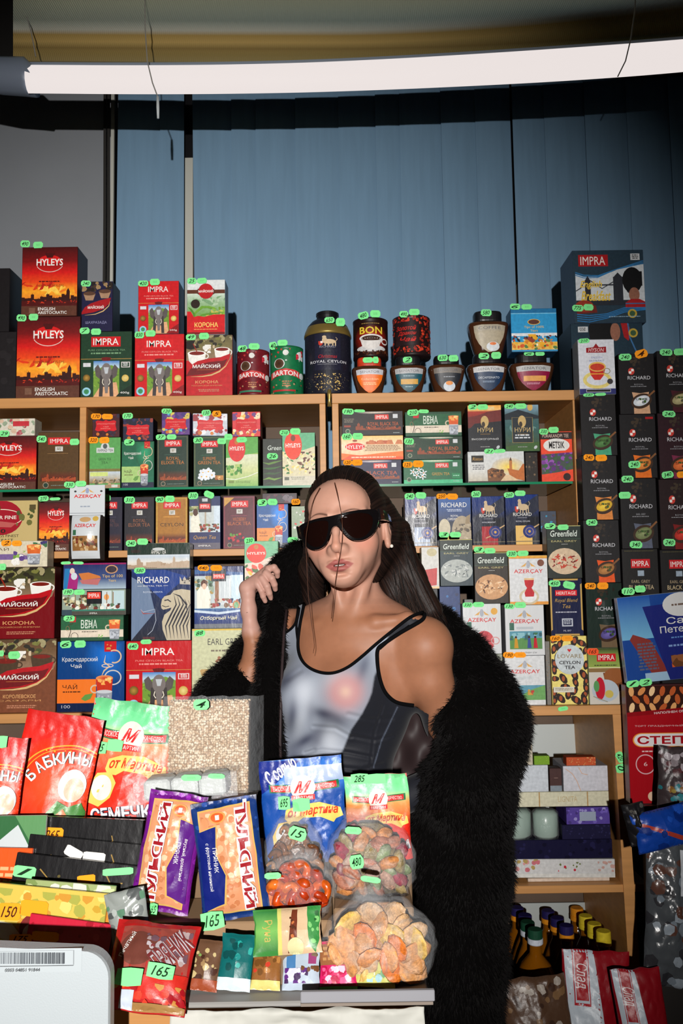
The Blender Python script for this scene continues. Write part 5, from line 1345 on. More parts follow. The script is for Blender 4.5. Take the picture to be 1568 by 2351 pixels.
# --- boxes stacked on the cabinet worktop, in front of the shelves
Y4 = 2.056
GD = 'boxes stacked on the worktop'
def C4(*a, **k):
 k.setdefault('group', GD); k.setdefault('Y', Y4); k.setdefault('t', .045); return B(*a, **k)
C4(-22, 1467, 129, 1639, a_maisky((120, 66, 40), (112, 60, 38), 'КОРОЛЕВСКОЕ', 'САФАРИ', top=(110, 80, 50), cup=(74, 54, 36)), 'large brown carton with two patterned cups at the left end of the worktop', side=(70, 40, 26), tags='g-2,1493,9,1507 g19,1495,46,1513')
C4(-22, 1302, 126, 1467, a_maisky((120, 16, 24), (120, 16, 24), 'КОРОНА', 'РОССИЙСКОЙ ИМПЕРИИ', top=(70, 70, 40)), 'large dark red carton with two white cups, on the brown cup carton', side=(70, 12, 18), m='gloss', tags='g-2,1294,14,1309')
C4(-22, 1242, 109, 1302, a_herbal, 'cream herbal tea box with flowers at the left edge, lying on the dark red carton', side=(170, 160, 140), tags='o3,1240,26,1254:2 o27,1241,50,1254')
C4(131, 1472, 286, 1634, a_krasn((8, 66, 130), (14, 56, 120), (240, 120, 40), 'ЧАЙ', dark=(16, 32, 70)), 'large blue carton with a tea glass and an orange panel', side=(12, 36, 80), m='gloss', tags='g138,1471,164,1488:6 g171,1470,197,1487')
C4(139, 1413, 284, 1472, a_vena, 'green and cream tea glass box, lowest of three flat boxes on the blue carton', side=(20, 60, 40), tags='g146,1413,172,1427:25')
C4(142, 1353, 289, 1413, a_impra_widecard, 'white and dark box with a tea room scene, middle of the three flat boxes', side=(80, 84, 80), m='gloss', tags='g144,1352,169,1366:190 g170,1353,195,1366')
C4(145, 1292, 290, 1353, a_nightbox, 'dark blue and violet oriental night scene box, topmost of the three flat boxes', side=(40, 30, 70), m='gloss', tags='g140,1289,163,1296 g167,1289,192,1296')
C4(289, 1471, 440, 1632, a_impra_el((196, 20, 28), (235, 150, 140)), 'big red shrink-wrapped elephant carton behind the upright snack pouches', side=(110, 14, 20), m='gloss', tags='g293,1476,318,1492:640 g323,1468,348,1479')
C4(301, 1307, 438, 1471, a_rich_lion, 'navy carton with a large cream lion head', side=(26, 32, 56), m='gloss', tags='g308,1303,334,1317:580')
C4(292, 1247, 436, 1307, a_ahmad_wide, 'green and white london skyline box, on the lion head carton', side=(120, 130, 130), m='gloss', tags='g289,1240,313,1255:240 g315,1236,340,1251')
C4(440, 1443, 562, 1630, a_earl, 'pale yellow carton half hidden by the fur sleeve', side=(150, 150, 110), tags='g446,1446,471,1461:88')
C4(446, 1300, 559, 1443, a_impra_card, 'white and blue carton with ladies at tea, just left of the raised hand', side=(40, 60, 110), m='gloss', tags='o454,1297,480,1311:640 o483,1297,510,1311')
C4(564, 1345, 655, 1628, a_plain((60, 50, 46)), 'dark carton hidden behind the persons fur sleeve', side=(50, 44, 40))
C4(561, 1242, 639, 1345, a_hyl_low, 'mint carton with a red oval and fruit, above the raised hand', side=(90, 130, 100), tags='g561,1234,584,1249:230')

C4(1052, 1502, 1155, 1624, a_plain((160, 165, 150), dots=[(130, 150, 110), (190, 185, 160)]), 'pale carton almost hidden by the coat, under the teapot carton', side=(120, 124, 110))
C4(1063, 1386, 1151, 1502, a_azer('pot'), 'white carton with a pink teapot', side=(150, 152, 156), m='gloss', tags='g1062,1383,1085,1395:330 g1086,1382,1111,1394')
C4(1160, 1505, 1252, 1622, a_azer('cut'), 'white tea carton with a field picture, standing on the worktop beside the coat', side=(150, 152, 156), tags='o1155,1497,1181,1511:190 o1181,1497,1207,1510')
C4(1160, 1389, 1250, 1505, a_azer('pick'), 'white carton with tea pickers in a green field', side=(150, 152, 156), m='gloss', tags='g1158,1386,1181,1398:130 g1182,1382,1207,1396')
C4(1010, 1346, 1058, 1502, a_plain((34, 58, 110), dots=[(50, 110, 170), (40, 50, 90)]), 'blue plaid carton between the coat and the teapot carton', side=(20, 30, 60), Y=2.07)
C4(1010, 1238, 1086, 1346, a_green([(40, 58, 66), (170, 176, 172), (205, 208, 205), (120, 128, 130)], 0), 'dark carton with a white steaming oval, left of the brown oval carton', side=(20, 30, 28), tags='g1008,1221,1031,1234:3 g1033,1221,1058,1234')
C4(1066, 1376, 1086, 1386, a_plain((110, 116, 112)), 'thin grey card lying on the teapot carton', side=(90, 96, 92), t=.03)
C4(1089, 1268, 1167, 1386, a_green([(44, 34, 26), (200, 150, 105), (225, 180, 135), (90, 54, 36), (230, 200, 165)], 0), 'black carton with a brown and cream oval', side=(26, 24, 20), tags='g1088,1255,1111,1269:3 g1112,1258,1137,1271')
C4(1169, 1275, 1258, 1388, a_azer('glass'), 'white carton with a red pear-shaped tea glass', side=(170, 150, 120), tags='g1163,1264,1187,1279:330 g1188,1264,1213,1277')
C4(968, 1256, 1009, 1352, lambda a: (a.rect(0, 0, 1, 1, (205, 205, 200)), a.ell(.6, .12, .3, .1, (190, 180, 140)), a.poly([(.1, .55), (.9, .5), (.85, .92), (.2, .95)], (190, 60, 60)), a.rect(0, .95, 1, 1, (225, 190, 140))), 'narrow white box with a glass of red tea beside the hair', side=(170, 165, 150), snap=False)
PLACEB = C4(968, 1352, 1008, 1628, a_plain((40, 40, 44)), 'dark carton hidden behind the persons hair and coat', side=(34, 34, 38), Y=2.06)
C4(1253, 1472, 1264, 1622, a_plain((120, 116, 110), dots=[(60, 50, 40), (160, 110, 50)]), 'grey narrow box edge just left of the leopard print carton', side=(100, 96, 90))
C4(1266, 1460, 1349, 1621, a_lovare, 'yellow leopard print carton with a round white label', side=(180, 160, 90), tags='o1263,1459,1288,1472:160 o1289,1459,1315,1472')
C4(1263, 1328, 1338, 1460, a_heritage, 'navy tin-like carton with a gold border, on the leopard print carton', side=(60, 50, 40), m='gloss', tags='g1260,1332,1286,1347:450 g1293,1335,1320,1352,-12')
C4(1256, 1206, 1335, 1328, a_green([(34, 40, 34), (205, 180, 150), (190, 60, 40), (225, 200, 170), (120, 30, 25)], 0), 'black carton with a red sky oval, highest of its stack beside the black tea column', side=(24, 26, 22), tags='g1250,1201,1275,1215:3 g1280,1204,1305,1217')
# column one of black cartons
Y5 = 2.05
GE = 'column of tea cartons right of the shelf'
def C5(*a, **k):
 k.setdefault('group', GE); k.setdefault('Y', Y5); k.setdefault('t', .045); k.setdefault('side', (22, 18, 20)); return B(*a, **k)
C5(1351, 1487, 1434, 1620, a_impra_green, 'green and white carton with a brown teacup, lowest in the first column', m='gloss', side=(120, 130, 100), tags='r1348,1488,1374,1504:165')
C5(1346, 1338, 1430, 1487, a_rich_black((110, 90, 66), (80, 70, 130), bg=(30, 44, 38), sub='ROYAL'), 'dark green carton with purple flowers in a scoop, second from bottom of the first column', m='gloss', tags='o1343,1338,1368,1353:240 o1371,1337,1396,1353')
C5(1341, 1194, 1423, 1338, a_rich_black((226, 84, 26), (150, 100, 50)), 'black carton with orange strip and cinnamon scoop, third from bottom of the first column', tags='g1346,1192,1371,1207:240')
C5(1337, 1046, 1418, 1194, a_rich_black((214, 130, 60), (205, 160, 40)), 'black carton with a peach strip and yellow fruit scoop, in the first column', tags='o1340,1043,1364,1058:240 o1367,1044,1393,1059')
C5(1333, 906, 1415, 1046, a_rich_black((70, 160, 120), (60, 100, 50)), 'black carton with a mint green strip, under the white cup carton', tags='g1339,903,1364,911:240 g1366,902,1391,909')
C5(1328, 779, 1412, 900, a_hyson, 'white carton with a red teacup, on top of the first column', side=(120, 124, 130), tags='g1328,777,1353,788:210', t=.05)
C5(1429, 1376, 1512, 1622, a_plain((24, 22, 24)), 'black carton behind the blue gift box, lowest of the second column', snap=True)
C5(1429, 1260, 1512, 1376, a_earlbox, 'black carton with a small red label above the blue gift box', tags='g1446,1242,1474,1259:340')
C5(1425, 1098, 1509, 1260, a_rich_black((86, 92, 110), (100, 110, 70), sub='EARL GREY'), 'black carton with a slate grey strip in the second column', tags='g1427,1092,1454,1108:240 g1421,1129,1448,1145')
C5(1424, 951, 1507, 1098, a_rich_black((226, 110, 30), (190, 110, 40), stamp=True), 'black carton with an orange strip in the second column', tags='g1443,1058,1470,1075:240')
C5(1421, 812, 1504, 951, a_rich_black((205, 160, 125), (196, 204, 214)), 'black carton with a beige strip and white lily, topmost of the second column', tags='g1421,812,1449,828:240 o1458,803,1486,822:4,12')
C5(1517, 1376, 1600, 1622, a_plain((24, 22, 24)), 'black carton behind the blue gift box, lowest of the third column')
C5(1517, 1262, 1600, 1376, a_earlbox, 'black carton with a red label cut by the right edge, above the blue gift box', tags='g1523,1237,1550,1254:240')
C5(1515, 1100, 1598, 1262, a_rich_black((120, 24, 24), (170, 40, 30), bg=(36, 20, 22)), 'dark red spice carton cut by the right edge', tags='g1519,1082,1546,1098:340,10 o1554,1082,1580,1097')
C5(1512, 948, 1595, 1100, a_rich_black((120, 40, 70), (190, 90, 40), bg=(44, 20, 28)), 'wine red carton cut by the right edge, second from the top of the third column', tags='g1521,943,1550,958:240')
C5(1510, 805, 1593, 948, a_rich_black((70, 24, 34), (150, 140, 100)), 'black carton with a melon scoop cut by the right edge, topmost of the third column', tags='g1515,801,1543,817:240 g1547,800,1575,816')
# ------------------------------------------------------------------ tins, cans and jars on the top board
def curved_art(mb, art, w_, h_, rfun, cy, z0, spread=math.pi * .8, sub=.05, off=.0006):
 """wrap a printed face round the front of a body of revolution: rfun(z)->radius; spread is the angle it covers"""
 art.subdiv(sub)
 def fn(U, V, L):
  th = (U - .5) * spread
  z = z0 + (1 - V) * h_
  r = np.array([rfun(q) for q in z]) + off + L
  return np.stack([np.sin(th) * r, cy - np.cos(th) * r, z], 1)
 art.flush(mb, fn)

def tube_tin(x0, y0, x1, y1, art, label, base, Y, tags='', name='tea_tin', cat='tin', lid=None, lidc=(60, 60, 60), mats='print', prof=None, group=None, plc=True):
 d_px = x1 - x0
 Yc = Y
 wguess = (at(x1, (y0 + y1) / 2, Y).x - at(x0, (y0 + y1) / 2, Y).x)
 cx, z, w_, h_ = place(x0, y0, x1, y1, Y, wguess, name)
 R = w_ / 2; cy = R
 mb = MB()
 pr = prof(R, h_) if prof else [(R * .97, 0), (R, .003), (R, h_ - .003), (R * .97, h_)]
 pr2 = [(0, pr[0][1])] + pr + [(0, pr[-1][1])]
 mb.lathe(pr2, base, n=48, c=(0, cy, 0))
 rf = lambda q: float(np.interp(q, [p[1] for p in pr], [p[0] for p in pr]))
 if art:
  (f, za, zb) = art
  ar = Art(R * math.pi * .9, zb * h_ - za * h_); f(ar)
  curved_art(mb, ar, w_, (zb - za) * h_, rf, cy, za * h_, spread=math.pi * .9)
 o = link(name, mb.mesh(), mats, loc=(cx, Y, z), smooth=False, label=label, category=cat, group=group)
 me = o.data
 nb = 48 * (len(pr2) - 1)
 for p in list(me.polygons)[:nb]: p.use_smooth = True
 if lid:
  ml = MB(); ml.lathe(lid(R, h_), lidc, n=40, c=(0, cy, 0)); link('lid', ml.mesh(), M['print'] if lidc[0] + lidc[1] > 60 else M['dark'], parent=o, smooth=False)
 bpy.context.view_layer.update()
 for (a, b, c, d, k, txt, rot) in parse_tags(tags):
  yy = Y - .0015
  q = (at((a + c) / 2, (b + d) / 2, Y).x - cx) / R
  tag_on(o, Y + R * (1 - math.sqrt(max(0, 1 - min(.9, abs(q)) ** 2))) - .0035, a, b, c, d, k, txt, rot)
 return o

def a_barton(bg, dk):
 def f(a):
  a.rect(0, 0, 1, 1, bg); a.spots(0, 0, 1, .3, 14, .01, .025, [(225, 225, 225), (200, 60, 60), dk], 3, asp=1); a.spots(0, .7, 1, 1, 16, .01, .03, [(200, 60, 60), (180, 150, 110), dk], 5)
  a.circ(.5, .12, .06, (225, 225, 220)); a.spots(.72, .05, .92, .28, 9, .04, .07, [(205, 40, 60), (225, 225, 225)], 2); a.ring(.36, .36, .12, .11, .018, (225, 225, 225)); a.circ(.36, .36, .1, (95, 65, 45), (60, 40, 28))
  a.poly([(.14, .56), (.3, .5), (.5, .47), (.7, .5), (.8, .54), (.8, .68), (.7, .64), (.5, .61), (.3, .64), (.14, .7)], (205, 60, 60))
  a.text('BARTON', .2, .51, .76, .62, (235, 232, 228), bold=.02, arc=.03)
  a.ell(.86, .62, .07, .07, (200, 205, 205)); a.dashes(.42, .74, .6, .88, 3, (190, 130, 90), 4); a.rect(.2, .93, .7, .97, (180, 50, 50) if bg[1] > bg[0] else (60, 130, 100))
 return f

rim = lambda R, h: [(R * .965, 0), (R, .002), (R, .006), (R * .985, .008), (R * .985, h - .008), (R, h - .006), (R, h - .001), (R * .96, h)]
tube_tin(540, 800, 616, 906, (a_barton((110, 24, 34), (70, 14, 24)), .04, .96), 'dark red round tin with a cream banner and a coffee cup, on the top shelf', (104, 22, 32), Y1, 'g546,793,568,808:48 g571,788,596,803', prof=rim, group=GA)
tube_tin(617, 792, 695, 905, (a_barton((22, 110, 66), (14, 70, 44)), .04, .96), 'green round tin with a cream banner and a coffee cup, on the top shelf', (20, 100, 60), Y1, 'g618,785,636,803:40,10 g637,780,660,794', prof=rim, group=GA)

def a_canister(a):
 a.rect(0, 0, 1, 1, (30, 30, 42)); a.spots(0, 0, 1, 1, 160, .004, .008, [(52, 52, 66), (46, 44, 58)], 4)
 a.rect(.3, .0, .7, .62, (34, 34, 52)); lionmark(a, .47, .14, .45); a.text('RICHARD', .38, .21, .62, .245, (150, 150, 165)); a.text('Christmas', .36, .36, .64, .42, (190, 35, 45), shear=.3)
 a.text('ROYAL CEYLON', .22, .455, .8, .5, (215, 215, 220), bold=.01); a.dashes(.34, .52, .66, .535, 1, (140, 140, 150), 3); r = random.Random(3)
 a.spots(.3, .68, .7, .97, 90, .005, .013, [(200, 165, 95), (150, 125, 80), (220, 190, 120)], 6); a.spots(.1, .7, .9, .98, 70, .004, .008, [(110, 100, 80)], 7)

def prof_can(R, h):
 return [(R * .96, 0), (R, .004), (R, h * .70), (R * 1.02, h * .705), (R * 1.02, h * .73), (R * .98, h * .77), (R * .88, h * .83), (R * .7, h * .885), (R * .52, h * .915), (R * .5, h * .92)]

o = tube_tin(698, 703, 806, 903, (a_canister, .02, .69), 'tall black tea canister with a rounded brass shoulder, in the middle of the top shelf', (26, 26, 36), Y1, 'g745,728,768,742:650 g771,730,792,749', prof=prof_can, name='tea_canister', cat='canister', group=GA,
    lid=lambda R, h: [(0, h * .915), (R * .47, h * .915), (R * .48, h * .96), (R * .5, h * .962), (R * .5, h * .99), (R * .44, h), (0, h)], lidc=(28, 28, 44))
mb = MB(); R = None
w_ = at(806, 800, Y1).x - at(698, 800, Y1).x; R = w_ / 2; h_ = (at(750, 703, Y1).z - at(750, 903, Y1).z)
mb.lathe([(r + .0006, z) for r, z in prof_can(R, h_)[3:]], (150, 124, 62), n=48, c=(0, R, 0)); link('brass_shoulder', mb.mesh(), mat('antique_brass', (150, 126, 66), rough=.38, metal=.55), parent=o, smooth=True)

def a_bon(a):
 a.rect(0, 0, 1, 1, (34, 14, 12)); a.ell(.5, .55, .4, .4, (34, 14, 12), (190, 40, 20)); a.text('BON', .26, .22, .74, .42, (225, 200, 60), bold=.02); a.dashes(.3, .12, .7, .16, 1, (150, 120, 60), 3)
 a.ell(.5, .82, .32, .09, (205, 205, 205)); a.poly([(.26, .52), (.74, .52), (.66, .76), (.56, .84), (.42, .84), (.32, .76)], (220, 216, 212)); a.ell(.5, .53, .25, .1, (225, 222, 218)); a.ell(.5, .54, .2, .07, (60, 30, 16)); a.ring(.8, .62, .09, .09, .025, (220, 216, 212))
 a.spots(.05, .86, .95, 1, 40, .015, .03, [(90, 46, 26), (60, 28, 16)], 4)

def a_redcan(a):
 a.rect(0, 0, 1, 1, (36, 22, 22)); a.spots(0, 0, 1, .16, 50, .015, .03, [(205, 60, 40), (150, 34, 26)], 3); a.spots(0, .78, 1, .95, 60, .012, .03, [(215, 66, 40), (160, 40, 28)], 4); a.spots(.62, .15, .95, .78, 50, .015, .035, [(215, 66, 40), (140, 36, 26), (60, 26, 22)], 5)
 a.spots(.02, .15, .12, .78, 14, .012, .03, [(205, 60, 40), (150, 34, 26)], 8); a.rect(.14, .16, .6, .78, (40, 24, 26))
 for k, t in enumerate(('Золотой', 'Дракон', 'Чай')): a.text(t, .18 + .04 * k, .26 + .15 * k, .56, .38 + .15 * k, (196, 40, 34), shear=.3, bold=.02)

JARS = []

def jar(x0, y0, x1, y1, lab, label, capc=(24, 22, 26), tags='', Y=Y1, cap_open=0.18, split=None):
 """an instant-coffee jar of shield outline: wide shoulders, narrow foot, flat sides, black screw lid"""
 cx, z, w_, h_ = place(x0, y0, x1, y1, Y, .07, 'coffee_jar')
 t = .068
 hb = h_ * .76
 V = []; Fc = []; n = 28
 prof = [(0, .62), (.02, .66), (.12, .72), (.35, .82), (.62, .93), (.84, 1.0), (.93, 1.0), (.97, .95), (1.0, .62)]
 mb = MB()
 mb.lathe([(0, 0)] + [(w_ / 2 * r, hb * q) for q, r in prof] + [(0, hb)], (64, 36, 22), n=36, sy=t / w_, c=(0, t / 2, 0), power=3.2)
 o = link('coffee_jar', mb.mesh(), M['jar'], loc=(cx, Y, z), smooth=True, label=label, category='coffee jar', group=GA)
 ml = MB(); rl = w_ * .345
 ml.lathe([(0, hb + .001), (rl * .97, hb + .001), (rl, hb + .004), (rl, h_ - .004), (rl * .95, h_), (0, h_)], capc, n=36, sy=t / w_ * 1.15, c=(0, t / 2, 0), power=3); link('lid', ml.mesh(), M['print'] if capc[0] > 60 else M['dark'], parent=o)
 # shield label wrapped on the front
 ar = Art(w_ * .8, hb * .86); lab(ar); ar.subdiv(.07)
 def rr(zq): return np.interp(zq, [q * hb for q, r in prof], [r * w_ / 2 for q, r in prof])
 def fn(U, Vv, L):
  zq = hb * .06 + (1 - Vv) * hb * .86
  r = rr(zq); x = (U - .5) * w_ * .8
  yy = (t / 2) * (r / (w_ / 2)) * np.power(np.clip(1 - np.abs(x / r) ** 3.2, 0, 1), 1 / 3.2)
  return np.stack([x, t / 2 - yy - .0006 - L, zq], 1)
 ma = MB(); ar.flush(ma, fn); link('label', ma.mesh(), 'print', parent=o)
 bpy.context.view_layer.update()
 for (a, b, c, d, k, txt, rot) in parse_tags(tags): tag_on(o, Y + (.004 if b < y0 + (y1 - y0) * .3 else -.004), a, b, c, d, k, txt, rot)
 return o

M['jar'] = mat('coffee_glass', (70, 40, 24), rough=.08, spec=.6, coat=.6)

def shield(top, body, extra=None, tt='SENATOR'):
 def f(a):
  L = [(.02, .2), (.5, .16), (.98, .2), (.98, .36), (.5, .34), (.02, .36)]
  a.poly([(.02, .1), (.25, .06), (.75, .06), (.98, .1), (.96, .3), (.5, .27), (.04, .3)], top)
  a.poly([(.04, .3), (.5, .27), (.96, .3), (.92, .5), (.82, .72), (.68, .9), (.55, 1), (.45, 1), (.32, .9), (.18, .72), (.08, .5)], body)
  a.text(tt, .16, .12, .84, .22, (90, 90, 96), arc=.015)
  if extra: extra(a)
 return f

jar(808, 818, 890, 904, shield((190, 190, 196), (236, 112, 26), lambda a: (a.text('Columbian', .2, .42, .8, .5, (250, 200, 150)), a.dashes(.26, .6, .74, .72, 2, (250, 190, 130), 3))), 'coffee jar with an orange shield label, leftmost of the low jars', capc=(196, 60, 30), tags='g833,820,856,833 g856,819,869,834')
jar(897, 815, 982, 903, shield((170, 170, 172), (18, 78, 92), lambda a: (a.rect(.22, .5, .8, .7, (210, 160, 70)), a.dashes(.3, .36, .7, .42, 1, (150, 180, 190), 3), a.dashes(.35, .78, .65, .84, 1, (150, 180, 190), 5))), 'coffee jar with a teal shield label, under the red ornamented can', tags='g925,819,946,833:2')
jar(986, 813, 1071, 902, shield((120, 112, 104), (36, 40, 48), lambda a: (a.ell(.55, .8, .2, .2, (205, 212, 220)), a.ell(.55, .68, .12, .08, (225, 140, 60)), a.dashes(.35, .42, .75, .48, 1, (160, 165, 175), 3))), 'coffee jar with a black label and small white cup, beside the navy label jar', tags='g1005,814,1028,829:630 g1030,815,1052,830')
jar(1076, 810, 1170, 898, shield((196, 196, 196), (26, 52, 84), lambda a: (a.text('DECAFFEINATO', .18, .46, .82, .54, (205, 212, 220)), a.dashes(.3, .62, .7, .7, 2, (140, 160, 185), 3))), 'coffee jar with a navy shield label, under the beige label jar', tags='g1099,810,1123,825:2 g1128,808,1150,824')
jar(1174, 808, 1278, 896, shield((180, 180, 180), (140, 16, 60), lambda a: (a.rect(.22, .46, .84, .66, (226, 160, 80)), a.dashes(.3, .72, .7, .8, 2, (220, 160, 180), 3))), 'coffee jar with a crimson shield label, rightmost of the low jars, under the blue tin', tags='g1203,808,1226,817:6 g1229,807,1250,817')
jar(1077, 711, 1172, 809, shield((170, 160, 140), (176, 164, 140), lambda a: (a.ell(.6, .82, .2, .16, (215, 220, 225)), a.ell(.6, .72, .1, .05, (225, 120, 60))), tt='COFFEE'), 'coffee jar with a beige label and a white cup, standing on the navy label jar', tags='g1104,710,1128,726:580')
tube_tin(811, 727, 893, 819, (a_bon, .04, .96), 'dark round can with yellow lettering and white cup, standing on the orange label jar', (30, 12, 12), Y1, 'g822,716,846,733:480,10 g850,712,873,729', prof=rim, name='coffee_can', cat='can', group=GA)
tube_tin(904, 721, 992, 815, (a_redcan, .03, .97), 'black and red ornamented round can, standing on the teal label jar', (30, 18, 20), Y1, 'g917,714,937,729:490 g939,709,963,724', prof=rim, name='coffee_can', cat='can', group=GA)
B(1173, 708, 1279, 807, a_tin_blue, 'sky blue rectangular tea tin with a painted street, standing on the crimson label jar', side=(20, 70, 110), Y=Y1, t=.06, name='tea_tin', cat='tin', m='print', group=GA, tags='g1171,697,1194,711:6 g1197,698,1221,711')

# ------------------------------------------------------------------ white pouch hanging in front of the left rack
def hang_pouch():
 Y = 2.0
 xa, xb = at(150, 1200, Y).x, at(232, 1200, Y).x
 zt, zb = at(190, 1110, Y).z, at(190, 1286, Y).z
 t = thing('tea_pouch', 'white tea pouch in clear wrap with red lettering hanging from the first upright', 'pouch', ((xa + xb) / 2, Y + .03, zb))
 w_, h_ = xb - xa, zt - zb
 mb = MB(); ar = Art(w_, h_ * .42); a_white_azer(ar)
 mb.box((-w_ / 2, 0, h_ * .58), (w_ / 2, .003, h_), (200, 205, 210)); ar.flush(mb, lambda U, V, L: np.stack([(U - .5) * w_, -L, h_ * (1 - V * .42)], 1)); link('header_card', mb.mesh(), 'matte', parent=t)
 mb = MB();
 ar = Art(w_ * .8, h_ * .52)
 ar.rect(0, 0, 1, 1, (205, 210, 214)); ar.text('AZERÇAY', .12, .2, .88, .3, (205, 40, 40), bold=.02); ar.ell(.5, .1, .2, .06, (200, 160, 110)); ar.ell(.85, .08, .1, .06, (205, 170, 80))
 ar.rect(.06, .48, .94, .82, (150, 105, 60)); ar.spots(.06, .48, .94, .82, 34, .04, .08, [(190, 150, 100), (120, 50, 40), (90, 70, 45), (205, 180, 140)], 4); ar.rect(.08, .34, .2, .46, (60, 110, 80)); ar.subdiv(.12)
 b = .022
 bul = lambda U, V: b * np.clip(np.sin(np.pi * np.clip(U, 0, 1)), 0, 1) ** .5 * np.clip(np.sin(np.pi * np.clip(V, 0.0, 1)), 0, 1) ** .5
 n = 14; V = []; Fc = []
 for s in (1, -1):
  k0 = len(V)
  for j in range(n + 1):
   for i in range(n + 1):
    u, v = i / n, j / n; V.append(((u - .5) * w_ * 1.02, -s * float(bul(u, v)), h_ * .6 * (1 - v)))
  for j in range(n):
   for i in range(n):
    q = k0 + j * (n + 1) + i; f = (q, q + n + 1, q + n + 2, q + 1); Fc.append(f if s == 1 else f[::-1])
 mb.add(V, Fc, (40, 34, 32))
 ar.flush(mb, lambda U, V_, L: np.stack([(U - .5) * w_ * .8, -bul(.1 + U * .8, .04 + V_ * .92) - .0008 - L, h_ * .57 * (1 - V_) + .004], 1)); link('pouch', mb.mesh(), 'gloss', parent=t)
 mb = MB(); mb.tube([(0, .001, h_ - .004), (.0, .03, h_ + .002), (0, .064, h_ + .004)], .0012, (180, 180, 180)); link('hook', mb.mesh(), 'metal', parent=t)
 bpy.context.view_layer.update()
 for (a, b_, c, d, k, txt, rot) in parse_tags('g147,1106,172,1120:330 g173,1104,198,1117'): tag_on(t, Y + .024, a, b_, c, d, k, txt, rot)
hang_pouch()
# ------------------------------------------------------------------ the person, grown as one smooth surface
def mv(*a): return np.array(a, float)

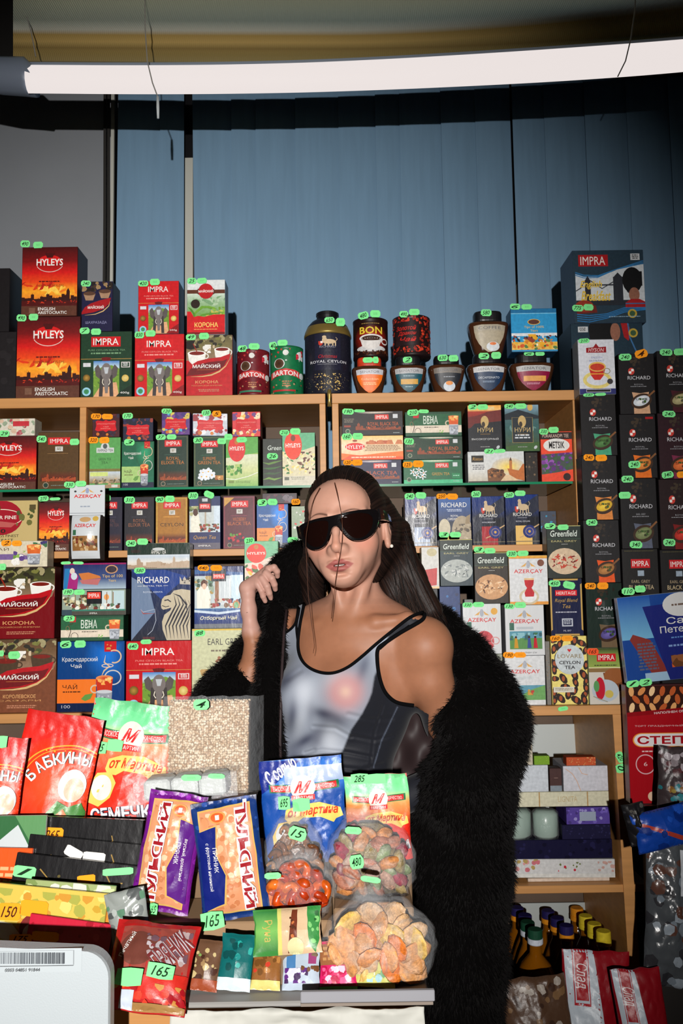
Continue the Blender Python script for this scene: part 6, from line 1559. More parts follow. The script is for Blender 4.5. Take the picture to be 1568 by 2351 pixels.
class Field:
 """a distance field on a regular grid, built from blended rounded shapes"""

 def __init__(s, lo, hi, h):
  s.lo = np.array(lo, float); s.h = h
  s.n = np.ceil((np.array(hi) - s.lo) / h).astype(int) + 1
  s.D = np.full(s.n, 0.2, np.float32)

 def _win(s, lo, hi):
  a = np.clip(np.floor((lo - s.lo) / s.h).astype(int), 0, s.n); b = np.clip(np.ceil((hi - s.lo) / s.h).astype(int) + 1, 0, s.n)
  if (b <= a).any(): return None
  ax = [s.lo[i] + s.h * np.arange(a[i], b[i]) for i in range(3)]
  return (slice(a[0], b[0]), slice(a[1], b[1]), slice(a[2], b[2])), np.meshgrid(*ax, indexing='ij', sparse=True)

 def _mix(s, sl, d, k, op):
  A = s.D[sl]
  if op == 'add':
   h = np.clip(.5 + .5 * (A - d) / k, 0, 1); s.D[sl] = (A * (1 - h) + d * h - k * h * (1 - h)).astype(np.float32)
  elif op == 'sub':
   h = np.clip(.5 - .5 * (A + d) / k, 0, 1); s.D[sl] = (A * (1 - h) - d * h + k * h * (1 - h)).astype(np.float32)
  elif op == 'cut':
   h = np.clip(.5 - .5 * (d - A) / k, 0, 1); s.D[sl] = (d * (1 - h) + A * h + k * h * (1 - h)).astype(np.float32)

 def ell(s, c, r, k=.01, R=None, op='add'):
  c = np.array(c, float); r = np.array(r, float); m = r.max() + k + .02
  w = s._win(c - m, c + m)
  if w is None: return
  sl, (X, Y, Z) = w
  X = X - c[0]; Y = Y - c[1]; Z = Z - c[2]
  if R is not None:
   Ri = np.array(R).T
   X, Y, Z = (Ri[0][0] * X + Ri[0][1] * Y + Ri[0][2] * Z, Ri[1][0] * X + Ri[1][1] * Y + Ri[1][2] * Z, Ri[2][0] * X + Ri[2][1] * Y + Ri[2][2] * Z)
  k0 = np.sqrt((X / r[0]) ** 2 + (Y / r[1]) ** 2 + (Z / r[2]) ** 2)
  k1 = np.sqrt((X / r[0] ** 2) ** 2 + (Y / r[1] ** 2) ** 2 + (Z / r[2] ** 2) ** 2)
  s._mix(sl, k0 * (k0 - 1) / np.maximum(k1, 1e-6), k, op)

 def cone(s, a, b, ra, rb, k=.01, op='add', flat=None):
  a = np.array(a, float); b = np.array(b, float); m = max(ra, rb) + k + .02
  w = s._win(np.minimum(a, b) - m, np.maximum(a, b) + m)
  if w is None: return
  sl, (X, Y, Z) = w
  d = b - a; L = max((d * d).sum(), 1e-9)
  t = np.clip(((X - a[0]) * d[0] + (Y - a[1]) * d[1] + (Z - a[2]) * d[2]) / L, 0, 1)
  q = np.sqrt((X - a[0] - t * d[0]) ** 2 + (Y - a[1] - t * d[1]) ** 2 + (Z - a[2] - t * d[2]) ** 2)
  s._mix(sl, q - (ra + (rb - ra) * t), k, op)

 def chain(s, pts, k=.01, k0=None, op='add'):
  for i in range(len(pts) - 1):
   s.cone(pts[i][0], pts[i + 1][0], pts[i][1], pts[i + 1][1], (k0 if (k0 and i == 0) else k), op)

 def surface(s):
  D = s.D
  S_ = D < 0
  n = np.array(D.shape) - 1
  c = np.zeros(n, np.uint8)
  offs = [(i, j, k) for i in (0, 1) for j in (0, 1) for k in (0, 1)]
  for (i, j, k) in offs: c += S_[i:i + n[0], j:j + n[1], k:k + n[2]]
  act = (c > 0) & (c < 8)
  I = np.argwhere(act)
  idx = np.full(n, -1, np.int32); idx[act] = np.arange(len(I))
  acc = np.zeros((len(I), 3)); cnt = np.zeros(len(I))
  for o1 in offs:
   for ax in range(3):
    if o1[ax] == 1: continue
    o2 = list(o1); o2[ax] = 1
    A = D[I[:, 0] + o1[0], I[:, 1] + o1[1], I[:, 2] + o1[2]]; B_ = D[I[:, 0] + o2[0], I[:, 1] + o2[1], I[:, 2] + o2[2]]
    m = (A < 0) != (B_ < 0)
    t = np.where(m, A / np.where(m, A - B_, 1), 0)
    p = np.array(o1, float)[None, :].repeat(len(I), 0); p[:, ax] += t
    acc[m] += p[m]; cnt[m] += 1
  V = s.lo + s.h * (I + acc / np.maximum(cnt, 1)[:, None])
  Q = []
  for ax in range(3):
   u, v = (ax + 1) % 3, (ax + 2) % 3
   sl1 = [slice(1, -1)] * 3; sl1[ax] = slice(0, -1); sl2 = [slice(1, -1)] * 3; sl2[ax] = slice(1, None)
   m = S_[tuple(sl1)] != S_[tuple(sl2)]
   E_ = np.argwhere(m); off = np.array([1, 1, 1]); off[ax] = 0; E_ = E_ + off
   ins = S_[tuple(E_.T)]
   eu = np.zeros(3, int); eu[u] = 1; ev = np.zeros(3, int); ev[v] = 1
   q = np.stack([idx[tuple((E_ - eu - ev).T)], idx[tuple((E_ - ev).T)], idx[tuple(E_.T)], idx[tuple((E_ - eu).T)]], 1)
   q[~ins] = q[~ins][:, ::-1]
   Q.append(q)
  Q = np.concatenate(Q)
  return V, Q[(Q >= 0).all(1)]

def fast_mesh(V, Q, C=None, name='m'):
 me = bpy.data.meshes.new(name)
 me.vertices.add(len(V)); me.vertices.foreach_set('co', np.asarray(V, np.float32).ravel())
 k = Q.shape[1]
 me.loops.add(len(Q) * k); me.loops.foreach_set('vertex_index', Q.astype(np.int32).ravel())
 me.polygons.add(len(Q)); me.polygons.foreach_set('loop_start', np.arange(0, len(Q) * k, k, dtype=np.int32))
 me.update(calc_edges=True)
 if C is not None:
  ca = me.color_attributes.new('Col', 'FLOAT_COLOR', 'POINT'); cc = np.ones((len(V), 4), np.float32); cc[:, :3] = C
  ca.data.foreach_set('color', cc.ravel())
 me.polygons.foreach_set('use_smooth', np.ones(len(Q), dtype=bool))
 return me

def smoothv(V, Q, it=2):
 V = V.copy()
 for _ in range(it):
  S1 = np.zeros_like(V); n = np.zeros(len(V))
  for i in range(4):
   a, b = Q[:, i], Q[:, (i + 1) % 4]
   np.add.at(S1, a, V[b]); np.add.at(n, a, 1)
  V = V * .5 + .5 * S1 / np.maximum(n, 1)[:, None]
 return V

def pixv(V):
 v = V - np.array(CAMP); z = v @ np.array(FWD)
 return np.stack([PCX + F * (v @ np.array(RGT)) / z, PCY - F * (v @ np.array(UPV)) / z], 1)

P_ = lambda x, y, Y: np.array(at(x, y, Y))
HEADR = np.array(Matrix.Rotation(math.radians(-6), 3, 'Y') @ Matrix.Rotation(math.radians(-12), 3, 'Z') @ Matrix.Rotation(math.radians(-4), 3, 'X'))
HEADC = P_(796, 1222, 1.69)
HS = 1.055
H = lambda x, y, z: HEADC + HEADR @ np.array((x, y, z)) * HS

def tolocal(V): return (V - HEADC) @ HEADR / HS

def skin_shapes(f):
 E = lambda c, r, k=.01, op='add': f.ell(H(*c), np.array(r) * HS, k, HEADR, op)
 # torso first
 Rt = np.array(Matrix.Rotation(math.radians(-20), 3, 'Z') @ Matrix.Rotation(math.radians(6), 3, 'Y'))
 T = lambda c, r, k=.03, R=Rt, op='add': f.ell(c, r, k, R, op)
 T(P_(805, 1560, 1.755), (.130, .088, .16), .02)
 T(P_(768, 1690, 1.755), (.110, .080, .13), .05)
 T(P_(752, 1790, 1.76), (.104, .078, .10), .05)
 T(P_(780, 1930, 1.76), (.150, .098, .13), .06)
 T(P_(824, 1462, 1.755), (.105, .062, .06), .05)
 # bust
 T(P_(704, 1592, 1.712), (.050, .052, .058), .035); T(P_(800, 1592, 1.680), (.056, .055, .062), .035)
 # shoulders and trapezius
 sr, sl = P_(662, 1452, 1.83), P_(968, 1478, 1.70)
 nb = P_(826, 1436, 1.765)
 f.cone(nb, sl, .045, .046, .04); f.cone(nb, sr, .045, .045, .04)
 f.cone(P_(834, 1385, 1.77), P_(905, 1438, 1.745), .030, .038, .03)
 f.cone(P_(812, 1385, 1.78), P_(735, 1436, 1.80), .030, .036, .03)
 f.ell(P_(982, 1488, 1.69), (.047, .048, .050), .03)
 # neck
 f.cone(P_(812, 1300, 1.745), P_(824, 1440, 1.765), .045, .051, .025)
 f.cone(H(-.036, .012, -.07), P_(792, 1438, 1.705), .011, .009, .02); f.cone(H(.040, .02, -.06), P_(800, 1440, 1.70), .012, .009, .02)
 # collar bones
 f.chain([(P_(806, 1444, 1.694), .008), (P_(862, 1428, 1.680), .0075), (P_(935, 1420, 1.675), .010), (P_(962, 1436, 1.68), .012)], .016)
 f.chain([(P_(783, 1445, 1.700), .008), (P_(735, 1438, 1.725), .0075), (P_(690, 1432, 1.765), .010)], .016)
 # arm on the right of the picture, hanging and bent back into the sleeve
 f.chain([(sl, .046), (P_(985, 1560, 1.70), .042), (P_(1030, 1660, 1.73), .038), (P_(1085, 1735, 1.76), .035), (P_(1010, 1800, 1.72), .030), (P_(925, 1830, 1.70), .026)], .02)
 f.cone(P_(962, 1500, 1.70), P_(905, 1590, 1.72), .034, .030, .03)
 # raised arm
 f.chain([(sr, .044), (P_(580, 1545, 1.86), .040), (P_(528, 1640, 1.84), .034)], .02)
 f.chain([(P_(528, 1640, 1.84), .034), (P_(570, 1560, 1.81), .030), (P_(586, 1500, 1.80), .0215), (P_(577, 1452, 1.80), .0165), (P_(571, 1400, 1.80), .0140), (P_(569, 1362, 1.80), .0140)], .014)
 hand_shapes(f)
 # head
 E((0, .016, .032), (.072, .090, .086), .02)
 E((0, -.026, -.030), (.0530, .060, .073), .025)
 E((0, .0, -.026), (.055, .058, .044), .03)
 E((0, -.060, .045), (.050, .026, .036), .03)
 for q in (-1, 1):
  E((q * .041, -.052, -.024), (.022, .022, .020), .022)
  E((q * .030, -.092, .002), (.016, .012, .013), .014, 'sub')
  E((q * .031, -.080, .001), (.0125, .0125, .0115), .004)
  f.cone(H(q * .012, -.086, .022), H(q * .046, -.066, .023), .007, .006, .012)
 for q in (-1, 1): E((q * .028, -.052, -.038), (.021, .021, .030), .03)
 E((0, -.068, -.088), (.018, .016, .014), .028)
 # nose
 f.chain([(H(0, -.083, .018), .0058), (H(0, -.095, -.008), .0056), (H(0, -.1065, -.034), .0068)], .009)
 E((0, -.1055, -.0375), (.0074, .0080, .0066), .006)
 for q in (-1, 1):
  E((q * .0102, -.0945, -.0395), (.0054, .0090, .0058), .005)
  E((q * .0060, -.0985, -.0462), (.0016, .0030, .0013), .0015, 'sub')
 # mouth
 E((0, -.078, -.066), (.030, .012, .024), .034)
 E((0, -.098, -.0525), (.0030, .006, .007), .004, 'sub')
 E((-.0075, -.0925, -.0620), (.0125, .0075, .0048), .003); E((.0075, -.0925, -.0620), (.0125, .0075, .0048), .003)
 E((-.016, -.0860, -.0645), (.010, .0065, .0035), .008); E((.016, -.0860, -.0645), (.010, .0065, .0035), .008)
 E((0, -.0915, -.0745), (.0155, .0085, .0060), .0035)
 E((0, -.0985, -.0680), (.0120, .0100, .0020), .0012, 'sub')
 E((0, -.093, -.0835), (.012, .006, .003), .008, 'sub')
 # ears
 for q in (-1, 1):
  E((q * .073, .012, -.004), (.0075, .016, .026), .008)
  E((q * .081, .008, .000), (.0050, .009, .014), .003, 'sub')
  E((q * .073, .006, -.030), (.0055, .008, .009), .005)

def hand_shapes(f):
 W0 = P_(567, 1350, 1.80)
 mcp = [P_(590, 1340, 1.786), P_(599, 1328, 1.790), P_(607, 1317, 1.796), P_(614, 1308, 1.804)]
 f.cone(P_(569, 1362, 1.80), W0, .0140, .0145, .008)
 for m in mcp: f.cone(W0, m, .0130, .0092, .006)
 r = .0064
 fing = [[(592, 1342, 1.782), (600, 1356, 1.780), (604, 1369, 1.784), (609, 1380, 1.790)],
   [(602, 1328, 1.783), (613, 1346, 1.778), (618, 1362, 1.782), (622, 1373, 1.789)],
   [(611, 1316, 1.786), (624, 1328, 1.781), (630, 1342, 1.786), (632, 1353, 1.794)],
   [(617, 1306, 1.792), (629, 1303, 1.788), (636, 1312, 1.792), (637, 1323, 1.800)]]
 for i, fg in enumerate(fing):
  k = [.0078, .0072, .0066, .0052] if i else [.0066, .0062, .0058, .0048]
  f.chain([(P_(*p), q) for p, q in zip(fg, k)], .0015, .004)
 f.chain([(P_(580, 1352, 1.812), .011), (P_(598, 1338, 1.822), .009), (P_(614, 1326, 1.824), .0078), (P_(624, 1316, 1.820), .0065)], .003, .006)

def skin_colour(V):
 n = len(V); L = tolocal(V); px = pixv(V)
 base = np.tile(lin((192, 144, 124)), (n, 1)); tan = np.array(lin((160, 108, 80))); pale = np.array(lin((190, 146, 132)))
 t = np.clip((px[:, 1] - 1340) / 80, 0, 1)[:, None] * ((px[:, 0] > 640)[:, None])
 base = base * (1 - t) + tan * t
 hnd = ((px[:, 0] < 645) & (px[:, 1] < 1470))
 th = np.clip((1465 - px[:, 1]) / 20, 0, 1)[:, None] * hnd[:, None]
 base = np.where((px[:, 0] < 645)[:, None], tan, base); base = base * (1 - th) + pale * th
 head = np.abs(L[:, 0]) < .1
 head &= (np.abs(L[:, 2]) < .14) & (L[:, 1] < 0)
 def blob(cx, cz, rx, rz, col, a, pw=2.0, ymax=-.05):
  d = ((L[:, 0] - cx) / rx) ** 2 + ((L[:, 2] - cz) / rz) ** 2
  w_ = np.clip(1 - d, 0, 1) ** pw * a * (head & (L[:, 1] < ymax)); return w_[:, None], np.array(lin(col))
 for args in [(-.04, -.03, .03, .03, (214, 130, 108), .5), (.045, -.03, .03, .03, (214, 130, 108), .5), (0, -.03, .014, .02, (222, 150, 124), .4)]:
  w_, c = blob(*args); base = base * (1 - w_) + c * w_
 # lips
 x, z = L[:, 0], L[:, 2]
 up = -.0585 + .0022 * np.exp(-((np.abs(x) - .006) / .005) ** 2) - .0012 * np.exp(-(x / .003) ** 2) - .0085 * np.clip(np.abs(x) / .026, 0, 1) ** 2
 lo = -.0805 + .0130 * np.clip(np.abs(x) / .026, 0, 1) ** 2
 lip = (z < up) & (z > lo) & (np.abs(x) < .0262) & (L[:, 1] < -.07) & head
 edge = np.clip(np.minimum(up - z, z - lo) / .0022, 0, 1) * lip
 base = base * (1 - edge[:, None]) + np.array(lin((160, 90, 84))) * edge[:, None]
 mid = (np.abs(z + .0680) < .0016) & (np.abs(x) < .0125) & lip & (L[:, 1] > -.0945)
 base[mid] = lin((90, 40, 38))
 th_ = lip & (np.abs(z + .0672) < .0013) & (np.abs(x) < .0085) & (L[:, 1] > -.0925)
 base[th_] = lin((190, 180, 172))
 # eyebrows
 for q in (-1, 1):
  xx = (x * q - .012) / .036
  yb = .0215 + .0085 * np.sin(np.clip(xx, 0, 1) * 2.4) - .004 * np.clip(xx, 0, 1)
  w_ = np.clip(1 - np.abs(z - yb) / (.0038 * (1 - .6 * np.clip(xx, 0, 1))), 0, 1) * (xx > 0) * (xx < 1) * head * .95
  base = base * (1 - w_[:, None]) + np.array(lin((70, 46, 36))) * w_[:, None]
 return base

def build_person():
 zs = H(0, 0, -.155)[2]
 fb = Field((-.32, 1.56, .86), (.33, 1.98, HEADC[2] - .11), .0026); skin_shapes(fb); Vb, Qb = fb.surface()
 keep = (pixv(Vb)[:, 0] > 548) if False else np.ones(len(Vb), bool)
 fh = Field(HEADC - np.array((.11, .145, .165)), HEADC + np.array((.11, .13, .14)), .0012); skin_shapes(fh); Vh, Qh = fh.surface()
 zc = HEADC[2] - .135
 # keep only the head grid above the neck line and the body grid below it
 hx = (Vb[:, 0] > Vh[:, 0].min() - .02)
 hz = lambda V, q: (np.abs(V[:, 0] - HEADC[0]) < .102 + q) & (V[:, 1] > HEADC[1] - .135 - q) & (V[:, 1] < HEADC[1] + .122 + q)
 bm = ~((Vb[:, 2] > zc + .007) & hz(Vb, 0))
 hm = (Vh[:, 2] > zc - .005) & hz(Vh, .006)
 # the hand gets its own fine grid
 hc = P_(595, 1345, 1.80)
 fd = Field(hc - np.array((.05, .05, .055)), hc + np.array((.06, .05, .06)), .0011); skin_shapes(fd); Vd, Qd = fd.surface()
 inb = (np.abs(Vb - hc - np.array((.005, 0, .002))) < np.array((.053, .048, .055))).all(1)
 ind = (np.abs(Vd - hc - np.array((.005, 0, .002))) < np.array((.055, .049, .0565))).all(1)
 def filt(V, Q, m):
  q = Q[m[Q].all(1)]; r = -np.ones(len(V), int); u = np.unique(q); r[u] = np.arange(len(u)); return V[u], r[q]
 # everything below the shirt front is hidden by garments: body keeps it, one mesh
 parts = [filt(Vb, Qb, bm & ~inb), filt(Vh, Qh, hm), filt(Vd, Qd, ind)]
 V = []; Q = []; o = 0
 for v, q in parts: V.append(v); Q.append(q + o); o += len(v)
 V = np.concatenate(V); Q = np.concatenate(Q)
 me = fast_mesh(V, Q, skin_colour(V), 'person')
 M['skin'] = mat('skin', attr=True, rough=.5, spec=.38, sss=.08, bump=.12, bscale=900, bdist=.0006, var=.05, vscale=60)
 o = link('person', me, 'skin', label='long-haired woman in a grey print vest and black fur coat, one hand holding her collar', category='person')
 return o, Vb, Qb, parts

PERSON, VB, QB, _pp = build_person()

# ------------------------------------------------------------------ vest
def inside(poly, P):
 x, y = P[:, 0], P[:, 1]; r = np.zeros(len(P), bool); n = len(poly)
 for i in range(n):
  x0, y0 = poly[i]; x1, y1 = poly[(i + 1) % n]
  c = ((y0 > y) != (y1 > y)) & (x < (x1 - x0) * (y - y0) / ((y1 - y0) or 1e-9) + x0); r ^= c
 return r

NECK = [(701, 1368), (695, 1400), (689, 1430), (684, 1470), (686, 1498), (696, 1520), (715, 1536), (742, 1545), (770, 1544), (800, 1531), (830, 1508), (862, 1480), (900, 1449), (942, 1417)]
ARMR = [(968, 1424), (920, 1452), (884, 1476), (868, 1490), (866, 1515), (870, 1550), (880, 1582), (895, 1602), (915, 1614), (950, 1620)]
ARML = [(688, 1372), (684, 1400), (680, 1425), (672, 1440), (655, 1453), (640, 1458)]

def build_vest():
 f = Field((-.2, 1.60, .80), (.2, 1.90, 1.40), .0022); skin_shapes(f)
 V, Q = None, None
 f.D -= .0055
 V, Q = f.surface()
 p = pixv(V)
 poly = NECK + ARMR + [(985, 1640), (970, 2060), (590, 2060), (600, 1470)] + ARML[::-1]
 m = inside(poly, p)
 q = Q[m[Q].all(1)]; r = -np.ones(len(V), int); u = np.unique(q); r[u] = np.arange(len(u)); V = V[u]; q = r[q]
 p = pixv(V)
 # soft creases in the cloth
 def crease(pts, wd, amp):
  nonlocal V
  P = np.array(pts, float); best = np.full(len(V), 1e9)
  for a, b in zip(P[:-1], P[1:]):
   d = b - a; t = np.clip(((p - a) @ d) / (d @ d), 0, 1); best = np.minimum(best, np.linalg.norm(p - a - t[:, None] * d, axis=1))
  V[:, 1] += .55 * amp * np.exp(-(best / wd) ** 2) - amp * .2 * np.exp(-((best - wd * 1.8) / wd) ** 2)
 for c in [([(700, 1728), (740, 1722), (800, 1728), (850, 1738)], 4, .004), ([(720, 1668), (770, 1672), (805, 1692)], 4, .003), ([(655, 1760), (700, 1735), (720, 1722)], 5, .004),
    ([(800, 1640), (850, 1652), (900, 1650)], 5, .003), ([(770, 1762), (830, 1768), (880, 1755)], 5, .004), ([(810, 1690), (860, 1700), (900, 1690)], 4, .003), ([(660, 1560), (690, 1540)], 5, .003),
    ([(880, 1620), (860, 1680), (850, 1760)], 3, .002), ([(790, 1775), (850, 1790)], 4, .003)]: crease(*c)
 C = np.tile(lin((148, 156, 170)), (len(V), 1))
 x, y = p[:, 0], p[:, 1]
 def soft(cx, cy, rx, ry, rot, col, a):
  nonlocal C
  cr, sr = math.cos(rot), math.sin(rot); X = ((x - cx) * cr + (y - cy) * sr) / rx / 1.3; Y = (-(x - cx) * sr + (y - cy) * cr) / ry / 1.3
  w_ = (np.exp(-(X * X + Y * Y)) * min(.97, a * 1.15))[:, None]; C = C * (1 - w_) + np.array(lin(col)) * w_
 D1, D2, LG = (50, 54, 76), (80, 86, 106), (188, 194, 204)
 for a in [(658, 1562, 14, 30, .9, D1, .8), (700, 1545, 22, 14, -.5, D2, .5), (745, 1640, 26, 10, .35, D1, .9), (770, 1655, 20, 12, .3, D1, .7), (672, 1640, 9, 34, .1, D2, .9), (712, 1620, 8, 26, 0, D2, .5),
    (700, 1700, 30, 10, -.5, D1, .8), (735, 1690, 14, 30, .5, D1, .8), (670, 1760, 16, 40, .2, D2, .8), (640, 1690, 10, 60, 0, D2, .6), (752, 1760, 14, 40, .15, D1, .5), (700, 1590, 22, 30, 0, LG, .7),
    (760, 1700, 20, 30, 0, LG, .7), (720, 1770, 14, 30, 0, LG, .6), (770, 1560, 26, 22, 0, LG, .6), (760, 1520, 40, 12, .1, D2, .5), (835, 1530, 10, 30, .3, D2, .6), (690, 1655, 10, 30, .3, LG, .4), (730, 1740, 40, 6, 0, D1, .6)]: soft(*a)
 d = np.hypot(x - 793, y - 1588)
 w_ = (np.exp(-(np.maximum(d - 22, 0) / 24) ** 2) * .7)[:, None]; C = C * (1 - w_) + np.array(lin((196, 128, 122))) * w_
 w_ = (np.exp(-(d / 13) ** 2) * .8)[:, None]; C = C * (1 - w_) + np.array(lin((205, 170, 150))) * w_
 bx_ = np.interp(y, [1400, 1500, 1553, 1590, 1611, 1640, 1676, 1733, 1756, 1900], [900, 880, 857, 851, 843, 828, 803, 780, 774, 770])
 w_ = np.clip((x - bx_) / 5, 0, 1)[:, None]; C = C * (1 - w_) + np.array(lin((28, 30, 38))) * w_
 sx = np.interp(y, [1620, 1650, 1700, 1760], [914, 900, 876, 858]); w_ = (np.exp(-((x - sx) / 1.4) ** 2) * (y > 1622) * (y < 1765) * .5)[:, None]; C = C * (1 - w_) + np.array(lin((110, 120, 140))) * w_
 M['vest'] = mat('printed_jersey', attr=True, rough=.62, spec=.3, bump=.1, bscale=500, sheen=.1)
 v = link('tank_top', fast_mesh(V, q, C), 'vest', parent=PERSON)
 # black binding round the openings, laid on the surface
 f.D -= .0006; Vt, Qt = f.surface()
 bvh = BVHTree.FromPolygons([Vector(a) for a in Vt], [tuple(a) for a in Qt.tolist()])
 M['trim'] = mat('black_binding', (9, 9, 11), rough=.9, spec=.1)
 def trim(pts, r, name='binding'):
  P = []
  pts = np.array(pts, float); S2 = []
  for i in range(len(pts) - 1):
   for t in np.linspace(0, 1, 6)[:-1]:
    a = pts[max(i - 1, 0)]; b = pts[i]; c = pts[i + 1]; d = pts[min(i + 2, len(pts) - 1)]
    S2.append(.5 * ((2 * b) + (c - a) * t + (2 * a - 5 * b + 4 * c - d) * t * t + (3 * b - a - 3 * c + d) * t ** 3))
  S2.append(pts[-1])
  for x_, y_ in S2:
   d = Vector(at(x_, y_, 1.0)) - CAMP; h = bvh.ray_cast(CAMP, d.normalized())
   if h[0] is not None and h[0].y < 1.95: P.append(h[0])
  if len(P) < 3: return
  # flat ribbon-like tube
  mb = MB(); mb.tube(P, r, n=8); o = link(name, mb.mesh(), 'trim', parent=v, smooth=True)
 trim(NECK + [(975, 1404)], .0031); trim([(975, 1410)] + ARMR[0:], .0038); trim([(701, 1360)] + ARML, .0028)
 trim([(940, 1436), (900, 1466), (872, 1490)], .002)
 trim([(690, 1365), (686, 1405), (681, 1438), (684, 1470)], .003)
 return v

VEST = build_vest()

# ------------------------------------------------------------------ hair
def build_hair():
 f = Field(HEADC - np.array((.13, .15, .32)), HEADC + np.array((.24, .20, .15)), .0018)
 E = lambda c, r, k=.01, op='add': f.ell(H(*c), np.array(r) * HS, k, HEADR, op)
 E((0, .020, .036), (.0775, .095, .0900), .01)
 E((0, .055, -.02), (.074, .062, .085), .03)
 # cut the face opening
 E((0, -.098, .012), (.058, .082, .0740), .012, 'sub')
 E((0, -.105, -.075), (.075, .085, .085), .012, 'sub')
 E((.075, .004, -.012), (.012, .024, .034), .008, 'sub')
 E((-.075, .004, -.012), (.010, .012, .030), .008, 'sub')
 # long fall behind the shoulder on the right of the picture
 f.chain([(H(.05, .05, .0), .040), (P_(900, 1270, 1.79), .034), (P_(930, 1360, 1.80), .040), (P_(975, 1440, 1.80), .040), (P_(1000, 1500, 1.80), .030)], .03)
 f.chain([(H(.066, .035, .045), .016), (P_(918, 1215, 1.765), .016), (P_(948, 1320, 1.77), .020), (P_(990, 1400, 1.76), .022)], .02)
 f.chain([(P_(905, 1300, 1.77), .02), (P_(905, 1360, 1.78), .024), (P_(925, 1410, 1.79), .022)], .02)
 # and close along the cheek on the left of the picture
 f.chain([(H(-.066, .03, .03), .016), (P_(722, 1240, 1.76), .018), (P_(716, 1310, 1.80), .024), (P_(720, 1380, 1.83), .022)], .02)
 V, Q = f.surface()
 L = tolocal(V)
 # combed-back streaks
 ang = np.arctan2(L[:, 0], L[:, 2] + .02) * 60 + L[:, 1] * 10; fall = L[:, 2] < -.03
 s_ = np.where(fall, (L[:, 0] * 900 + L[:, 2] * 330), ang)
 st = .5 + .5 * np.sin(s_ + 2.2 * np.sin(s_ * .37) + np.sin(s_ * 2.3))
 C = np.array(lin((20, 14, 13)))[None] * (1 - st[:, None]) + np.array(lin((42, 28, 23)))[None] * st[:, None]
 n = np.zeros_like(V)
 me0 = fast_mesh(V, Q, C)
 nn = np.zeros(len(V) * 3); me0.vertices.foreach_get('normal', nn); nn = nn.reshape(-1, 3)
 V = V + nn * (st * .0010)[:, None]
 bpy.data.meshes.remove(me0)
 M['hair'] = mat('dark_brown_hair', attr=True, rough=.5, spec=.2)
 hr = link('hair', fast_mesh(V, Q, C), 'hair', parent=PERSON)
 # flyaway strands in small tufts following the head and the fall
 mb = MB(); r = random.Random(5)
 def strand(pts, rad=.00035, col=(40, 27, 22)):
  mb.tube(pts, [rad] * (len(pts) - 1) + [rad * .3], col, n=4, cap=False)
 for i in range(260):
  a = r.uniform(-1.25, 1.25); p = []
  for t in np.linspace(0, 1, 9):
   th = .62 + t * 1.9   # from the hairline back over the crown
   rr = mv(.0775, .0955, .0905) * (1.006 + .012 * math.sin(t * 3 + i))
   q = mv(math.sin(a) * math.sin(th * .5 + .6) * .9, -math.cos(th), math.sin(th) * math.cos(a * .8))
   q = q / np.linalg.norm(q)
   p.append(Vector(H(*(mv(0, .020, .036) + q * rr))))
  strand(p, r.uniform(.0003, .0006), r.choice([(26, 18, 16), (40, 28, 23), (20, 15, 14)]))
 for i in range(220):
  u = r.uniform(0, 1); j = lambda s: r.uniform(-s, s)
  p = [H(.060 + j(.01), .03 + j(.02), .05 + j(.02)), P_(900 + 22 * u, 1190 + j(10), 1.75 + j(.01)), P_(895 + 55 * u, 1280 + j(10), 1.755 + j(.015)), P_(905 + 78 * u, 1360 + j(10), 1.755 + j(.015)), P_(930 + 95 * u + j(6), 1440 + j(20), 1.75 + j(.02))]
  q = []
  for k in range(len(p) - 1):
   for t in (0, .33, .66): q.append(Vector(p[k] * (1 - t) + p[k + 1] * t))
  q.append(Vector(p[-1])); q = [q[0]] + [(q[k - 1] + q[k] * 2 + q[k + 1]) / 4 for k in range(1, len(q) - 1)] + [q[-1]]
  strand(q, r.uniform(.0004, .0008), r.choice([(28, 20, 17), (50, 34, 27), (22, 16, 14)]))
 link('hair_strands', mb.mesh(), 'hair', parent=hr, smooth=True)
 # the two loose locks hanging over the face
 mb = MB()
 def lock(pp, r0, n=3):
  for i in range(n):
   q = [Vector(P_(x + r.uniform(-1.2, 1.2), y, Y)) for x, y, Y in pp]
   for _ in range(2):
    q2 = [q[0]]
    for a, b in zip(q[:-1], q[1:]): q2 += [a * .75 + b * .25, a * .25 + b * .75]
    q = q2 + [q[-1]]
   mb.tube(q, [r0 * (1 - .6 * k / len(q)) for k in range(len(q))], (74, 44, 30), n=5)
 yf = H(0, -.1, 0)[1]
 lock([(768, 1108, yf + .010), (774, 1130, yf + .000), (780, 1160, yf - .006), (785, 1190, yf - .03), (787, 1225, yf - .032), (783, 1260, yf - .03), (777, 1290, yf - .026), (771, 1330, yf - .02), (766, 1370, yf - .01), (761, 1420, yf - .0)], .0006)
 lock([(735, 1120, yf + .030), (718, 1150, yf + .02), (708, 1200, yf - .01), (702, 1240, yf - .02), (704, 1290, yf - .02), (707, 1350, yf - .02), (714, 1420, yf - .02), (722, 1480, yf - .02), (719, 1500, yf - .015)], .0005)
 link('loose_lock', mb.mesh(), 'hair', parent=hr, smooth=True)
 return hr

build_hair()
e = MB(); p = H(.080, .000, -.036); e.ball(p, (.0035, .0035, .0035), (230, 226, 216), 10, 8)
link('earring', e.mesh(), mat('pearl', (226, 220, 208), rough=.15), parent=PERSON, smooth=True)

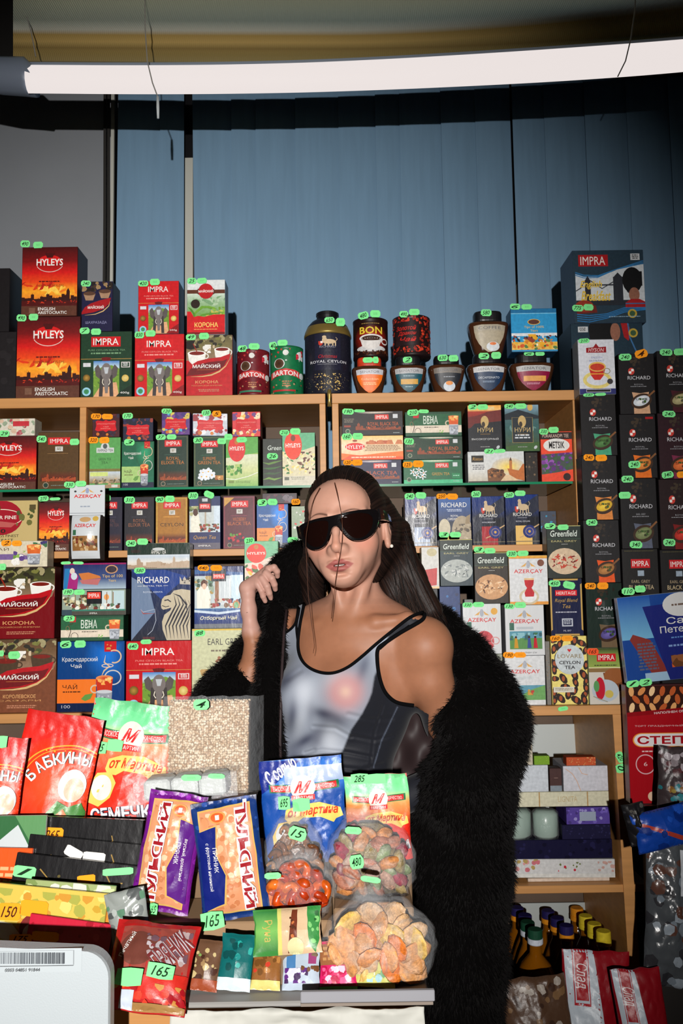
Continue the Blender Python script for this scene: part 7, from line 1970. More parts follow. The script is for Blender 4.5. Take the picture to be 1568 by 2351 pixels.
# ------------------------------------------------------------------ sunglasses
def build_glasses():
 t = thing('sunglasses', 'oversized black sunglasses with dark brown lenses worn by the woman', 'sunglasses')
 t.matrix_world = Matrix.Translation(Vector(HEADC)) @ Matrix(HEADR.tolist()).to_4x4() @ Matrix.Scale(HS, 4)
 t.matrix_world = t.matrix_world @ Matrix.Translation((.003, 0, -.006)) @ Matrix.Rotation(math.radians(-4.5), 4, 'Y') @ Matrix.Scale(.86, 4, (0, 0, 1))
 bpy.context.view_layer.update()
 yc = lambda x: -.108 + 5.2 * x * x + 30 * abs(x) ** 3.2
 out = [(0, .0270), (.012, .0275), (.030, .0290), (.050, .0290), (.064, .0280), (.0715, .0250), (.0735, .0170), (.0720, .0060), (.0670, -.0090), (.0580, -.0235), (.0460, -.0315), (.0340, -.0325), (.0235, -.0280), (.0150, -.0170), (.0090, -.0040), (.0050, .0030), (0, .0050)]
 full = out + [(-x, z) for x, z in out[-2:0:-1]]
 lens = [(.012, .0190), (.030, .0235), (.048, .0225), (.0600, .0170), (.0630, .0060), (.0590, -.0090), (.0500, -.0220), (.0400, -.0270), (.0310, -.0265), (.0230, -.0200), (.0165, -.0080), (.0120, .0060)]
 def dens(pl, n=3):
  P = np.array(pl); o = []
  for i in range(len(P)):
   a, b, c, d = P[i - 1], P[i], P[(i + 1) % len(P)], P[(i + 2) % len(P)]
   for q in np.linspace(0, 1, n + 1)[:-1]: o.append(.5 * ((2 * b) + (c - a) * q + (2 * a - 5 * b + 4 * c - d) * q * q + (3 * b - a - 3 * c + d) * q ** 3))
  return o
 def plate(outer, holes, th, yo=0.0, col=(16, 14, 15)):
  import bmesh
  loops = [[Vector((p[0], p[1], 0)) for p in dens(outer)]] + [[Vector((p[0], p[1], 0)) for p in dens(h_)][::-1] for h_ in holes]
  tri = tessellate_polygon(loops); pts = [p for l in loops for p in l]
  a = Art(1, 1); a._put([(p.x, p.y) for p in pts], [tuple(q) for q in tri], col); a.subdiv(.006)
  V0 = np.concatenate(a.V); n = len(V0)
  fr = np.stack([V0[:, 0], np.array([yc(x) for x in V0[:, 0]]) + yo, V0[:, 1]], 1); bk = fr + np.array((0, th, 0))
  mb = MB(); mb.add(fr, a.F, col); mb.add(bk, [f[::-1] for f in a.F], col)
  # rims
  for l in loops:
   for i in range(len(l)):
    q, w_ = l[i], l[(i + 1) % len(l)]
    mb.add([(q.x, yc(q.x) + yo, q.y), (w_.x, yc(w_.x) + yo, w_.y), (w_.x, yc(w_.x) + yo + th, w_.y), (q.x, yc(q.x) + yo + th, q.y)], [(0, 1, 2, 3)], col)
  return mb.mesh()
 M['acet'] = mat('black_acetate', (14, 12, 13), rough=.12, spec=.6, coat=.5)
 M['lens'] = mat('brown_lens', (22, 8, 6), rough=.06, spec=.35)
 link('frame', plate(full, [lens, [(-x, z) for x, z in lens[::-1]]], .0055, -.002), 'acet', parent=t)
 for q in (1, -1):
  L_ = [(x * 1.03 * q - .001 * q, z * 1.04) for x, z in lens]
  link('lens', plate(L_ if q == 1 else L_[::-1], [], .0015, .0005, (30, 12, 9)), 'lens', parent=t, smooth=False)
  mb = MB(); V = []
  pr = [(.0735, yc(.0735) - .002, .0280, .0040), (.0770, -.055, .0270, .0060), (.0800, -.030, .0230, .0070), (.0805, -.005, .0180, .0080), (.0790, .015, .0120, .0040), (.0770, .032, -.004, -.013)]
  for (x, y, z1, z0) in pr: V += [(q * (x + .003), y, z1), (q * (x + .003), y, z0), (q * (x - .001), y, z0), (q * (x - .001), y, z1)]
  Fc = []
  for i in range(len(pr) - 1):
   for k in range(4): Fc.append((i * 4 + k, i * 4 + (k + 1) % 4, (i + 1) * 4 + (k + 1) % 4, (i + 1) * 4 + k))
  Fc += [(0, 1, 2, 3), tuple(len(V) - 4 + k for k in range(4))]
  mb.add(V, Fc); o = link('temple_arm', mb.mesh(), 'acet', parent=t)
  mb = MB(); mb.ball((q * .0790, -.058, .0170), (.0012, .0035, .002), (190, 150, 80), 8, 6); link('gold_stud', mb.mesh(), mat('gold_%d' % q, (200, 160, 90), rough=.3, metal=.8), parent=o)
 return t

build_glasses()

# ------------------------------------------------------------------ black fur coat
def coat_shapes(f):
 c = lambda pts, k=.03: f.chain([(P_(x, y, Y), r) for x, y, Y, r in pts], k)
 c([(700, 1300, 1.86, 0.034), (655, 1318, 1.87, 0.024), (630, 1335, 1.855, 0.026)])
 c([(700, 1320, 1.87, 0.034), (672, 1385, 1.86, 0.034), (640, 1440, 1.85, 0.039)])
 c([(660, 1340, 1.86, 0.029), (620, 1400, 1.85, 0.026), (612, 1470, 1.82, 0.023)])
 c([(650, 1290, 1.87, 0.018), (690, 1275, 1.87, 0.024), (730, 1300, 1.87, 0.029)])
 # raised sleeve
 c([(650, 1440, 1.87, 0.047), (590, 1520, 1.86, 0.053), (520, 1600, 1.83, 0.055), (492, 1640, 1.82, 0.047)])
 c([(492, 1640, 1.82, 0.047), (520, 1600, 1.80, 0.039), (545, 1572, 1.79, 0.029)])
 c([(620, 1520, 1.83, 0.029), (600, 1640, 1.80, 0.044), (580, 1750, 1.78, 0.039)])
 # left front edge
 c([(634, 1400, 1.78, .018), (622, 1500, 1.735, .022), (614, 1600, 1.700, .026), (610, 1720, 1.690, .028), (614, 1850, 1.69, .034), (620, 2050, 1.71, .042), (640, 2500, 1.74, .044)], .02)
 # collar and shoulder on the right
 c([(880, 1330, 1.86, 0.026), (945, 1385, 1.85, 0.029), (1010, 1440, 1.83, 0.034), (1065, 1510, 1.80, 0.047), (1105, 1590, 1.76, 0.061), (1128, 1660, 1.72, 0.067)])
 c([(1060, 1520, 1.76, 0.024), (1050, 1590, 1.71, 0.029), (1050, 1660, 1.68, 0.044)])
 c([(1128, 1660, 1.72, 0.067), (1120, 1720, 1.69, 0.061), (1070, 1780, 1.66, 0.059), (1040, 1830, 1.68, 0.064)])
 c([(1100, 1700, 1.70, 0.069), (1085, 1830, 1.71, 0.074), (1070, 2000, 1.72, 0.081), (1060, 2200, 1.73, 0.079), (1055, 2450, 1.74, 0.077)])
 c([(1000, 1800, 1.72, 0.039), (985, 1920, 1.71, 0.039), (1000, 2100, 1.72, 0.049), (1010, 2450, 1.73, 0.049)])
 # back
 for (x, y, rx, rz) in ((830, 1480, .17, .10), (820, 1640, .19, .16), (810, 1850, .2, .17), (830, 2100, .21, .2), (850, 2380, .22, .2)): f.ell(P_(x, y, 1.90), (rx, .035, rz), .04)

def build_coat():
 f = Field((-.36, 1.56, .36), (.36, 2.00, 1.48), .0040); coat_shapes(f)
 g = Field(f.lo, f.lo + f.h * (f.n - 1), f.h); g.D = g.D[:f.n[0], :f.n[1], :f.n[2]] if (g.n != f.n).any() else g.D
 if (np.array(g.D.shape) == np.array(f.D.shape)).all():
  skin_shapes(g); d = -(g.D - .004)
  f.D = np.maximum(f.D, d)
 V, Q = f.surface(); V = smoothv(V, Q, 1)
 pp = pixv(V)
 # keep the wrist opening of the sleeve and the torso clear
 M['fur'] = mat('black_fur', (7, 6, 6), rough=.9, spec=.05)
 ct_ = link('fur_coat', fast_mesh(V, Q), 'fur', parent=PERSON)
 nn = np.zeros(len(V) * 3); ct_.data.vertices.foreach_get('normal', nn); nn = nn.reshape(-1, 3)
 rg = np.random.default_rng(3)
 front = np.where((nn[:, 1] < .55) & (V[:, 2] > .42))[0]
 I = rg.choice(front, 90000)
 B0 = V[I] + rg.normal(0, .0015, (len(I), 3)); N = nn[I]
 ln = rg.uniform(.007, .017, len(I))[:, None]
 clump = np.sin(B0 * 130 + np.array((1., 2., 3.))) * .12
 d = N * .9 + np.array((0, 0, -.75)) + clump + rg.normal(0, .22, (len(I), 3)); d /= np.linalg.norm(d, axis=1)[:, None]
 sd = np.cross(d, np.array((0.2, 1.0, 0.1))); sd /= np.linalg.norm(sd, axis=1)[:, None] + 1e-9
 wd = .0006
 VV = np.stack([B0 - sd * wd, B0 + sd * wd, B0 + d * ln], 1).reshape(-1, 3)
 link('fur_pile', fast_mesh(VV, np.arange(len(VV)).reshape(-1, 3)), mat('fur_hairs', (9, 7, 7), rough=.7, spec=.15), parent=ct_, kind='stuff')
 # satin lining showing behind the waist
 n = 40; LV = []; LQ = []
 for j in range(n + 1):
  for i in range(n + 1):
   u, v = i / n, j / n
   x = 850 + 165 * u; y = 1600 + 260 * v - 40 * u
   Y = 1.80 - .045 * u + .007 * math.sin(6 * u * (1 + v) + 7 * v) + .004 * math.sin(17 * (u - v * .6))
   LV.append(P_(x, y, Y))
 for j in range(n):
  for i in range(n): q = j * (n + 1) + i; LQ.append((q, q + n + 1, q + n + 2, q + 1))
 lo_ = link('lining', fast_mesh(np.array(LV), np.array(LQ)), mat('brown_satin_lining', (46, 34, 35), rough=.55, spec=.35), parent=ct_)
 lo_.modifiers.new('s', 'SOLIDIFY').thickness = .002
 # narrow satin edge of the open front
 mb = MB(); pts = [P_(x, y, Y) for x, y, Y in ((658, 1400, 1.765), (652, 1450, 1.74), (648, 1520, 1.705), (645, 1600, 1.682), (643, 1700, 1.672), (646, 1800, 1.67))]
 mb.tube([Vector(p) for p in pts], [.003] * 6, n=8); link('front_edge', mb.mesh(), bpy.data.materials['brown_satin_lining'], parent=ct_, smooth=True)
 return ct_

build_coat()

def build_lower():
 f = Field((-.25, 1.58, -.01), (.3, 2.0, .98), .008)
 hp = P_(785, 1930, 1.77)
 f.ell(hp, (.165, .11, .13), .05)
 for q in (-1, 1):
  f.chain([(hp + mv(q * .085, 0, -.03), .092), (mv(hp[0] + q * .10, 1.77, .50), .066), (mv(hp[0] + q * .11, 1.78, .38), .060), (mv(hp[0] + q * .115, 1.80, .08), .045)], .03)
 V, Q = f.surface(); link('trousers', fast_mesh(V, Q), mat('black_trousers', (16, 15, 18), rough=.8), parent=PERSON)
 for q in (-1, 1):
  f = Field((hp[0] + q * .115 - .08, 1.6, -.005), (hp[0] + q * .115 + .08, 1.92, .14), .006)
  c = mv(hp[0] + q * .115, 1.78, .045)
  f.cone(c + mv(0, .05, 0), c + mv(0, -.09, -.005), .040, .036, .02); f.cone(c + mv(0, .02, .0), c + mv(0, .02, .06), .040, .040, .02)
  X = f.lo[2] + f.h * np.arange(f.n[2]); f.D = np.maximum(f.D, -X[None, None, :].astype(np.float32) + .001)
  V, Q = f.surface(); link('shoe', fast_mesh(V, Q), 'dark', parent=PERSON)

build_lower()
# ------------------------------------------------------------------ soft packs, bags and small goods
M['film'] = mat('clear_film', (225, 228, 232), rough=.26, trans=0.0, alpha=.10, spec=.7, bump=.8, bscale=45, bdist=.01)
M['filmw'] = mat('cloudy_film', (215, 218, 222), rough=.25, alpha=.30, spec=.6, bump=.8, bscale=60, bdist=.01)

def pack(cx, cy, wp, hp, Y, art, label, name='snack_pouch', cat='snack bag', rot=0.0, back=12, bulge=.03, side=(90, 30, 30), tags='', m='foil', crimp=.0, z=None,
   group=None, wr=.004, seed=1, sub=.045, pillow=True, top_dip=0.0, yaw=0.0, notch=False):
 """a soft printed pack: pixel centre and size at depth Y, rotated in its own plane (degrees) and leaning back"""
 k = Y / F * 1.0
 w_, h_ = wp * k * 1.004, hp * k * 1.004
 if z is not None:       # keep the top where it is seen and stand the foot on its support
  zt = at(cx, cy - hp / 2, Y).z; cyp = cy; h_ = (zt - z) / math.cos(math.radians(back)); cy = cy - hp / 2 + h_ / k / 2
 c = at(cx, cy, Y)
 A = Art(w_, h_); art(A); A.subdiv(sub, sub * w_ / h_)
 def prof(U, V):
  e = np.clip(np.minimum(U, 1 - U), 0, 1) * 2; q = np.clip(np.minimum(V, 1 - V), 0, 1) * 2
  if pillow: return bulge * np.power(np.clip(e, 0, 1), .55) * np.power(np.clip((q - crimp) / (1 - crimp), 0, 1), .45)
  return bulge * np.power(np.clip(e, 0, 1), .5) * np.clip(.15 + .85 * np.clip((V - .1) / .6, 0, 1), 0, 1)
 sv = seed * 7.3
 def wrk(U, V):
  out = np.zeros(len(U))
  for i in range(len(U)):
   p = Vector((U[i] * w_ * 26 + sv, V[i] * h_ * 20, sv)); out[i] = noise.noise(p) * wr + (abs(noise.noise(p * 2.3)) - .2) * wr * .7
  return out
 def edge(U, V):
  # irregular outline
  du = np.array([noise.noise(Vector((sv, v * 5, 0))) for v in V]) * .02 * w_ * np.abs(U - .5) * 2
  dv = np.array([noise.noise(Vector((u * 4, sv, 3))) for u in U]) * .015 * h_ * np.abs(V - .5) * 2
  waist = (1 - .05 * np.sin(np.pi * V)) if pillow else 1.0
  return (U - .5) * w_ * waist + du, (.5 - V) * h_ + dv
 def fn(U, V, L):
  X, Z = edge(U, V)
  return np.stack([X, -(prof(U, V) + wrk(U, V)) - .0006 - L * 2.6, Z], 1)
 mb = MB(); nu, nv = 26, 34
 UU, VV = np.meshgrid(np.linspace(0, 1, nu + 1), np.linspace(0, 1, nv + 1)); U, V = UU.ravel(), VV.ravel()
 X, Z = edge(U, V); n0 = len(U)
 for s_ in (1, -1):
  yy = -(prof(U, V) + wrk(U, V)) + .0006 if s_ == 1 else (prof(U, V) * .55)
  P = np.stack([X, yy, Z], 1)
  f = []
  for j in range(nv):
   for i in range(nu):
    q = j * (nu + 1) + i; t = (q, q + nu + 1, q + nu + 2, q + 1); f.append(t if s_ == 1 else t[::-1])
  mb.add(P, f, side)
 A.flush(mb, fn)
 th = math.radians(back)
 Rm = Matrix.Rotation(math.radians(yaw), 4, 'Z') @ Matrix.Rotation(-th, 4, 'X') @ Matrix.Rotation(math.radians(-rot), 4, 'Y')
 me = mb.mesh(); o = link(name, me, m, smooth=True, label=label, category=cat, group=group)
 loc = Vector(c)
 pts = np.concatenate(mb.v); Rn = np.array(Rm.to_3x3()); W = pts @ Rn.T
 zmin = W[:, 2].min() + loc.z
 if z is not None: loc.z += z - zmin + .0003
 o.matrix_world = Matrix.Translation(loc) @ Rm
 bpy.context.view_layer.update()
 for (a, b, cc, d, kk, txt, r_) in parse_tags(tags):
  # sticker laid on the bulging face: centre pixel -> local point on the pack
  q = at((a + cc) / 2, (b + d) / 2, Y); tw = (cc - a) * k; tht = (d - b) * k
  lp = o.matrix_world.inverted() @ Vector(q); u = min(max(lp.x / w_ + .5, .03), .97); v = min(max(.5 - lp.z / h_, .03), .97)
  pb = float(prof(np.array([u]), np.array([v]))[0] + wrk(np.array([u]), np.array([v]))[0])
  ar = Art(tw, tht); col = TAGC[kk]; r = random.Random(int(a * 3 + b)); j = lambda: r.uniform(-.05, .05)
  ar.poly([(0, .06 + j()), (.5, 0), (1, .05 + j()), (1, .95 + j()), (.5, 1), (0, .93 + j())], col)
  if txt: ar.text(txt, .16, .18, .84, .82, (20, 45, 25) if kk == 'g' else (70, 30, 5), shear=.35, bold=.012)
  ar.subdiv(.3); m2 = MB()
  a2, b2 = math.cos(r_), math.sin(r_)
  def f2(U, V, L):
   x = (U - .5) * tw; zz = (.5 - V) * tht; x, zz = x * a2 - zz * b2, x * b2 + zz * a2
   u_ = np.clip((x + (u - .5) * w_) / w_ + .5, 0, 1); v_ = np.clip(.5 - (zz + (.5 - v) * h_) / h_, 0, 1)
   return np.stack([x + (u - .5) * w_, -np.maximum(prof(u_, v_), pb * .8) - wr * .5 - .0022 - A.lay * Art.STEP * 2.6 - L, zz + (.5 - v) * h_], 1)
  ar.flush(m2, f2); t_ = link('price_tag', m2.mesh(), 'tag', parent=o)
 return o

def crate(px0, py0, px1, py1, Y0, Y1_, col, label, name='cardboard_riser'):
 """a low box on the counter on which the goods stand"""
 xa, xb = at(px0, py0, Y0).x, at(px1, py0, Y0).x
 zt = at((px0 + px1) / 2, py0, Y0).z
 zb = ZC + .0003
 mb = MB(); mb.box((xa, Y0, zb), (xb, Y1_, zt), col, ch=.002)
 link(name, mb.mesh(), 'matte', label=label, category='box'); SUP.append((xa, xb, Y0, Y1_, zt, name)); return zt

# ---- printed faces of the soft packs
def squeeze(f, k, c):
 def g(a):
  a.rect(0, 0, 1, 1, c); n = len(a.V); f(a)
  for v in a.V[n:]: v[:, 1] = np.clip(v[:, 1], 0, 1) * k
 return g

def a_babk(a):
 a.rect(0, 0, 1, 1, (214, 40, 22)); a.grad(0, 0, 1, .3, [(0, (190, 22, 18)), (1, (214, 34, 22))]); a.ell(.6, .62, .7, .42, (214, 40, 22), (236, 84, 40), n=30)
 a.ring(.72, .62, .66, .36, .02, (240, 160, 50), 60, 165); a.ring(.72, .62, .6, .33, .012, (240, 160, 50), 60, 165); a.spots(.35, .3, .95, .34, 10, .01, .016, [(240, 170, 60)], 3)
 L = 'БАБКИНЫ'; pos = [(.24, .56, 55), (.33, .48, 45), (.43, .425, 34), (.54, .39, 22), (.65, .372, 12), (.77, .365, 4), (.91, .37, -6)]
 for ch, (u, v, r_) in zip(L, pos): a.otext(ch, u - .055, v - .05, u + .055, v + .05, (232, 232, 235), (60, 70, 60), rot=math.radians(r_))
 # a plain pale headscarf shape and green shawl stand for the figure on the pack
 a.ell(.8, .6, .17, .14, (205, 205, 205)); a.ell(.83, .63, .12, .1, (220, 180, 155)); a.poly([(.55, .86), (.66, .74), (.8, .78), (.95, .73), (1, .8), (1, .95), (.6, .95)], (70, 130, 60)); a.poly([(.62, .9), (.75, .8), (.86, .9), (.8, .97)], (205, 110, 50))
 a.otext('СЕМЕЧКИ', .55, .9, 1.0, .985, (232, 232, 235), (90, 60, 30), rot=.12)

def a_martin(top, mid, bot, salt=False):
 def f(a):
  a.grad(0, 0, 1, 1, [(0, top), (.2, tuple(min(255, int(v * 1.15 + 20)) for v in top)), (.34, mid), (.6, bot), (1, bot)])
  a.spots(.4, .02, 1, .2, 8, .08, .16, [tuple(min(255, int(v * 1.1 + 12)) for v in top)], 4, asp=.3)
  if salt: a.poly([(0, .0), (.5, .02), (.2, .22), (0, .32)], (20, 40, 130)); a.text('С солью', .06, .03, .46, .17, W_, rot=.5, bold=.03, shear=.2); a.grad(.3, .08, 1, .24, [(0, (190, 200, 215)), (1, (150, 170, 205))])
  a.poly([(.1, .23), (.4, .25), (.4, .33), (.1, .31)], (24, 110, 66)); a.poly([(.62, .25), (.94, .23), (.94, .31), (.62, .33)], (24, 110, 66)); a.text('ВЫСОКОЕ', .13, .25, .36, .3, (240, 220, 215), bold=.03); a.text('КАЧЕСТВО', .64, .255, .9, .3, (240, 220, 215), bold=.03)
  a.poly([(.12, .24), (.38, .26), (.38, .32), (.12, .3)], (196, 30, 30)); a.poly([(.63, .26), (.91, .24), (.91, .3), (.63, .32)], (196, 30, 30)); a.text('ВЫСОКОЕ', .15, .255, .35, .298, (240, 220, 215)); a.text('КАЧЕСТВО', .66, .26, .88, .298, (240, 220, 215))
  a.ell(.51, .28, .15, .12, (222, 214, 205)); a.text('М', .4, .22, .62, .33, (205, 30, 34), shear=.5, bold=.03); a.rect(.37, .35, .65, .4, (205, 30, 34)); a.text('МАРТИН', .4, .36, .62, .392, W_)
  a.poly([(.28, .56), (.3, .48), (.45, .44), (.7, .43), (.95, .5), (.97, .58), (.88, .6), (.85, .63), (.7, .57), (.5, .56), (.42, .6), (.32, .6)], (240, 200, 100)); a.text('от Мартина', .32, .455, .92, .56, (205, 60, 30), shear=.3, bold=.03, arc=.015)
  a.poly([(.12, .72), (.2, .6), (.36, .58), (.44, .66), (.4, .78), (.28, .86), (.14, .84)], (240, 200, 100)); a.ell(.28, .71, .12, .1, (215, 216, 214))
  if not salt: a.otext('СЕМЕЧКИ', .2, .83, .98, .94, (225, 225, 228), (60, 40, 60), rot=.22, bold=.03, ob=.08)
 return f

def a_tulsky(base, band, right=True, bcol=None):
 def f(a):
  a.rect(0, 0, 1, 1, base); a.spots(0, 0, 1, 1, 60, .02, .05, [tuple(int(v * .8) for v in base), tuple(min(255, int(v * 1.25 + 10)) for v in base)], 5)
  x0, x1 = (.12, .88) if right else (.12, .88)
  a.poly([(.1, .07), (.9, .05), (.93, .5), (.9, .95), (.12, .93), (.08, .5)], (205, 165, 90)); a.poly([(.12, .085), (.88, .065), (.91, .5), (.88, .935), (.14, .915), (.1, .5)], (205, 140, 100))
  a.spots(.14, .1, .86, .9, 120, .03, .07, [(190, 118, 76), (222, 170, 130), (206, 140, 96), (232, 190, 155)], 7)
  s = 1 if right else -1
  X = lambda t: t if right else 1 - t
  a.poly([(X(.1), .24), (X(.38), .2), (X(.34), .45), (X(.46), .62), (X(.4), .86), (X(.1), .9)], (205, 165, 90)); a.poly([(X(.06), .25), (X(.36), .215), (X(.32), .45), (X(.44), .62), (X(.37), .85), (X(.06), .9)], band)
  a.text('с фруктовой начинкой' if right else 'вкусный, ароматный', X(.2) - .33, .52, X(.2) + .33, .56, W_, rot=-math.pi / 2 if right else math.pi / 2 * -1, shear=.2); a.text('ПРЯНИК', X(.31) - .17, .47, X(.31) + .17, .51, W_, rot=-math.pi / 2)
  a.ell(X(.4), .14, .13, .05 * 1, (226, 150, 80)); a.ell(X(.4), .14, .1, .04, (225, 90, 40)); a.text('1', X(.4) - .03, .12, X(.4) + .03, .16, W_)
  L = 'ТУЛЬСКИЙ'
  for i, ch in enumerate(L):
   v = .12 + i * .102 if right else .88 - i * .102
   a.text(ch, .60 + (0 if right else -.42), v - .058, .92 + (0 if right else -.42), v + .058, (225, 225, 228), bold=.1, rot=-math.pi / 2 if right else math.pi / 2)
   a.text(ch, .62 + (0 if right else -.42), v - .048, .90 + (0 if right else -.42), v + .048, (150, 24, 34), bold=.01, rot=-math.pi / 2 if right else math.pi / 2)
 return f

# ---- risers and big goods
z2 = crate(-120, 2120, 762, 2170, 1.225, 1.32, (150, 120, 90), 'low cardboard riser under the gingerbread packs on the counter')
xa_, xb_ = at(-150, 2000, 1.33).x, at(945, 2000, 1.33).x
zr = at(500, 1985, 1.36).z
mb = MB(); mb.box((xa_, 1.325, ZC + .0003), (xb_, 1.50, zr), (120, 96, 72), ch=.002); link('cardboard_riser', mb.mesh(), 'matte', label='tall cardboard riser at the back of the counter under the seed pouches', category='box'); SUP.append((xa_, xb_, 1.325, 1.5, zr, 'r'))

z2b = crate(766, 2085, 950, 2170, 1.235, 1.322, (150, 120, 90), 'low cardboard riser under the upper candied fruit bag')
SEED = a_martin((96, 180, 120), (205, 130, 80), (222, 44, 24))
pack(288, 1795, 196, 340, 1.415, squeeze(a_martin((88, 178, 118), (214, 130, 80), (222, 44, 24)), .82, (222, 44, 24)), 'orange and green sunflower seed pouch, the one left of the puffed grain slab', rot=-7, back=8, side=(190, 40, 26), z=zr, pillow=False, bulge=.022, wr=.0035, seed=1, tags='g214,1702,248,1729:695 g250,1697,285,1724')
pack(118, 1815, 176, 320, 1.385, squeeze(a_babk, .8, (190, 30, 20)), 'red sunflower seed pouch with grey curved lettering, beside the orange and green one', rot=-9, back=8, side=(120, 16, 16), z=zr, pillow=False, bulge=.02, wr=.003, seed=2, tags='g33,1722,64,1749:320')
pack(-32, 1850, 150, 300, 1.352, squeeze(a_babk, .8, (190, 30, 20)), 'red sunflower seed pouch cut by the left edge of the photo', rot=-4, back=8, side=(120, 16, 16), z=zr, pillow=False, bulge=.018, wr=.003, seed=3, tags='g-5,1690,16,1717')
pack(697, 1868, 186, 236, 1.36, a_martin((30, 90, 170), (20, 70, 150), (24, 76, 160), salt=True), 'blue salted seed pouch standing in front of the grey vest', rot=4, back=7, side=(16, 50, 120), z=zr, pillow=False, bulge=.02, wr=.0045, seed=4, tags='g641,1826,667,1855:695 g674,1830,712,1858')
pack(868, 1900, 142, 230, 1.37, a_martin((96, 186, 120), (226, 150, 80), (222, 40, 24)), 'small orange and green seed pouch at the right end of the counter', rot=2, back=6, side=(200, 40, 26), z=zr, pillow=False, bulge=.018, wr=.003, seed=5, tags='g806,1774,844,1797:285 g845,1776,884,1798')

# puffed grain slab: kernels packed in clear wrap
def grain_slab():
 Y = 1.40; xa, xb = at(380, 1700, Y).x, at(566, 1700, Y).x; zt = at(470, 1612, Y).z; zb = zr + .0005
 t = thing('puffed_grain_slab', 'cream slab of puffed grain in clear wrap standing behind the white sweet trays', 'snack', ((xa + xb) / 2, Y, zb), (math.radians(-4), math.radians(0.5), 0))
 w_, h_ = xb - xa, zt - zb
 mb = MB(); mb.box((-w_ / 2, .004, 0.001), (w_ / 2, .034, h_), (150, 122, 92), ch=.002); link('grain_core', mb.mesh(), 'matte', parent=t)
 r = random.Random(8); g = MB(); nx, nz = 34, int(34 * h_ / w_)
 for i in range(nx):
  for j in range(nz):
   x = -w_ / 2 + w_ * (i + .5 + r.uniform(-.35, .35)) / nx; z = h_ * (j + .5 + r.uniform(-.35, .35)) / nz
   c = r.choice([(196, 172, 142), (210, 190, 162), (184, 154, 122), (222, 206, 182)])
   g.ball((x, .003 + r.uniform(-.0015, .0015), z), (.0026, .0022, .0020 + r.uniform(0, .0008)), c, 6, 4, rot=Euler((r.uniform(0, 3), r.uniform(0, 3), 0)).to_matrix())
  for z0 in (h_,): g.ball((-w_ / 2 + w_ * (i + .5) / nx, r.uniform(.006, .03), z0), (.0028, .0028, .0022), (205, 184, 156), 6, 4)
 link('puffed_kernels', g.mesh(), 'matte', parent=t, smooth=True, kind='stuff')
 f = MB(); n = 18; V = []; Fc = []
 for j in range(n + 1):
  for i in range(n + 1):
   u, v = i / n, j / n
   V.append((-w_ / 2 - .008 + (w_ + .03) * u, -.004 - .003 * noise.noise(Vector((u * 7, v * 7, 2))) + (.03 * max(0, u - .9) * 10), -.0 + (h_ + .008) * v + .003 * noise.noise(Vector((u * 14, 0, v)))))
 for j in range(n):
  for i in range(n): q = j * (n + 1) + i; Fc.append((q, q + 1, q + n + 2, q + n + 1))
 f.add(V, Fc); link('wrap', f.mesh(), 'film', parent=t, smooth=True)
 bpy.context.view_layer.update()
 tag_on(t, Y - .009, 444, 1605, 480, 1630, 'g', '4')
grain_slab()

# white and pink sweet trays in cloudy film
def tray(px0, py0, px1, py1, Y, d, col, label, zb=None, rot=0.0, tags=''):
 cx, z, w_, h_ = place(px0, py0, px1, py1, Y, d, 'sweet_tray', snap=zb is None)
 if zb is not None: h_ = h_ + z - zb; z = zb
 t = thing('sweet_tray', label, 'sweets', (cx, Y, z), (0, rot, 0))
 mb = MB(); n = 3
 for i in range(n): mb.box((-w_ / 2 + w_ * i / n + .001, .003, .002), (-w_ / 2 + w_ * (i + 1) / n - .001, d, h_ - .003), col, ch=.004)
 link('sweet_bars', mb.mesh(), 'matte', parent=t)
 f = MB(); V = []; Fc = []; n = 20
 for j in range(9):
  for i in range(n + 1):
   u = i / n; q = j / 8
   y = -.002 if q < .5 else (q - .5) * 2 * d; zz = h_ * min(1, q * 2) + .001
   V.append((-w_ / 2 - .012 + (w_ + .03) * u, y + .004 * noise.noise(Vector((u * 9, q * 6, 5))) - .003, zz + .003 * noise.noise(Vector((u * 11, q * 5, 9)))))
 for j in range(8):
  for i in range(n): a_ = j * (n + 1) + i; Fc.append((a_, a_ + 1, a_ + n + 2, a_ + n + 1))
 f.add(V, Fc); link('wrap', f.mesh(), 'filmw', parent=t, smooth=True)
 bpy.context.view_layer.update()
 for (a, b, c, d_, k, txt, r_) in parse_tags(tags): tag_on(t, Y - .008, a, b, c, d_, k, txt, r_)
tray(470, 1952, 556, 1990, 1.335, .045, (206, 196, 176), 'cream marshmallow tray, lowest of the three between the gingerbread packs')
tray(380, 1835, 560, 1952, 1.335, .05, (206, 158, 160), 'pink marshmallow tray behind the gingerbread packs', zb=zr + .0005)
PLACED.pop(); PLACED.pop()
tray(328, 1783, 520, 1835, 1.33, .055, (206, 212, 208), 'white marshmallow tray lying on the pink one', rot=math.radians(-4), tags='g416,1778,462,1793 g478,1776,516,1788')

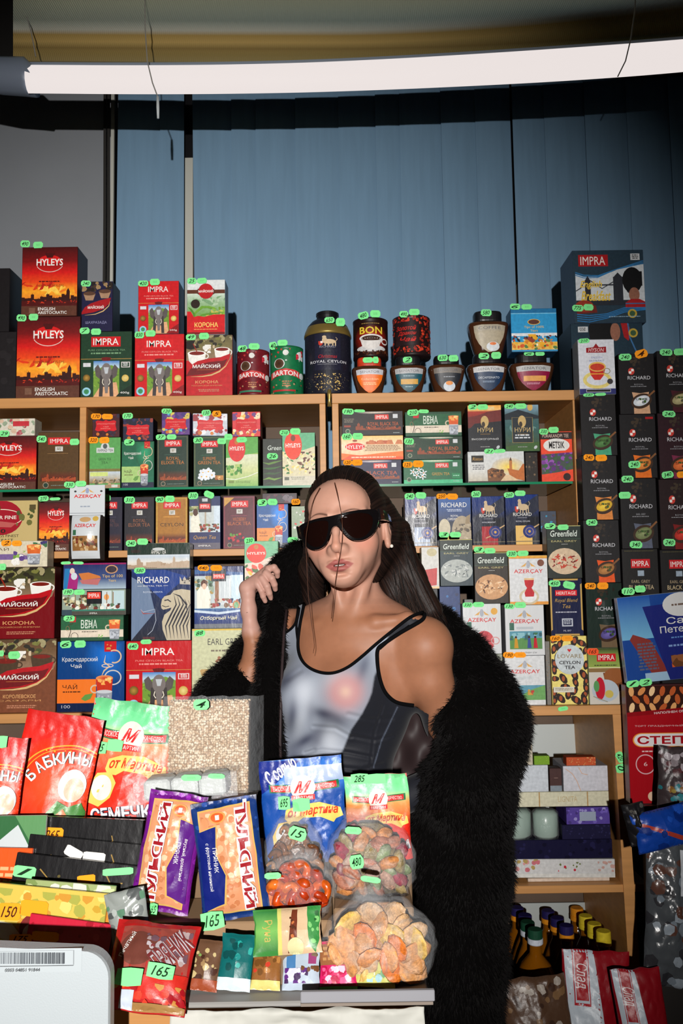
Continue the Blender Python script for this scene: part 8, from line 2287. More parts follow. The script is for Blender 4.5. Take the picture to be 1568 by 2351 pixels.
# gingerbread packs
YG = 1.262
pack(388, 1995, 132, 322, YG, a_tulsky((110, 24, 130), (84, 24, 120), right=False), 'purple gingerbread pack with large sideways red and white lettering', rot=-9, back=10, side=(80, 20, 96), z=z2, bulge=.022, crimp=.08, seed=6, wr=.004, tags='g343,2135,360,2163:65')
pack(528, 2005, 150, 312, YG - .030, a_tulsky((20, 50, 110), (16, 30, 110)), 'blue gingerbread pack with large sideways red and white lettering', rot=8, back=10, side=(14, 36, 80), z=z2, bulge=.022, crimp=.08, seed=7, wr=.004, tags='g474,2118,524,2157:165')
pack(345, 2262, 190, 215, 1.125, lambda a: (a.rect(0, 0, 1, 1, (176, 30, 30)), a.poly([(.1, .1), (.95, .05), (.98, .6), (.1, .7)], (150, 70, 60)), a.ell(.35, .36, .24, .2, (110, 60, 50)), a.spots(.4, .1, .95, .6, 40, .02, .06, [(190, 180, 185), (130, 60, 60), (110, 80, 90), (170, 150, 150)], 4), a.otext('ПРЯНИК', .5, .2, .98, .5, (120, 50, 50), (190, 185, 190), rot=.9), a.text('Печатный', .05, .3, .35, .36, W_, rot=1.2), a.poly([(0, .72), (1, .6), (1, .84), (0, .95)], (196, 40, 30)), a.spots(0, .74, 1, .95, 26, .03, .06, [(160, 20, 30), (205, 60, 40), (190, 130, 60)], 6), a.rect(.26, .82, .42, 1, (190, 200, 215)), a.rect(.42, .93, 1, 1, (160, 120, 70))),
  'red gingerbread pack lying lowest on the counter corner, its window crumpled', rot=-6, back=42, side=(120, 24, 22), z=ZC, bulge=.024, crimp=.05, seed=8, wr=.005, tags='g280,2255,340,2290 g352,2242,408,2272:165')

# ---- bags of dried fruit: every piece a thing, the clear bag another
def fruit_bag(px, py, wp, hp, Y, zb, label, cols, fl, fcat, fname, glabel, n, kind, seed, depth=.05, tie=None, tags='', film='film', group=None):
 r = random.Random(seed); c = at(px, py, Y); k = Y / F; W2, H2 = wp * k / 2, hp * k
 cz = zb
 t = thing('clear_bag', label, 'bag', (c.x, Y, cz))
 def env(z):   # half width at height 0..1
  return W2 * (0.80 + .20 * math.sin(math.pi * min(1, z * 1.1))) * (1 - max(0, z - .55) ** 2 * 2.2)
 # pieces fill the front in rows
 protos = []
 for v in range(4):
  mb = MB()
  if kind == 'slice':
   mb.ball((0, 0, 0), (.0200, .0040, .0140), (255, 255, 255), 16, 5, jit=.10)
  elif kind == 'ring':
   mb.tube([(math.cos(a) * .0100, .0012 * math.sin(a * 2 + v), math.sin(a) * .0088) for a in np.linspace(0, 2 * math.pi, 19)], [.0058 + .0009 * math.sin(a * 3 + v) for a in np.linspace(0, 2 * math.pi, 19)], (255, 255, 255), n=8)
  elif kind == 'chunk':
   mb.ball((0, 0, 0), (.0150, .0070, .0095), (255, 255, 255), 9, 6, jit=.18)
  elif kind == 'curl':
   mb.tube([(math.cos(a) * .010, .003 * math.sin(a * 3), math.sin(a) * .008) for a in np.linspace(0, 4.2, 10)], [.002, .003, .0035, .004, .004, .004, .0035, .003, .0025, .0015], (255, 255, 255), n=6)
  protos.append(mb)
 rows = max(3, int(H2 / .0135)); cnt = 0; placed = []
 for j in range(rows):
  z = (j + .5) / rows
  ew = env(z) * .88; nc = max(2, int(2 * ew / (.026 if kind == 'slice' else .019)))
  for i in range(nc):
   if cnt >= n: break
   x = -ew + 2 * ew * (i + .5 + r.uniform(-.25, .25)) / nc
   y = -depth * .42 * math.sqrt(max(0, 1 - (x / (ew * 1.15)) ** 2)) * math.sin(math.pi * min(.95, .25 + z * .7)) + r.uniform(-.003, .003)
   pm = protos[cnt % 4]; col = r.choice(cols)
   me = bpy.data.meshes.new(fname); src = np.concatenate(pm.v)
   me.from_pydata(src.tolist(), [], pm.f); ca = me.color_attributes.new('Col', 'FLOAT_COLOR', 'POINT')
   cc = np.ones((len(src), 4)); cl = np.array(lin(col)); mott = np.array([.85 + .5 * noise.noise(Vector(p) * 180 + Vector((cnt, 0, 0))) for p in src])
   sugar = np.array([max(0, noise.noise(Vector(p) * 420 + Vector((0, cnt, 0)))) for p in src]) * (0.9 if fl else 0.0)
   cc[:, :3] = cl[None] * mott[:, None] * (1 - sugar[:, None]) + np.array((.62, .58, .52))[None] * sugar[:, None]; ca.data.foreach_set('color', cc.ravel())
   o = link(fname, me, M['sugar'] if fl else M['moist'], smooth=True, label=glabel, category=fcat, group=group or glabel)
   sc = r.uniform(.85, 1.25)
   o.scale = (sc, sc, sc); o.location = (c.x + x, Y + y, cz + .012 + z * (H2 - .026)); o.rotation_euler = (r.uniform(-.6, .6), r.uniform(0, 3.1), r.uniform(-.6, .6))
   cnt += 1
 # dark filling behind the visible layer keeps the bag solid
 m0 = MB(); nu = 22; V = []; Fc = []
 def shell(off, rough):
  V = []; Fc = []; nv = 22
  for j in range(nv + 1):
   z = j / nv; ew = env(z) * (1.0 if z < .97 else .9) + off
   for i in range(nu):
    q = 2 * math.pi * i / nu; d = depth / 2 * math.sin(math.pi * min(.97, .18 + z * .75)) + off
    nn = noise.noise(Vector((math.cos(q) * 2.5 + seed, math.sin(q) * 2.5, z * 6))) * rough
    V.append((math.cos(q) * (ew + nn), math.sin(q) * (d + nn), z * H2 + (noise.noise(Vector((q * 2, z * 4, seed))) * rough if j else 0)))
  for j in range(nv):
   for i in range(nu): a_ = j * nu + i; b_ = j * nu + (i + 1) % nu; Fc.append((a_, b_, b_ + nu, a_ + nu))
  Fc += [tuple(range(nu))[::-1], tuple(nv * nu + q for q in range(nu))]
  return V, Fc
 V, Fc = shell(-.012, .001); V = [(x, y, max(.004, z * .93)) for x, y, z in V]; m0.add(V, Fc, tuple(int(v * .75) for v in cols[0])); link('packed_filling', m0.mesh(), 'moist' if not fl else 'sugar', parent=t, smooth=True)
 m1 = MB(); V, Fc = shell(.004, .007); m1.add(V, Fc)
 if tie:   # gathered neck of the bag, folded to one side
  P = [(tie[0] * .0, 0, H2 * .95), (tie[0] * .5, -.01, H2 + tie[1] * .5), (tie[0], -.02, H2 + tie[1])]
  m1.tube(P, [W2 * .40, W2 * .16, W2 * .12], n=14)
 link('film', m1.mesh(), film, parent=t, smooth=True)
 bpy.context.view_layer.update()
 for (a, b, cc, d_, kk, txt, r_) in parse_tags(tags): tag_on(t, Y - depth / 2 - .010, a, b, cc, d_, kk, txt, r_)
 return t

M['moist'] = mat('moist_fruit', attr=True, rough=.3, spec=.5, sss=.15, var=.3, vscale=120, bump=.3, bscale=200)
M['sugar'] = mat('sugared_fruit', attr=True, rough=.6, spec=.35, sss=.15, var=.28, vscale=260, bump=.7, bscale=420, bdist=.002)
fruit_bag(676, 2000, 136, 184, 1.292, z2, 'clear bag of brown dried pear slices, behind the apricot bag', [(150, 96, 56), (176, 120, 74), (120, 74, 44), (190, 140, 96)], False, 'dried fruit', 'dried_pear', 'brown dried pear slice in the clear bag behind the apricots', 44, 'curl', 3, tie=(.0, .02), tags='g662,1898,704,1930:15,-18')
fruit_bag(850, 2010, 196, 168, 1.285, z2b, 'clear bag of mixed red, green and orange candied fruit behind the larger fruit bag', [(150, 130, 84), (178, 110, 84), (120, 140, 90), (150, 30, 60), (190, 150, 130), (200, 130, 70)], True, 'candied fruit', 'candied_fruit', 'sugared red, green or orange fruit piece in the upper candied fruit bag', 70, 'chunk', 5, depth=.07, tie=(-.035, .012), tags='g803,1962,835,1995:480,10 g792,1898,830,1915,-6')
fruit_bag(680, 2100, 156, 128, 1.245, z2, 'clear bag of bright orange dried apricots in the middle of the counter', [(196, 70, 16), (214, 92, 20), (176, 52, 14), (222, 110, 34)], False, 'dried fruit', 'dried_apricot', 'glossy orange dried apricot in the clear bag on the counter', 60, 'ring', 4, depth=.055, tie=(.03, .01), tags='g607,2003,645,2018')
fruit_bag(868, 2150, 240, 175, 1.185, ZC + .0, 'large clear bag of sugared yellow and orange fruit slices at the counter edge', [(214, 150, 90), (226, 140, 50), (222, 180, 90), (230, 160, 96), (226, 120, 30), (216, 170, 120)], True, 'candied fruit', 'candied_fruit', 'sugared yellow or orange fruit slice in the lower candied fruit bag', 110, 'slice', 6, depth=.075, tie=(-.03, .01), tags='g828,2012,874,2026,-10')

# ---- row of small bars at the counter edge
def bar(px0, py0, px1, py1, art, label, side, Y=1.165, d=.016, rot=0.0, back=28, m='foil', seed=1, z=None, name='wrapped_bar', cat='sweet bar', tags=''):
 return pack((px0 + px1) / 2, (py0 + py1) / 2, px1 - px0, py1 - py0, Y, art, label, name=name, cat=cat, rot=rot, back=back, bulge=.009, side=side, m=m, crimp=.06, z=ZC if z is None else z, seed=seed, wr=.0018, group='small wrapped bars along the counter edge', sub=.09, tags=tags)

def b_mix(bg, spots_, txt=None, tc=W_, n=22, seed=3, low=None, vert=False):
 def f(a):
  a.rect(0, 0, 1, 1, bg); a.spots(.05, .1, .95, .9, n, .05, .13, spots_, seed)
  if low: a.rect(0, .78, 1, 1, low)
  if txt: a.text(txt, .15, .35, .85, .6, tc, bold=.01, rot=-math.pi / 2 if vert else 0)
 return f
bar(440, 2172, 506, 2282, b_mix((100, 70, 50), [(160, 130, 90), (120, 150, 80), (70, 40, 30), (190, 170, 120)], low=(150, 70, 40)), 'brown and olive wrapped bar, first from the left beside the red gingerbread', (80, 40, 30), seed=11, rot=-6)
bar(505, 2160, 580, 2268, b_mix((10, 96, 96), [(20, 130, 126), (8, 70, 70), (40, 160, 150)], n=14, low=(200, 214, 220)), 'teal foil bar with a white patch', (8, 70, 66), seed=12, rot=-5)
bar(580, 2185, 645, 2268, b_mix((140, 90, 44), [(196, 60, 40), (110, 70, 30), (176, 120, 60)], low=(214, 200, 120)), 'brown and red bar with a yellow end', (120, 90, 40), seed=13, rot=-3)
bar(650, 2185, 733, 2268, lambda a: (a.rect(0, 0, 1, 1, (176, 190, 205)), a.rect(.1, 0, .35, .5, (70, 120, 170)), a.rect(.7, .1, .92, .4, (150, 60, 110)), a.spots(.05, .5, .7, .85, 22, .05, .12, [(90, 40, 120), (205, 205, 225), (60, 30, 80)], 3), a.spots(.5, .45, 1, .6, 6, .05, .1, [(110, 70, 40)], 4)), 'pale blue bar with purple flowers', (170, 180, 190), seed=14)
bar(735, 2172, 818, 2262, lambda a: (a.rect(0, 0, 1, 1, (150, 96, 60)), a.rect(0, 0, 1, .06, (205, 40, 90)), a.dashes(.05, .12, .95, .45, 3, (190, 140, 90), 3), a.rect(0, .5, 1, .92, (205, 30, 96)), a.spots(.05, .52, .95, .9, 22, .05, .12, [(236, 90, 140), (180, 16, 70), (250, 190, 210)], 4), a.rect(0, .93, 1, 1, (100, 190, 90))), 'shiny magenta and brown bar', (150, 30, 70), seed=15)
bar(815, 2180, 908, 2272, lambda a: (a.rect(0, 0, 1, 1, (190, 190, 100)), a.rect(0, 0, 1, .08, (120, 80, 40)), a.spots(.1, .45, .9, .9, 26, .06, .14, [(160, 200, 210), (215, 225, 225), (90, 150, 90), (200, 200, 120)], 4), a.rect(.25, .15, .45, .42, (180, 130, 130)), a.spots(.5, .1, .9, .35, 6, .05, .1, [(205, 140, 70)], 5)), 'yellow and pale blue bar, rightmost of the row', (150, 150, 80), seed=16, rot=-6)
pack(660, 2138, 152, 82, 1.168, lambda a: (a.rect(0, 0, 1, 1, (206, 176, 140)), a.rect(0, 0, .42, 1, (60, 130, 60)), a.grad(.02, .05, .36, .9, [(0, (50, 120, 60)), (.5, (120, 180, 90)), (1, (60, 120, 60))]), a.rect(.36, 0, .42, 1, (205, 200, 110)), a.text('Руна', .06, .35, .34, .6, (190, 170, 90), rot=-math.pi / 2), a.poly([(.5, .98), (.58, .05), (.66, .05), (.64, .9)], (110, 50, 30)), a.spots(.54, .1, .64, .7, 12, .015, .03, [(190, 110, 60), (80, 40, 20)], 3), a.ell(.62, .85, .12, .2, (205, 200, 150)), a.poly([(.8, 0), (1, 0), (.98, .7), (.9, 1), (.82, .8)], (50, 130, 60)), a.spots(.82, .1, .98, .8, 8, .02, .05, [(120, 190, 110), (30, 90, 40)], 4)),
  'green and cream halva pack lying above the row of small bars', rot=3, back=24, side=(60, 120, 60), z=ZC + .040, bulge=.012, crimp=.05, seed=17, wr=.002, tags='')
crate(600, 2190, 730, 2195, 1.168, 1.19, (120, 100, 80), 'small cardboard step under the halva pack')
# grey card tray under the fruit bags
mb = MB(); xa, xb = at(690, 2290, 1.10).x, at(998, 2290, 1.10).x; za, zc_ = at(850, 2274, 1.10).z, at(850, 2300, 1.10).z
mb.box((xa, 1.098, zc_), (xb, 1.1045, za), (150, 150, 156), ch=.001); mb.box((xa, 1.098, zc_ - .004), (xb - .002, 1.104, zc_ - .0003), (140, 128, 118), ch=.0005)
link('cardboard_strip', mb.mesh(), 'matte', label='grey card strip fixed along the counter edge under the fruit bags', category='card')

# ---- black chocolate boxes and flat packets on the left
def flat(px0, py0, px1, py1, Y, art, label, side, rot=0, back=14, t=.012, name='flat_packet', cat='packet', m='gloss', zb=None, tags='', yaw=0):
 k = Y / F
 if zb is not None: py1 = py0 + (at(px0, py0, Y).z - zb) / k / math.cos(math.radians(back))
 c = at((px0 + px1) / 2, (py0 + py1) / 2, Y); w_, h_ = (px1 - px0) * k, (py1 - py0) * k
 mb = MB(); mb.box((-w_ / 2, 0, -h_ / 2), (w_ / 2, t, h_ / 2), side, ch=.0008); ar = Art(w_, h_); art(ar); ar.flush(mb, lambda U, V, L: np.stack([(U - .5) * (w_ - .001), -L - .0001, (.5 - V) * (h_ - .001)], 1))
 o = link(name, mb.mesh(), m, label=label, category=cat)
 Rm = Matrix.Rotation(math.radians(yaw), 4, 'Z') @ Matrix.Rotation(-math.radians(back), 4, 'X') @ Matrix.Rotation(math.radians(-rot), 4, 'Y')
 W = np.concatenate(mb.v) @ np.array(Rm.to_3x3()).T; loc = Vector(c)
 if zb is not None: loc.z = zb - W[:, 2].min() + .0003
 o.matrix_world = Matrix.Translation(loc) @ Rm
 bpy.context.view_layer.update()
 for (a, b, cc, d_, kk, txt, r_) in parse_tags(tags):
  q = at((a + cc) / 2, (b + d_) / 2, Y); lp = o.matrix_world.inverted() @ Vector(q); tw, th_ = (cc - a) * k, (d_ - b) * k
  a2 = Art(tw, th_); col = TAGC[kk]; a2.poly([(0, .1), (.12, 0), (.9, 0), (1, .15), (1, .85), (.9, 1), (.1, .98), (0, .85)], col)
  if txt: a2.text(txt, .16, .18, .84, .82, (20, 45, 25) if kk == 'g' else (70, 30, 5), shear=.35, bold=.012)
  m2 = MB(); ca_, sa_ = math.cos(r_), math.sin(r_)
  def f2(U, V, L):
   x = (U - .5) * tw; z_ = (.5 - V) * th_; return np.stack([lp.x + x * ca_ - z_ * sa_, -L * 2 - .0006 - ar.lay * Art.STEP, lp.z + x * sa_ + z_ * ca_], 1)
  a2.flush(m2, f2); link('price_tag', m2.mesh(), 'tag', parent=o)
 return o
BK = lambda a: (a.rect(0, 0, 1, 1, (18, 17, 19)), a.spots(.3, .3, .7, .8, 10, .01, .03, [(60, 60, 34), (90, 80, 40)], 3), a.line([(.2, .3), (.28, .5), (.22, .6)], .01, (150, 120, 60)), a.line([(.7, .2), (.76, .45), (.85, .4)], .01, (150, 120, 60)))
CH = 'black chocolate boxes leaning on each other'
flat(92, 1895, 318, 2120, 1.305, BK, 'black chocolate box at the back, with a round orange price mark on its top edge', (14, 13, 15), rot=-3, back=10, t=.015, name='chocolate_box', cat='chocolate box', zb=z2, tags='o93,1902,142,1932:265 o257,1947,286,1965')
flat(58, 1952, 330, 2150, 1.285, BK, 'black chocolate box with torn grey paper, in the middle of the leaning black boxes', (14, 13, 15), rot=-6, back=12, t=.012, name='chocolate_box', cat='chocolate box', zb=z2, tags='o76,1973,145,1986:100 w146,1948,188,1970,-22 w190,1958,240,1976')
flat(30, 2002, 322, 2180, 1.262, BK, 'black chocolate box at the front of the leaning black boxes', (14, 13, 15), rot=-7, back=14, t=.012, name='chocolate_box', cat='chocolate box', zb=z2, tags='g30,1990,80,2014:1 o178,2010,218,2027,12 g-4,2026,78,2064:110,6 g236,1994,304,2009,10')
LEAF = lambda a: (a.rect(0, 0, 1, 1, (190, 198, 200)), a.poly([(0, 0), (1, 0), (.9, .5), (.6, .1), (.3, .3), (0, .25)], (50, 100, 60)), a.poly([(.55, 0), (1, 0), (1, .8), (.8, .3)], (90, 140, 90)), a.text('А', .02, .45, .2, .6, (170, 90, 50), shear=.3), a.rect(.0, .66, .4, .7, (150, 80, 50)), a.text('АНИ', .86, .7, .99, .95, (30, 30, 36), rot=math.pi / 2))
flat(-60, 1880, 98, 2120, 1.292, LEAF, 'pale packet with green leaves at the left edge, in front of the red pouch', (140, 150, 140), rot=0, back=10, t=.006, zb=z2)
flat(-60, 1955, 66, 2140, 1.276, lambda a: (a.rect(0, 0, 1, 1, (226, 84, 30)), a.dashes(.3, .3, .9, .6, 3, (240, 170, 120), 3), a.rect(0, .4, .45, .7, (120, 30, 120))), 'orange packet at the left edge, below the leaf packet', (180, 60, 24), rot=-2, back=11, t=.006, zb=z2)
YEL = lambda a: (a.rect(0, 0, 1, 1, (206, 180, 80)), a.spots(0, .05, 1, .6, 60, .02, .06, [(190, 150, 50), (222, 200, 110), (196, 140, 50), (160, 160, 70)], 5), a.ell(.5, .5, .14, .2, (120, 40, 40)), a.ell(.5, .56, .11, .15, (205, 205, 200)), a.poly([(0, .42), (.3, .46), (.45, .7), (0, .6)], (222, 216, 196)), a.rect(.6, .62, .8, .68, (190, 150, 160)))
flat(48, 2042, 252, 2240, 1.215, lambda a: (a.rect(0, 0, 1, 1, (150, 165, 110)), a.spots(0, .0, 1, .5, 20, .04, .1, [(190, 200, 150), (120, 140, 80), (205, 205, 195)], 4)), 'pale olive packet behind the yellow one, above the white machine', (120, 130, 90), rot=-5, back=8, t=.004, zb=ZC)
flat(-60, 2060, 232, 2260, 1.205, YEL, 'yellow packet with a dark red dome picture, above the white machine', (160, 140, 60), rot=-6, back=8, t=.004, zb=ZC, tags='o-6,2076,46,2112:150,4 o46,2070,108,2104')
flat(150, 2090, 256, 2260, 1.208, lambda a: a.rect(0, 0, 1, 1, (222, 130, 40)), 'orange packet edge right of the yellow packet', (190, 100, 30), rot=-3, back=8, t=.003, zb=ZC)
flat(60, 2128, 248, 2290, 1.195, lambda a: (a.rect(0, 0, 1, 1, (190, 30, 56)), a.spots(0, 0, 1, 1, 30, .02, .05, [(210, 50, 70), (160, 20, 40)], 4)), 'crimson packet just above the white machine', (130, 20, 40), rot=-8, back=8, t=.003, zb=ZC, tags='o22,2146,72,2166:175,8 o74,2140,134,2160,4')
# grey-green rustling bag right of the white machine
pack(300, 2150, 90, 190, 1.20, lambda a: (a.rect(0, 0, 1, 1, (140, 146, 142)), a.spots(0, 0, 1, 1, 30, .06, .16, [(110, 116, 114), (165, 172, 168), (90, 130, 105), (80, 84, 84)], 4)), 'crumpled grey and green cellophane bag between the black boxes and the red gingerbread', name='cellophane_bag', cat='bag', rot=12, back=8, side=(110, 114, 112), z=ZC, bulge=.012, seed=21, wr=.006, m='gloss')

# ---- white machine in the corner with a bar code
def machine():
 Y = 1.02; xa, xb = at(-160, 2200, Y).x, at(252, 2250, Y).x; zt = at(120, 2168, Y).z; zb = at(120, 2700, Y).z
 w_, h_ = xb - xa, zt - zb
 t = thing('white_machine', 'white plastic shop scale body with a bar code sticker in the lower left corner', 'scale', ((xa + xb) / 2, Y, zb))
 mb = MB(); r = .03; n = 8; prof = [(-w_ / 2, 0)]
 for k in range(n + 1): q = math.pi / 2 * k / n; prof.append((-w_ / 2 + r - r * math.cos(q), h_ - r + r * math.sin(q) - .004 * (1 - k / n)))
 for k in range(n + 1): q = math.pi / 2 * k / n; prof.append((w_ / 2 - r + r * math.sin(q), h_ - .008 - r + r * math.cos(q)))
 prof.append((w_ / 2, 0)); m_ = len(prof)
 V = [(x, 0.004, z) for x, z in prof] + [(x * 1.0, .0, z) for x, z in [(p[0] * .985, p[1] * .992 + .002) for p in prof]] + [(x, .02, z) for x, z in prof]
 Fc = [(i, (i + 1) % m_, m_ + (i + 1) % m_, m_ + i) for i in range(m_)] + [(i, 2 * m_ + i, 2 * m_ + (i + 1) % m_, (i + 1) % m_) for i in range(m_)] + [tuple(range(m_, 2 * m_)), tuple(range(2 * m_, 3 * m_))[::-1]]
 mb.add(V, Fc); link('housing', mb.mesh(), mat('off_white_plastic', (176, 184, 188), rough=.45, bump=.15, bscale=500), parent=t)
 sw = at(188, 2200, Y).x - at(-60, 2200, Y).x; sx = at(-60, 2200, Y).x - (xa + xb) / 2; sz = at(60, 2178, Y).z - zb; sh = at(60, 2178, Y).z - at(60, 2232, Y).z
 ar = Art(sw, sh); ar.rect(0, 0, 1, 1, (178, 186, 190)); ar.rect(.02, .08, .93, .1, (140, 146, 150)); ar.rect(.92, .08, .93, .7, (140, 146, 150)); r_ = random.Random(2); u = .24
 while u < .84:
  q = r_.choice([.004, .006, .010, .003]); ar.rect(u, .14, u + q, .62, (98, 104, 110)); u += q + r_.choice([.004, .006, .009])
 ar.rect(.02, .68, .93, .7, (150, 156, 160)); ar.text('0003 04851 91844', .3, .78, .62, .92, (90, 94, 98))
 m2 = MB(); ar.flush(m2, lambda U, V_, L: np.stack([sx + U * sw, -L - .0004, sz - V_ * sh], 1)); link('barcode_sticker', m2.mesh(), 'matte', parent=t)
 m3 = MB(); m3.box((xa - (xa + xb) / 2 + .01, .01, -zb), (w_ / 2 - .02, .019, 0)); link('stand', m3.mesh(), 'white', parent=t)
machine()

# ------------------------------------------------------------------ things inside the lower cabinet
YCB = 2.07
def cbx(x0, y0, x1, y1, art, label, side=(150, 150, 150), name='flat_box', cat='box', m='print', Y=YCB, t=.10, tags='', lean=0.0, snap=True): return carton(x0, y0, x1, y1, art, label, side=side, Y=Y, t=t, name=name, cat=cat, m=m, tags=tags, lean=lean, snap=snap)
pl = lambda c, *s: (lambda a: (a.rect(0, 0, 1, 1, c), a.spots(0, 0, 1, 1, 26, .01, .03, s, 4) if s else None))
cbx(1212, 2015, 1400, 2037, pl((214, 196, 180)), 'flat cream box lowest in the open cabinet', (180, 160, 140))
cbx(1150, 1972, 1412, 2013, lambda a: (a.rect(0, 0, 1, 1, (206, 206, 206)), a.spots(0, .0, .35, .7, 22, .01, .025, [(200, 110, 120), (214, 150, 150), (176, 150, 90)], 4), a.spots(.5, .15, .7, .7, 9, .008, .015, [(196, 40, 60), (110, 120, 70)], 5), a.spots(.85, .1, 1, .7, 9, .01, .02, [(200, 160, 150)], 6), a.rect(0, .78, 1, 1, (214, 214, 210))), 'flat white box with small flowers in the open cabinet', (150, 150, 150), lean=.012)
cbx(1150, 1928, 1406, 1970, pl((24, 22, 52), (34, 32, 70), (18, 16, 40)), 'dark navy polka dot bag pressed flat in the cabinet, above the flower box', (18, 16, 40), name='folded_bag', cat='bag', m='gloss')
cbx(1290, 1893, 1402, 1926, pl((30, 28, 58), (44, 42, 80)), 'smaller dark blue dotted bag under the violet pack', (20, 18, 40), name='folded_bag', cat='bag', m='gloss')
cbx(1300, 1853, 1400, 1891, lambda a: (a.rect(0, 0, 1, 1, (84, 64, 150)), a.spots(0, 0, 1, 1, 30, .02, .05, [(110, 90, 180), (66, 48, 120), (150, 140, 200)], 4), a.rect(.3, .25, .68, .8, (150, 160, 180))), 'violet shiny pack with a grey label in the cabinet', (60, 44, 110), name='shiny_pack', cat='pack', m='foil')
for i, (xa, xb) in enumerate(((1150, 1226), (1230, 1287))):
 cx, z, w_, h_ = place(xa, 1866, xb, 1926, YCB, .09, 'soap_roll'); t = thing('paper_roll', 'mint green roll in clear film in the cabinet, %s' % ('the one touching the coat' if i == 0 else 'beside the violet pack'), 'roll', (cx, YCB, z), group='mint rolls in the cabinet')
 mb = MB(); mb.lathe([(0, 0), (w_ / 2 - .006, 0), (w_ / 2, .006), (w_ / 2, h_ - .008), (w_ / 2 - .008, h_), (0, h_)], (150, 172, 160), n=26, c=(0, w_ / 2, 0)); link('roll', mb.mesh(), 'gloss', parent=t, smooth=True)
 mb = MB(); mb.lathe([(w_ / 2 + .001, 0), (w_ / 2 + .003, .006), (w_ / 2 + .002, h_ - .004), (w_ / 2 - .01, h_ + .003), (0.002, h_ + .002)], n=26, c=(0, w_ / 2, 0)); link('wrap', mb.mesh(), 'film', parent=t, smooth=True)
SUP.append((at(1150, 1850, YCB).x, at(1420, 1850, YCB).x, YCB, YCB + .1, at(1300, 1852, YCB).z, 'x'))
cbx(1120, 1818, 1398, 1849, lambda a: (a.rect(0, 0, 1, 1, (206, 202, 176)), a.rect(.42, 0, .43, 1, (176, 140, 90)), a.rect(.82, 0, .83, 1, (176, 140, 90)), a.text('LIGNITA', .58, .3, .74, .7, (190, 170, 130))), 'long cream box across the cabinet', (170, 166, 140))
cbx(1160, 1757, 1259, 1816, pl((196, 202, 210)), 'plain pale grey box left of the brown card in the cabinet', (150, 155, 160))
cbx(1262, 1764, 1290, 1816, lambda a: (a.rect(0, 0, 1, .75, (70, 44, 42)), a.rect(0, .75, 1, 1, (130, 140, 150)), a.rect(.35, .4, .7, .42, (150, 120, 110))), 'small dark brown card box between the two pale boxes', (60, 40, 38), t=.03)
cbx(1293, 1758, 1396, 1816, lambda a: (a.rect(0, 0, 1, 1, (200, 200, 208)), a.line([(.05, .1), (.2, .3), (.3, .6), (.38, 1)], .012, (214, 160, 120)), a.line([(.35, .05), (.42, .3), (.55, .35)], .012, (214, 160, 120))), 'pale box with a thin orange curl in the cabinet', (150, 150, 156))
cbx(1180, 1708, 1223, 1756, pl((190, 180, 160)), 'small beige card standing on the pale grey box next to the coat', (150, 140, 120), t=.02)
cbx(1226, 1735, 1262, 1756, pl((120, 160, 50), (150, 180, 70)), 'small lime green packet on the pale grey box', (90, 120, 40), t=.03, m='gloss', name='packet', cat='packet')
cbx(1300, 1738, 1368, 1757, pl((190, 80, 40), (214, 150, 90)), 'orange packet lying behind the pale box with the curl', (150, 60, 30), t=.03, name='packet', cat='packet')
o = cb
tag_on(cb, YL - .003, 1411, 1729, 1437, 1748, 'g', '420', math.radians(-60)); tag_on(cb, YL - .003, 1416, 1752, 1435, 1776, 'g', '0', math.radians(-80)); tag_on(cb, YL - .003, 1281, 1622, 1304, 1632, 'g', '', .1)

# oil bottles on the bottom shelf
M['oil'] = mat('oil_in_bottle', (190, 112, 16), rough=.06, trans=.6, ior=1.42, spec=.6)
M['pet'] = mat('clear_bottle', (200, 190, 150), rough=.05, trans=.85, ior=1.3)
M['dkg'] = mat('dark_green_glass', (14, 30, 20), rough=.08, spec=.7)
def bottle(px, py, Y, cap1, cap2, label, R=.040, m='oil', big=False, lab=None):
 p = at(px, py, Y); zt = p.z; H_ = zt - zf1; t = thing('oil_bottle', label, 'bottle', (p.x, Y, zf1 + .0005), group='cooking oil bottles on the bottom cabinet shelf')
 n = H_ - .030
 mb = MB(); mb.lathe([(0, 0), (R * .9, 0), (R, .008), (R, n * .28), (R * .93, n * .34), (R, n * .42), (R, n * .62), (R * .93, n * .72), (R * .62, n * .84), (.0135, n * .92), (.0125, n)], n=28); link('bottle_body', mb.mesh(), m, parent=t, smooth=True)
 mb = MB(); mb.lathe([(.015, n + .010), (.0165, n + .012), (.0165, H_ - .002), (.015, H_), (0, H_)], cap1, n=22); mb.lathe([(.0155, n - .002), (.0172, n), (.0172, n + .011), (.015, n + .0115)], cap2, n=22); link('cap', mb.mesh(), 'print', parent=t, smooth=False)
 if lab:
  ar = Art(R * 2.2, n * .32); lab(ar); m2 = MB(); curved_art(m2, ar, R * 2, n * .32, lambda q: R + .0005, 0, n * .10, spread=2.4); link('label', m2.mesh(), 'print', parent=t)
NV, ORG, GN, WH, YE = (36, 30, 84), (222, 140, 30), (26, 70, 50), (200, 205, 215), (224, 200, 50)
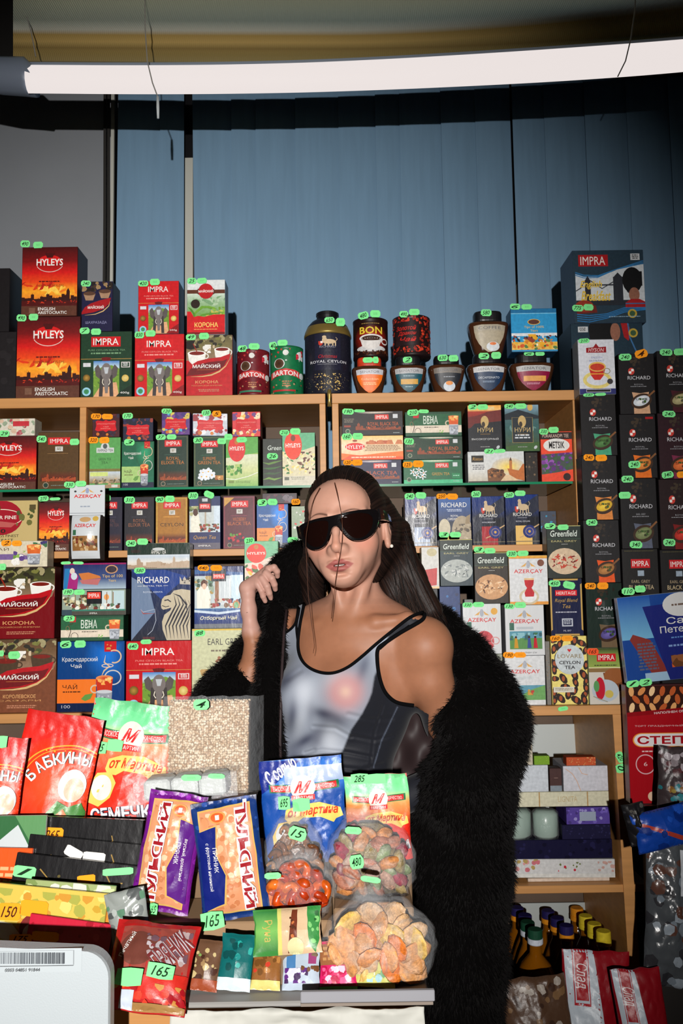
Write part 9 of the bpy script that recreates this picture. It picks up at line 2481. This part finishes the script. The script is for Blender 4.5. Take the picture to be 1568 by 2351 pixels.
for a_ in [(1187, 2083, 2.30, NV, ORG, 'oil bottle with a navy and orange cap, farthest back beside the coat'), (1205, 2100, 2.20, NV, ORG, 'oil bottle with a navy and orange cap, second beside the coat'), (1258, 2090, 2.31, NV, ORG, 'oil bottle with a navy and orange cap, farthest back in the middle row'),
   (1279, 2107, 2.22, NV, ORG, 'oil bottle with a navy and orange cap, middle one of the middle row'), (1300, 2124, 2.13, NV, ORG, 'oil bottle with a navy and orange cap, nearest in the middle row'),
   (1324, 2084, 2.34, ORG, ORG, 'oil bottle with an orange cap, farthest back on the right'), (1344, 2102, 2.25, YE, YE, 'oil bottle with a yellow cap, farthest back of the yellow capped ones'), (1364, 2120, 2.16, YE, YE, 'oil bottle with a yellow cap, middle of the yellow capped ones'), (1385, 2137, 2.075, YE, YE, 'oil bottle with a yellow cap, nearest of the yellow capped ones')]:
 bottle(*a_, R=.036)
bottle(1211, 2116, 2.115, GN, WH, 'oil bottle with a green and white cap, behind the large one', R=.036)
bottle(1228, 2133, 2.02, GN, WH, 'large wide oil bottle with a green and white cap in front of the others', R=.052)
bottle(1140, 2136, 2.00, (20, 40, 30), WH, 'dark green oil bottle with a pale olive label next to the coat', R=.034, m='dkg', lab=lambda a: (a.rect(0, 0, 1, 1, (150, 170, 110)), a.text('OLIO DI OLIVA', .1, .3, .9, .42, (60, 100, 40)), a.text('EXTRA', .2, .5, .8, .62, (60, 100, 40)), a.rect(0, .8, 1, 1, (40, 110, 60))))
# bags in front of the bottles
zfl = .02
st = thing('low_stand', 'low stand on the floor carrying the red and white sweet bags', 'stand', (.5, 1.9, 0))
zs_ = at(1300, 2600, 1.86).z
mb = MB(); mb.box((-.17, -.14, 0), (.35, -.01, zs_)); link('stand_body', mb.mesh(), 'wood', parent=st)
SW = lambda t_: (lambda a: (a.rect(0, 0, 1, 1, (140, 14, 26)), a.poly([(.02, 0), (.46, 0), (.6, .55), (.9, 1), (.12, 1)], (190, 200, 210)), a.rect(.14, 0, .38, .3, (176, 30, 40)), a.rect(.155, 0, .365, .285, (190, 200, 210)), a.rect(.17, 0, .35, .27, (165, 24, 34)), a.text(t_, .1, .1, .42, .18, (230, 225, 225), rot=-math.pi / 2, shear=.2), a.spots(.5, .3, 1, 1, 10, .05, .12, [(120, 10, 20), (196, 205, 214), (165, 20, 34)], 5)))
pack(1372, 2330, 150, 260, 1.86, SW('Слад'), 'red and white sweet bag with a sideways script logo below the oil bottles', name='sweet_bag', cat='sweet bag', rot=-3, back=10, side=(130, 16, 26), z=zs_, bulge=.03, seed=31, wr=.0035)
pack(1490, 2370, 110, 260, 1.79, SW('Слад'), 'sweet bag in the lower right corner, right of the one below the oil bottles', name='sweet_bag', cat='sweet bag', rot=4, back=10, side=(150, 70, 86), z=zs_, bulge=.03, seed=32, wr=.0035)
pack(1250, 2390, 150, 250, 1.83, lambda a: (a.rect(0, 0, 1, 1, (80, 56, 40)), a.spots(0, 0, 1, .45, 40, .03, .07, [(120, 90, 60), (60, 40, 30), (160, 150, 140)], 4), a.poly([(0, .3), (.2, .35), (.4, 1), (0, 1)], (176, 20, 30)), a.poly([(.3, 1), (.4, .65), (1, .5), (1, 1)], (180, 190, 200))), 'crinkly bag of brown nuts with a red corner below the large oil bottle', name='nut_bag', cat='nut bag', rot=6, back=12, side=(70, 50, 40), z=zs_, bulge=.03, seed=33, wr=.004)

# ------------------------------------------------------------------ gift boxes and bags at the right edge
xs0 = at(1452, 1900, 2.03).x
sc = thing('side_counter', 'grey display counter standing at the right edge', 'counter', (xs0 + .3, 2.0, 0))
zsc = at(1500, 1845, 1.98).z
mb = MB(); mb.box((-.3, -.04, zsc - .02), (.5, .035, zsc)); link('counter_top', mb.mesh(), mat('grey_counter', (70, 70, 72), rough=.4), parent=sc)
mb = MB(); mb.box((-.28, -.03, 0), (.5, .03, zsc - .02)); link('counter_body', mb.mesh(), mat('dark_counter', (44, 40, 38), rough=.5), parent=sc)
SUP.append((xs0, xs0 + .8, 1.96, 2.035, zsc, 'sc'))
c1 = carton(1441, 1572, 1650, 1843, a_step, 'big dark red cake box with almonds and white lettering at the right edge', side=(120, 70, 74), Y=1.98, t=.03, name='cake_box', cat='cake box', m='gloss', tags='')
c2 = carton(1436, 1372, 1650, 1571, a_spb, 'blue gift box with a red palace picture standing on the dark red cake box', side=(120, 140, 170), Y=1.985, t=.022, name='gift_box', cat='gift box', m='gloss', lean=-.085, tags='g1428,1360,1457,1377:110 g1458,1355,1482,1371')
c2.location.z += .0105
tag_on(c1, 1.972, 1438, 1562, 1467, 1578, 'g', '1', .1); tag_on(c1, 1.972, 1468, 1558, 1496, 1575, 'g', '2', .12)
pack(1556, 1815, 96, 190, 1.90, lambda a: (a.rect(0, 0, 1, 1, (60, 50, 52)), a.spots(0, 0, 1, .45, 40, .05, .12, [(130, 120, 124), (90, 50, 54), (160, 150, 156), (70, 30, 34)], 4), a.spots(0, .4, 1, 1, 50, .04, .1, [(30, 50, 44), (130, 90, 40), (40, 120, 130), (150, 130, 60), (50, 30, 30)], 6)), 'crinkled clear bag of dark colourful sweets hanging over the cake box', name='sweet_bag', cat='sweet bag', rot=-6, back=4, side=(60, 50, 52), z=None, bulge=.03, seed=41, wr=.005, m='foil')
pack(1520, 1902, 130, 84, 1.79, lambda a: (a.rect(0, 0, 1, 1, (16, 60, 150)), a.poly([(.1, .3), (.16, .25), (.9, .85), (.85, .95)], (170, 60, 44)), a.spots(0, 0, 1, 1, 9, .05, .12, [(12, 44, 120), (30, 80, 180)], 4)), 'glossy blue bag with a red stripe below the cake box', name='gift_bag', cat='bag', rot=12, back=10, side=(12, 40, 100), z=None, bulge=.03, seed=42, wr=.006)
pack(1462, 1892, 50, 90, 1.80, lambda a: (a.rect(0, 0, 1, 1, (26, 25, 28)), a.spots(0, 0, 1, 1, 14, .05, .12, [(50, 50, 54), (20, 20, 22), (80, 78, 74)], 4)), 'small black crumpled bag left of the glossy blue one', name='crumpled_bag', cat='bag', rot=10, back=6, side=(24, 23, 26), z=None, bulge=.02, seed=43, wr=.008)
pack(1545, 2085, 126, 320, 1.86, lambda a: (a.rect(0, 0, 1, 1, (74, 78, 82)), a.spots(0, 0, 1, 1, 50, .05, .14, [(50, 50, 54), (120, 130, 140), (90, 60, 50), (150, 160, 170)], 4), a.rect(.55, .1, .95, .4, (205, 210, 216))), 'large crumpled grey plastic bag with a white paper at the right edge', name='crumpled_bag', cat='bag', rot=-6, back=6, side=(70, 72, 76), z=None, bulge=.03, seed=44, wr=.006, m='gloss')
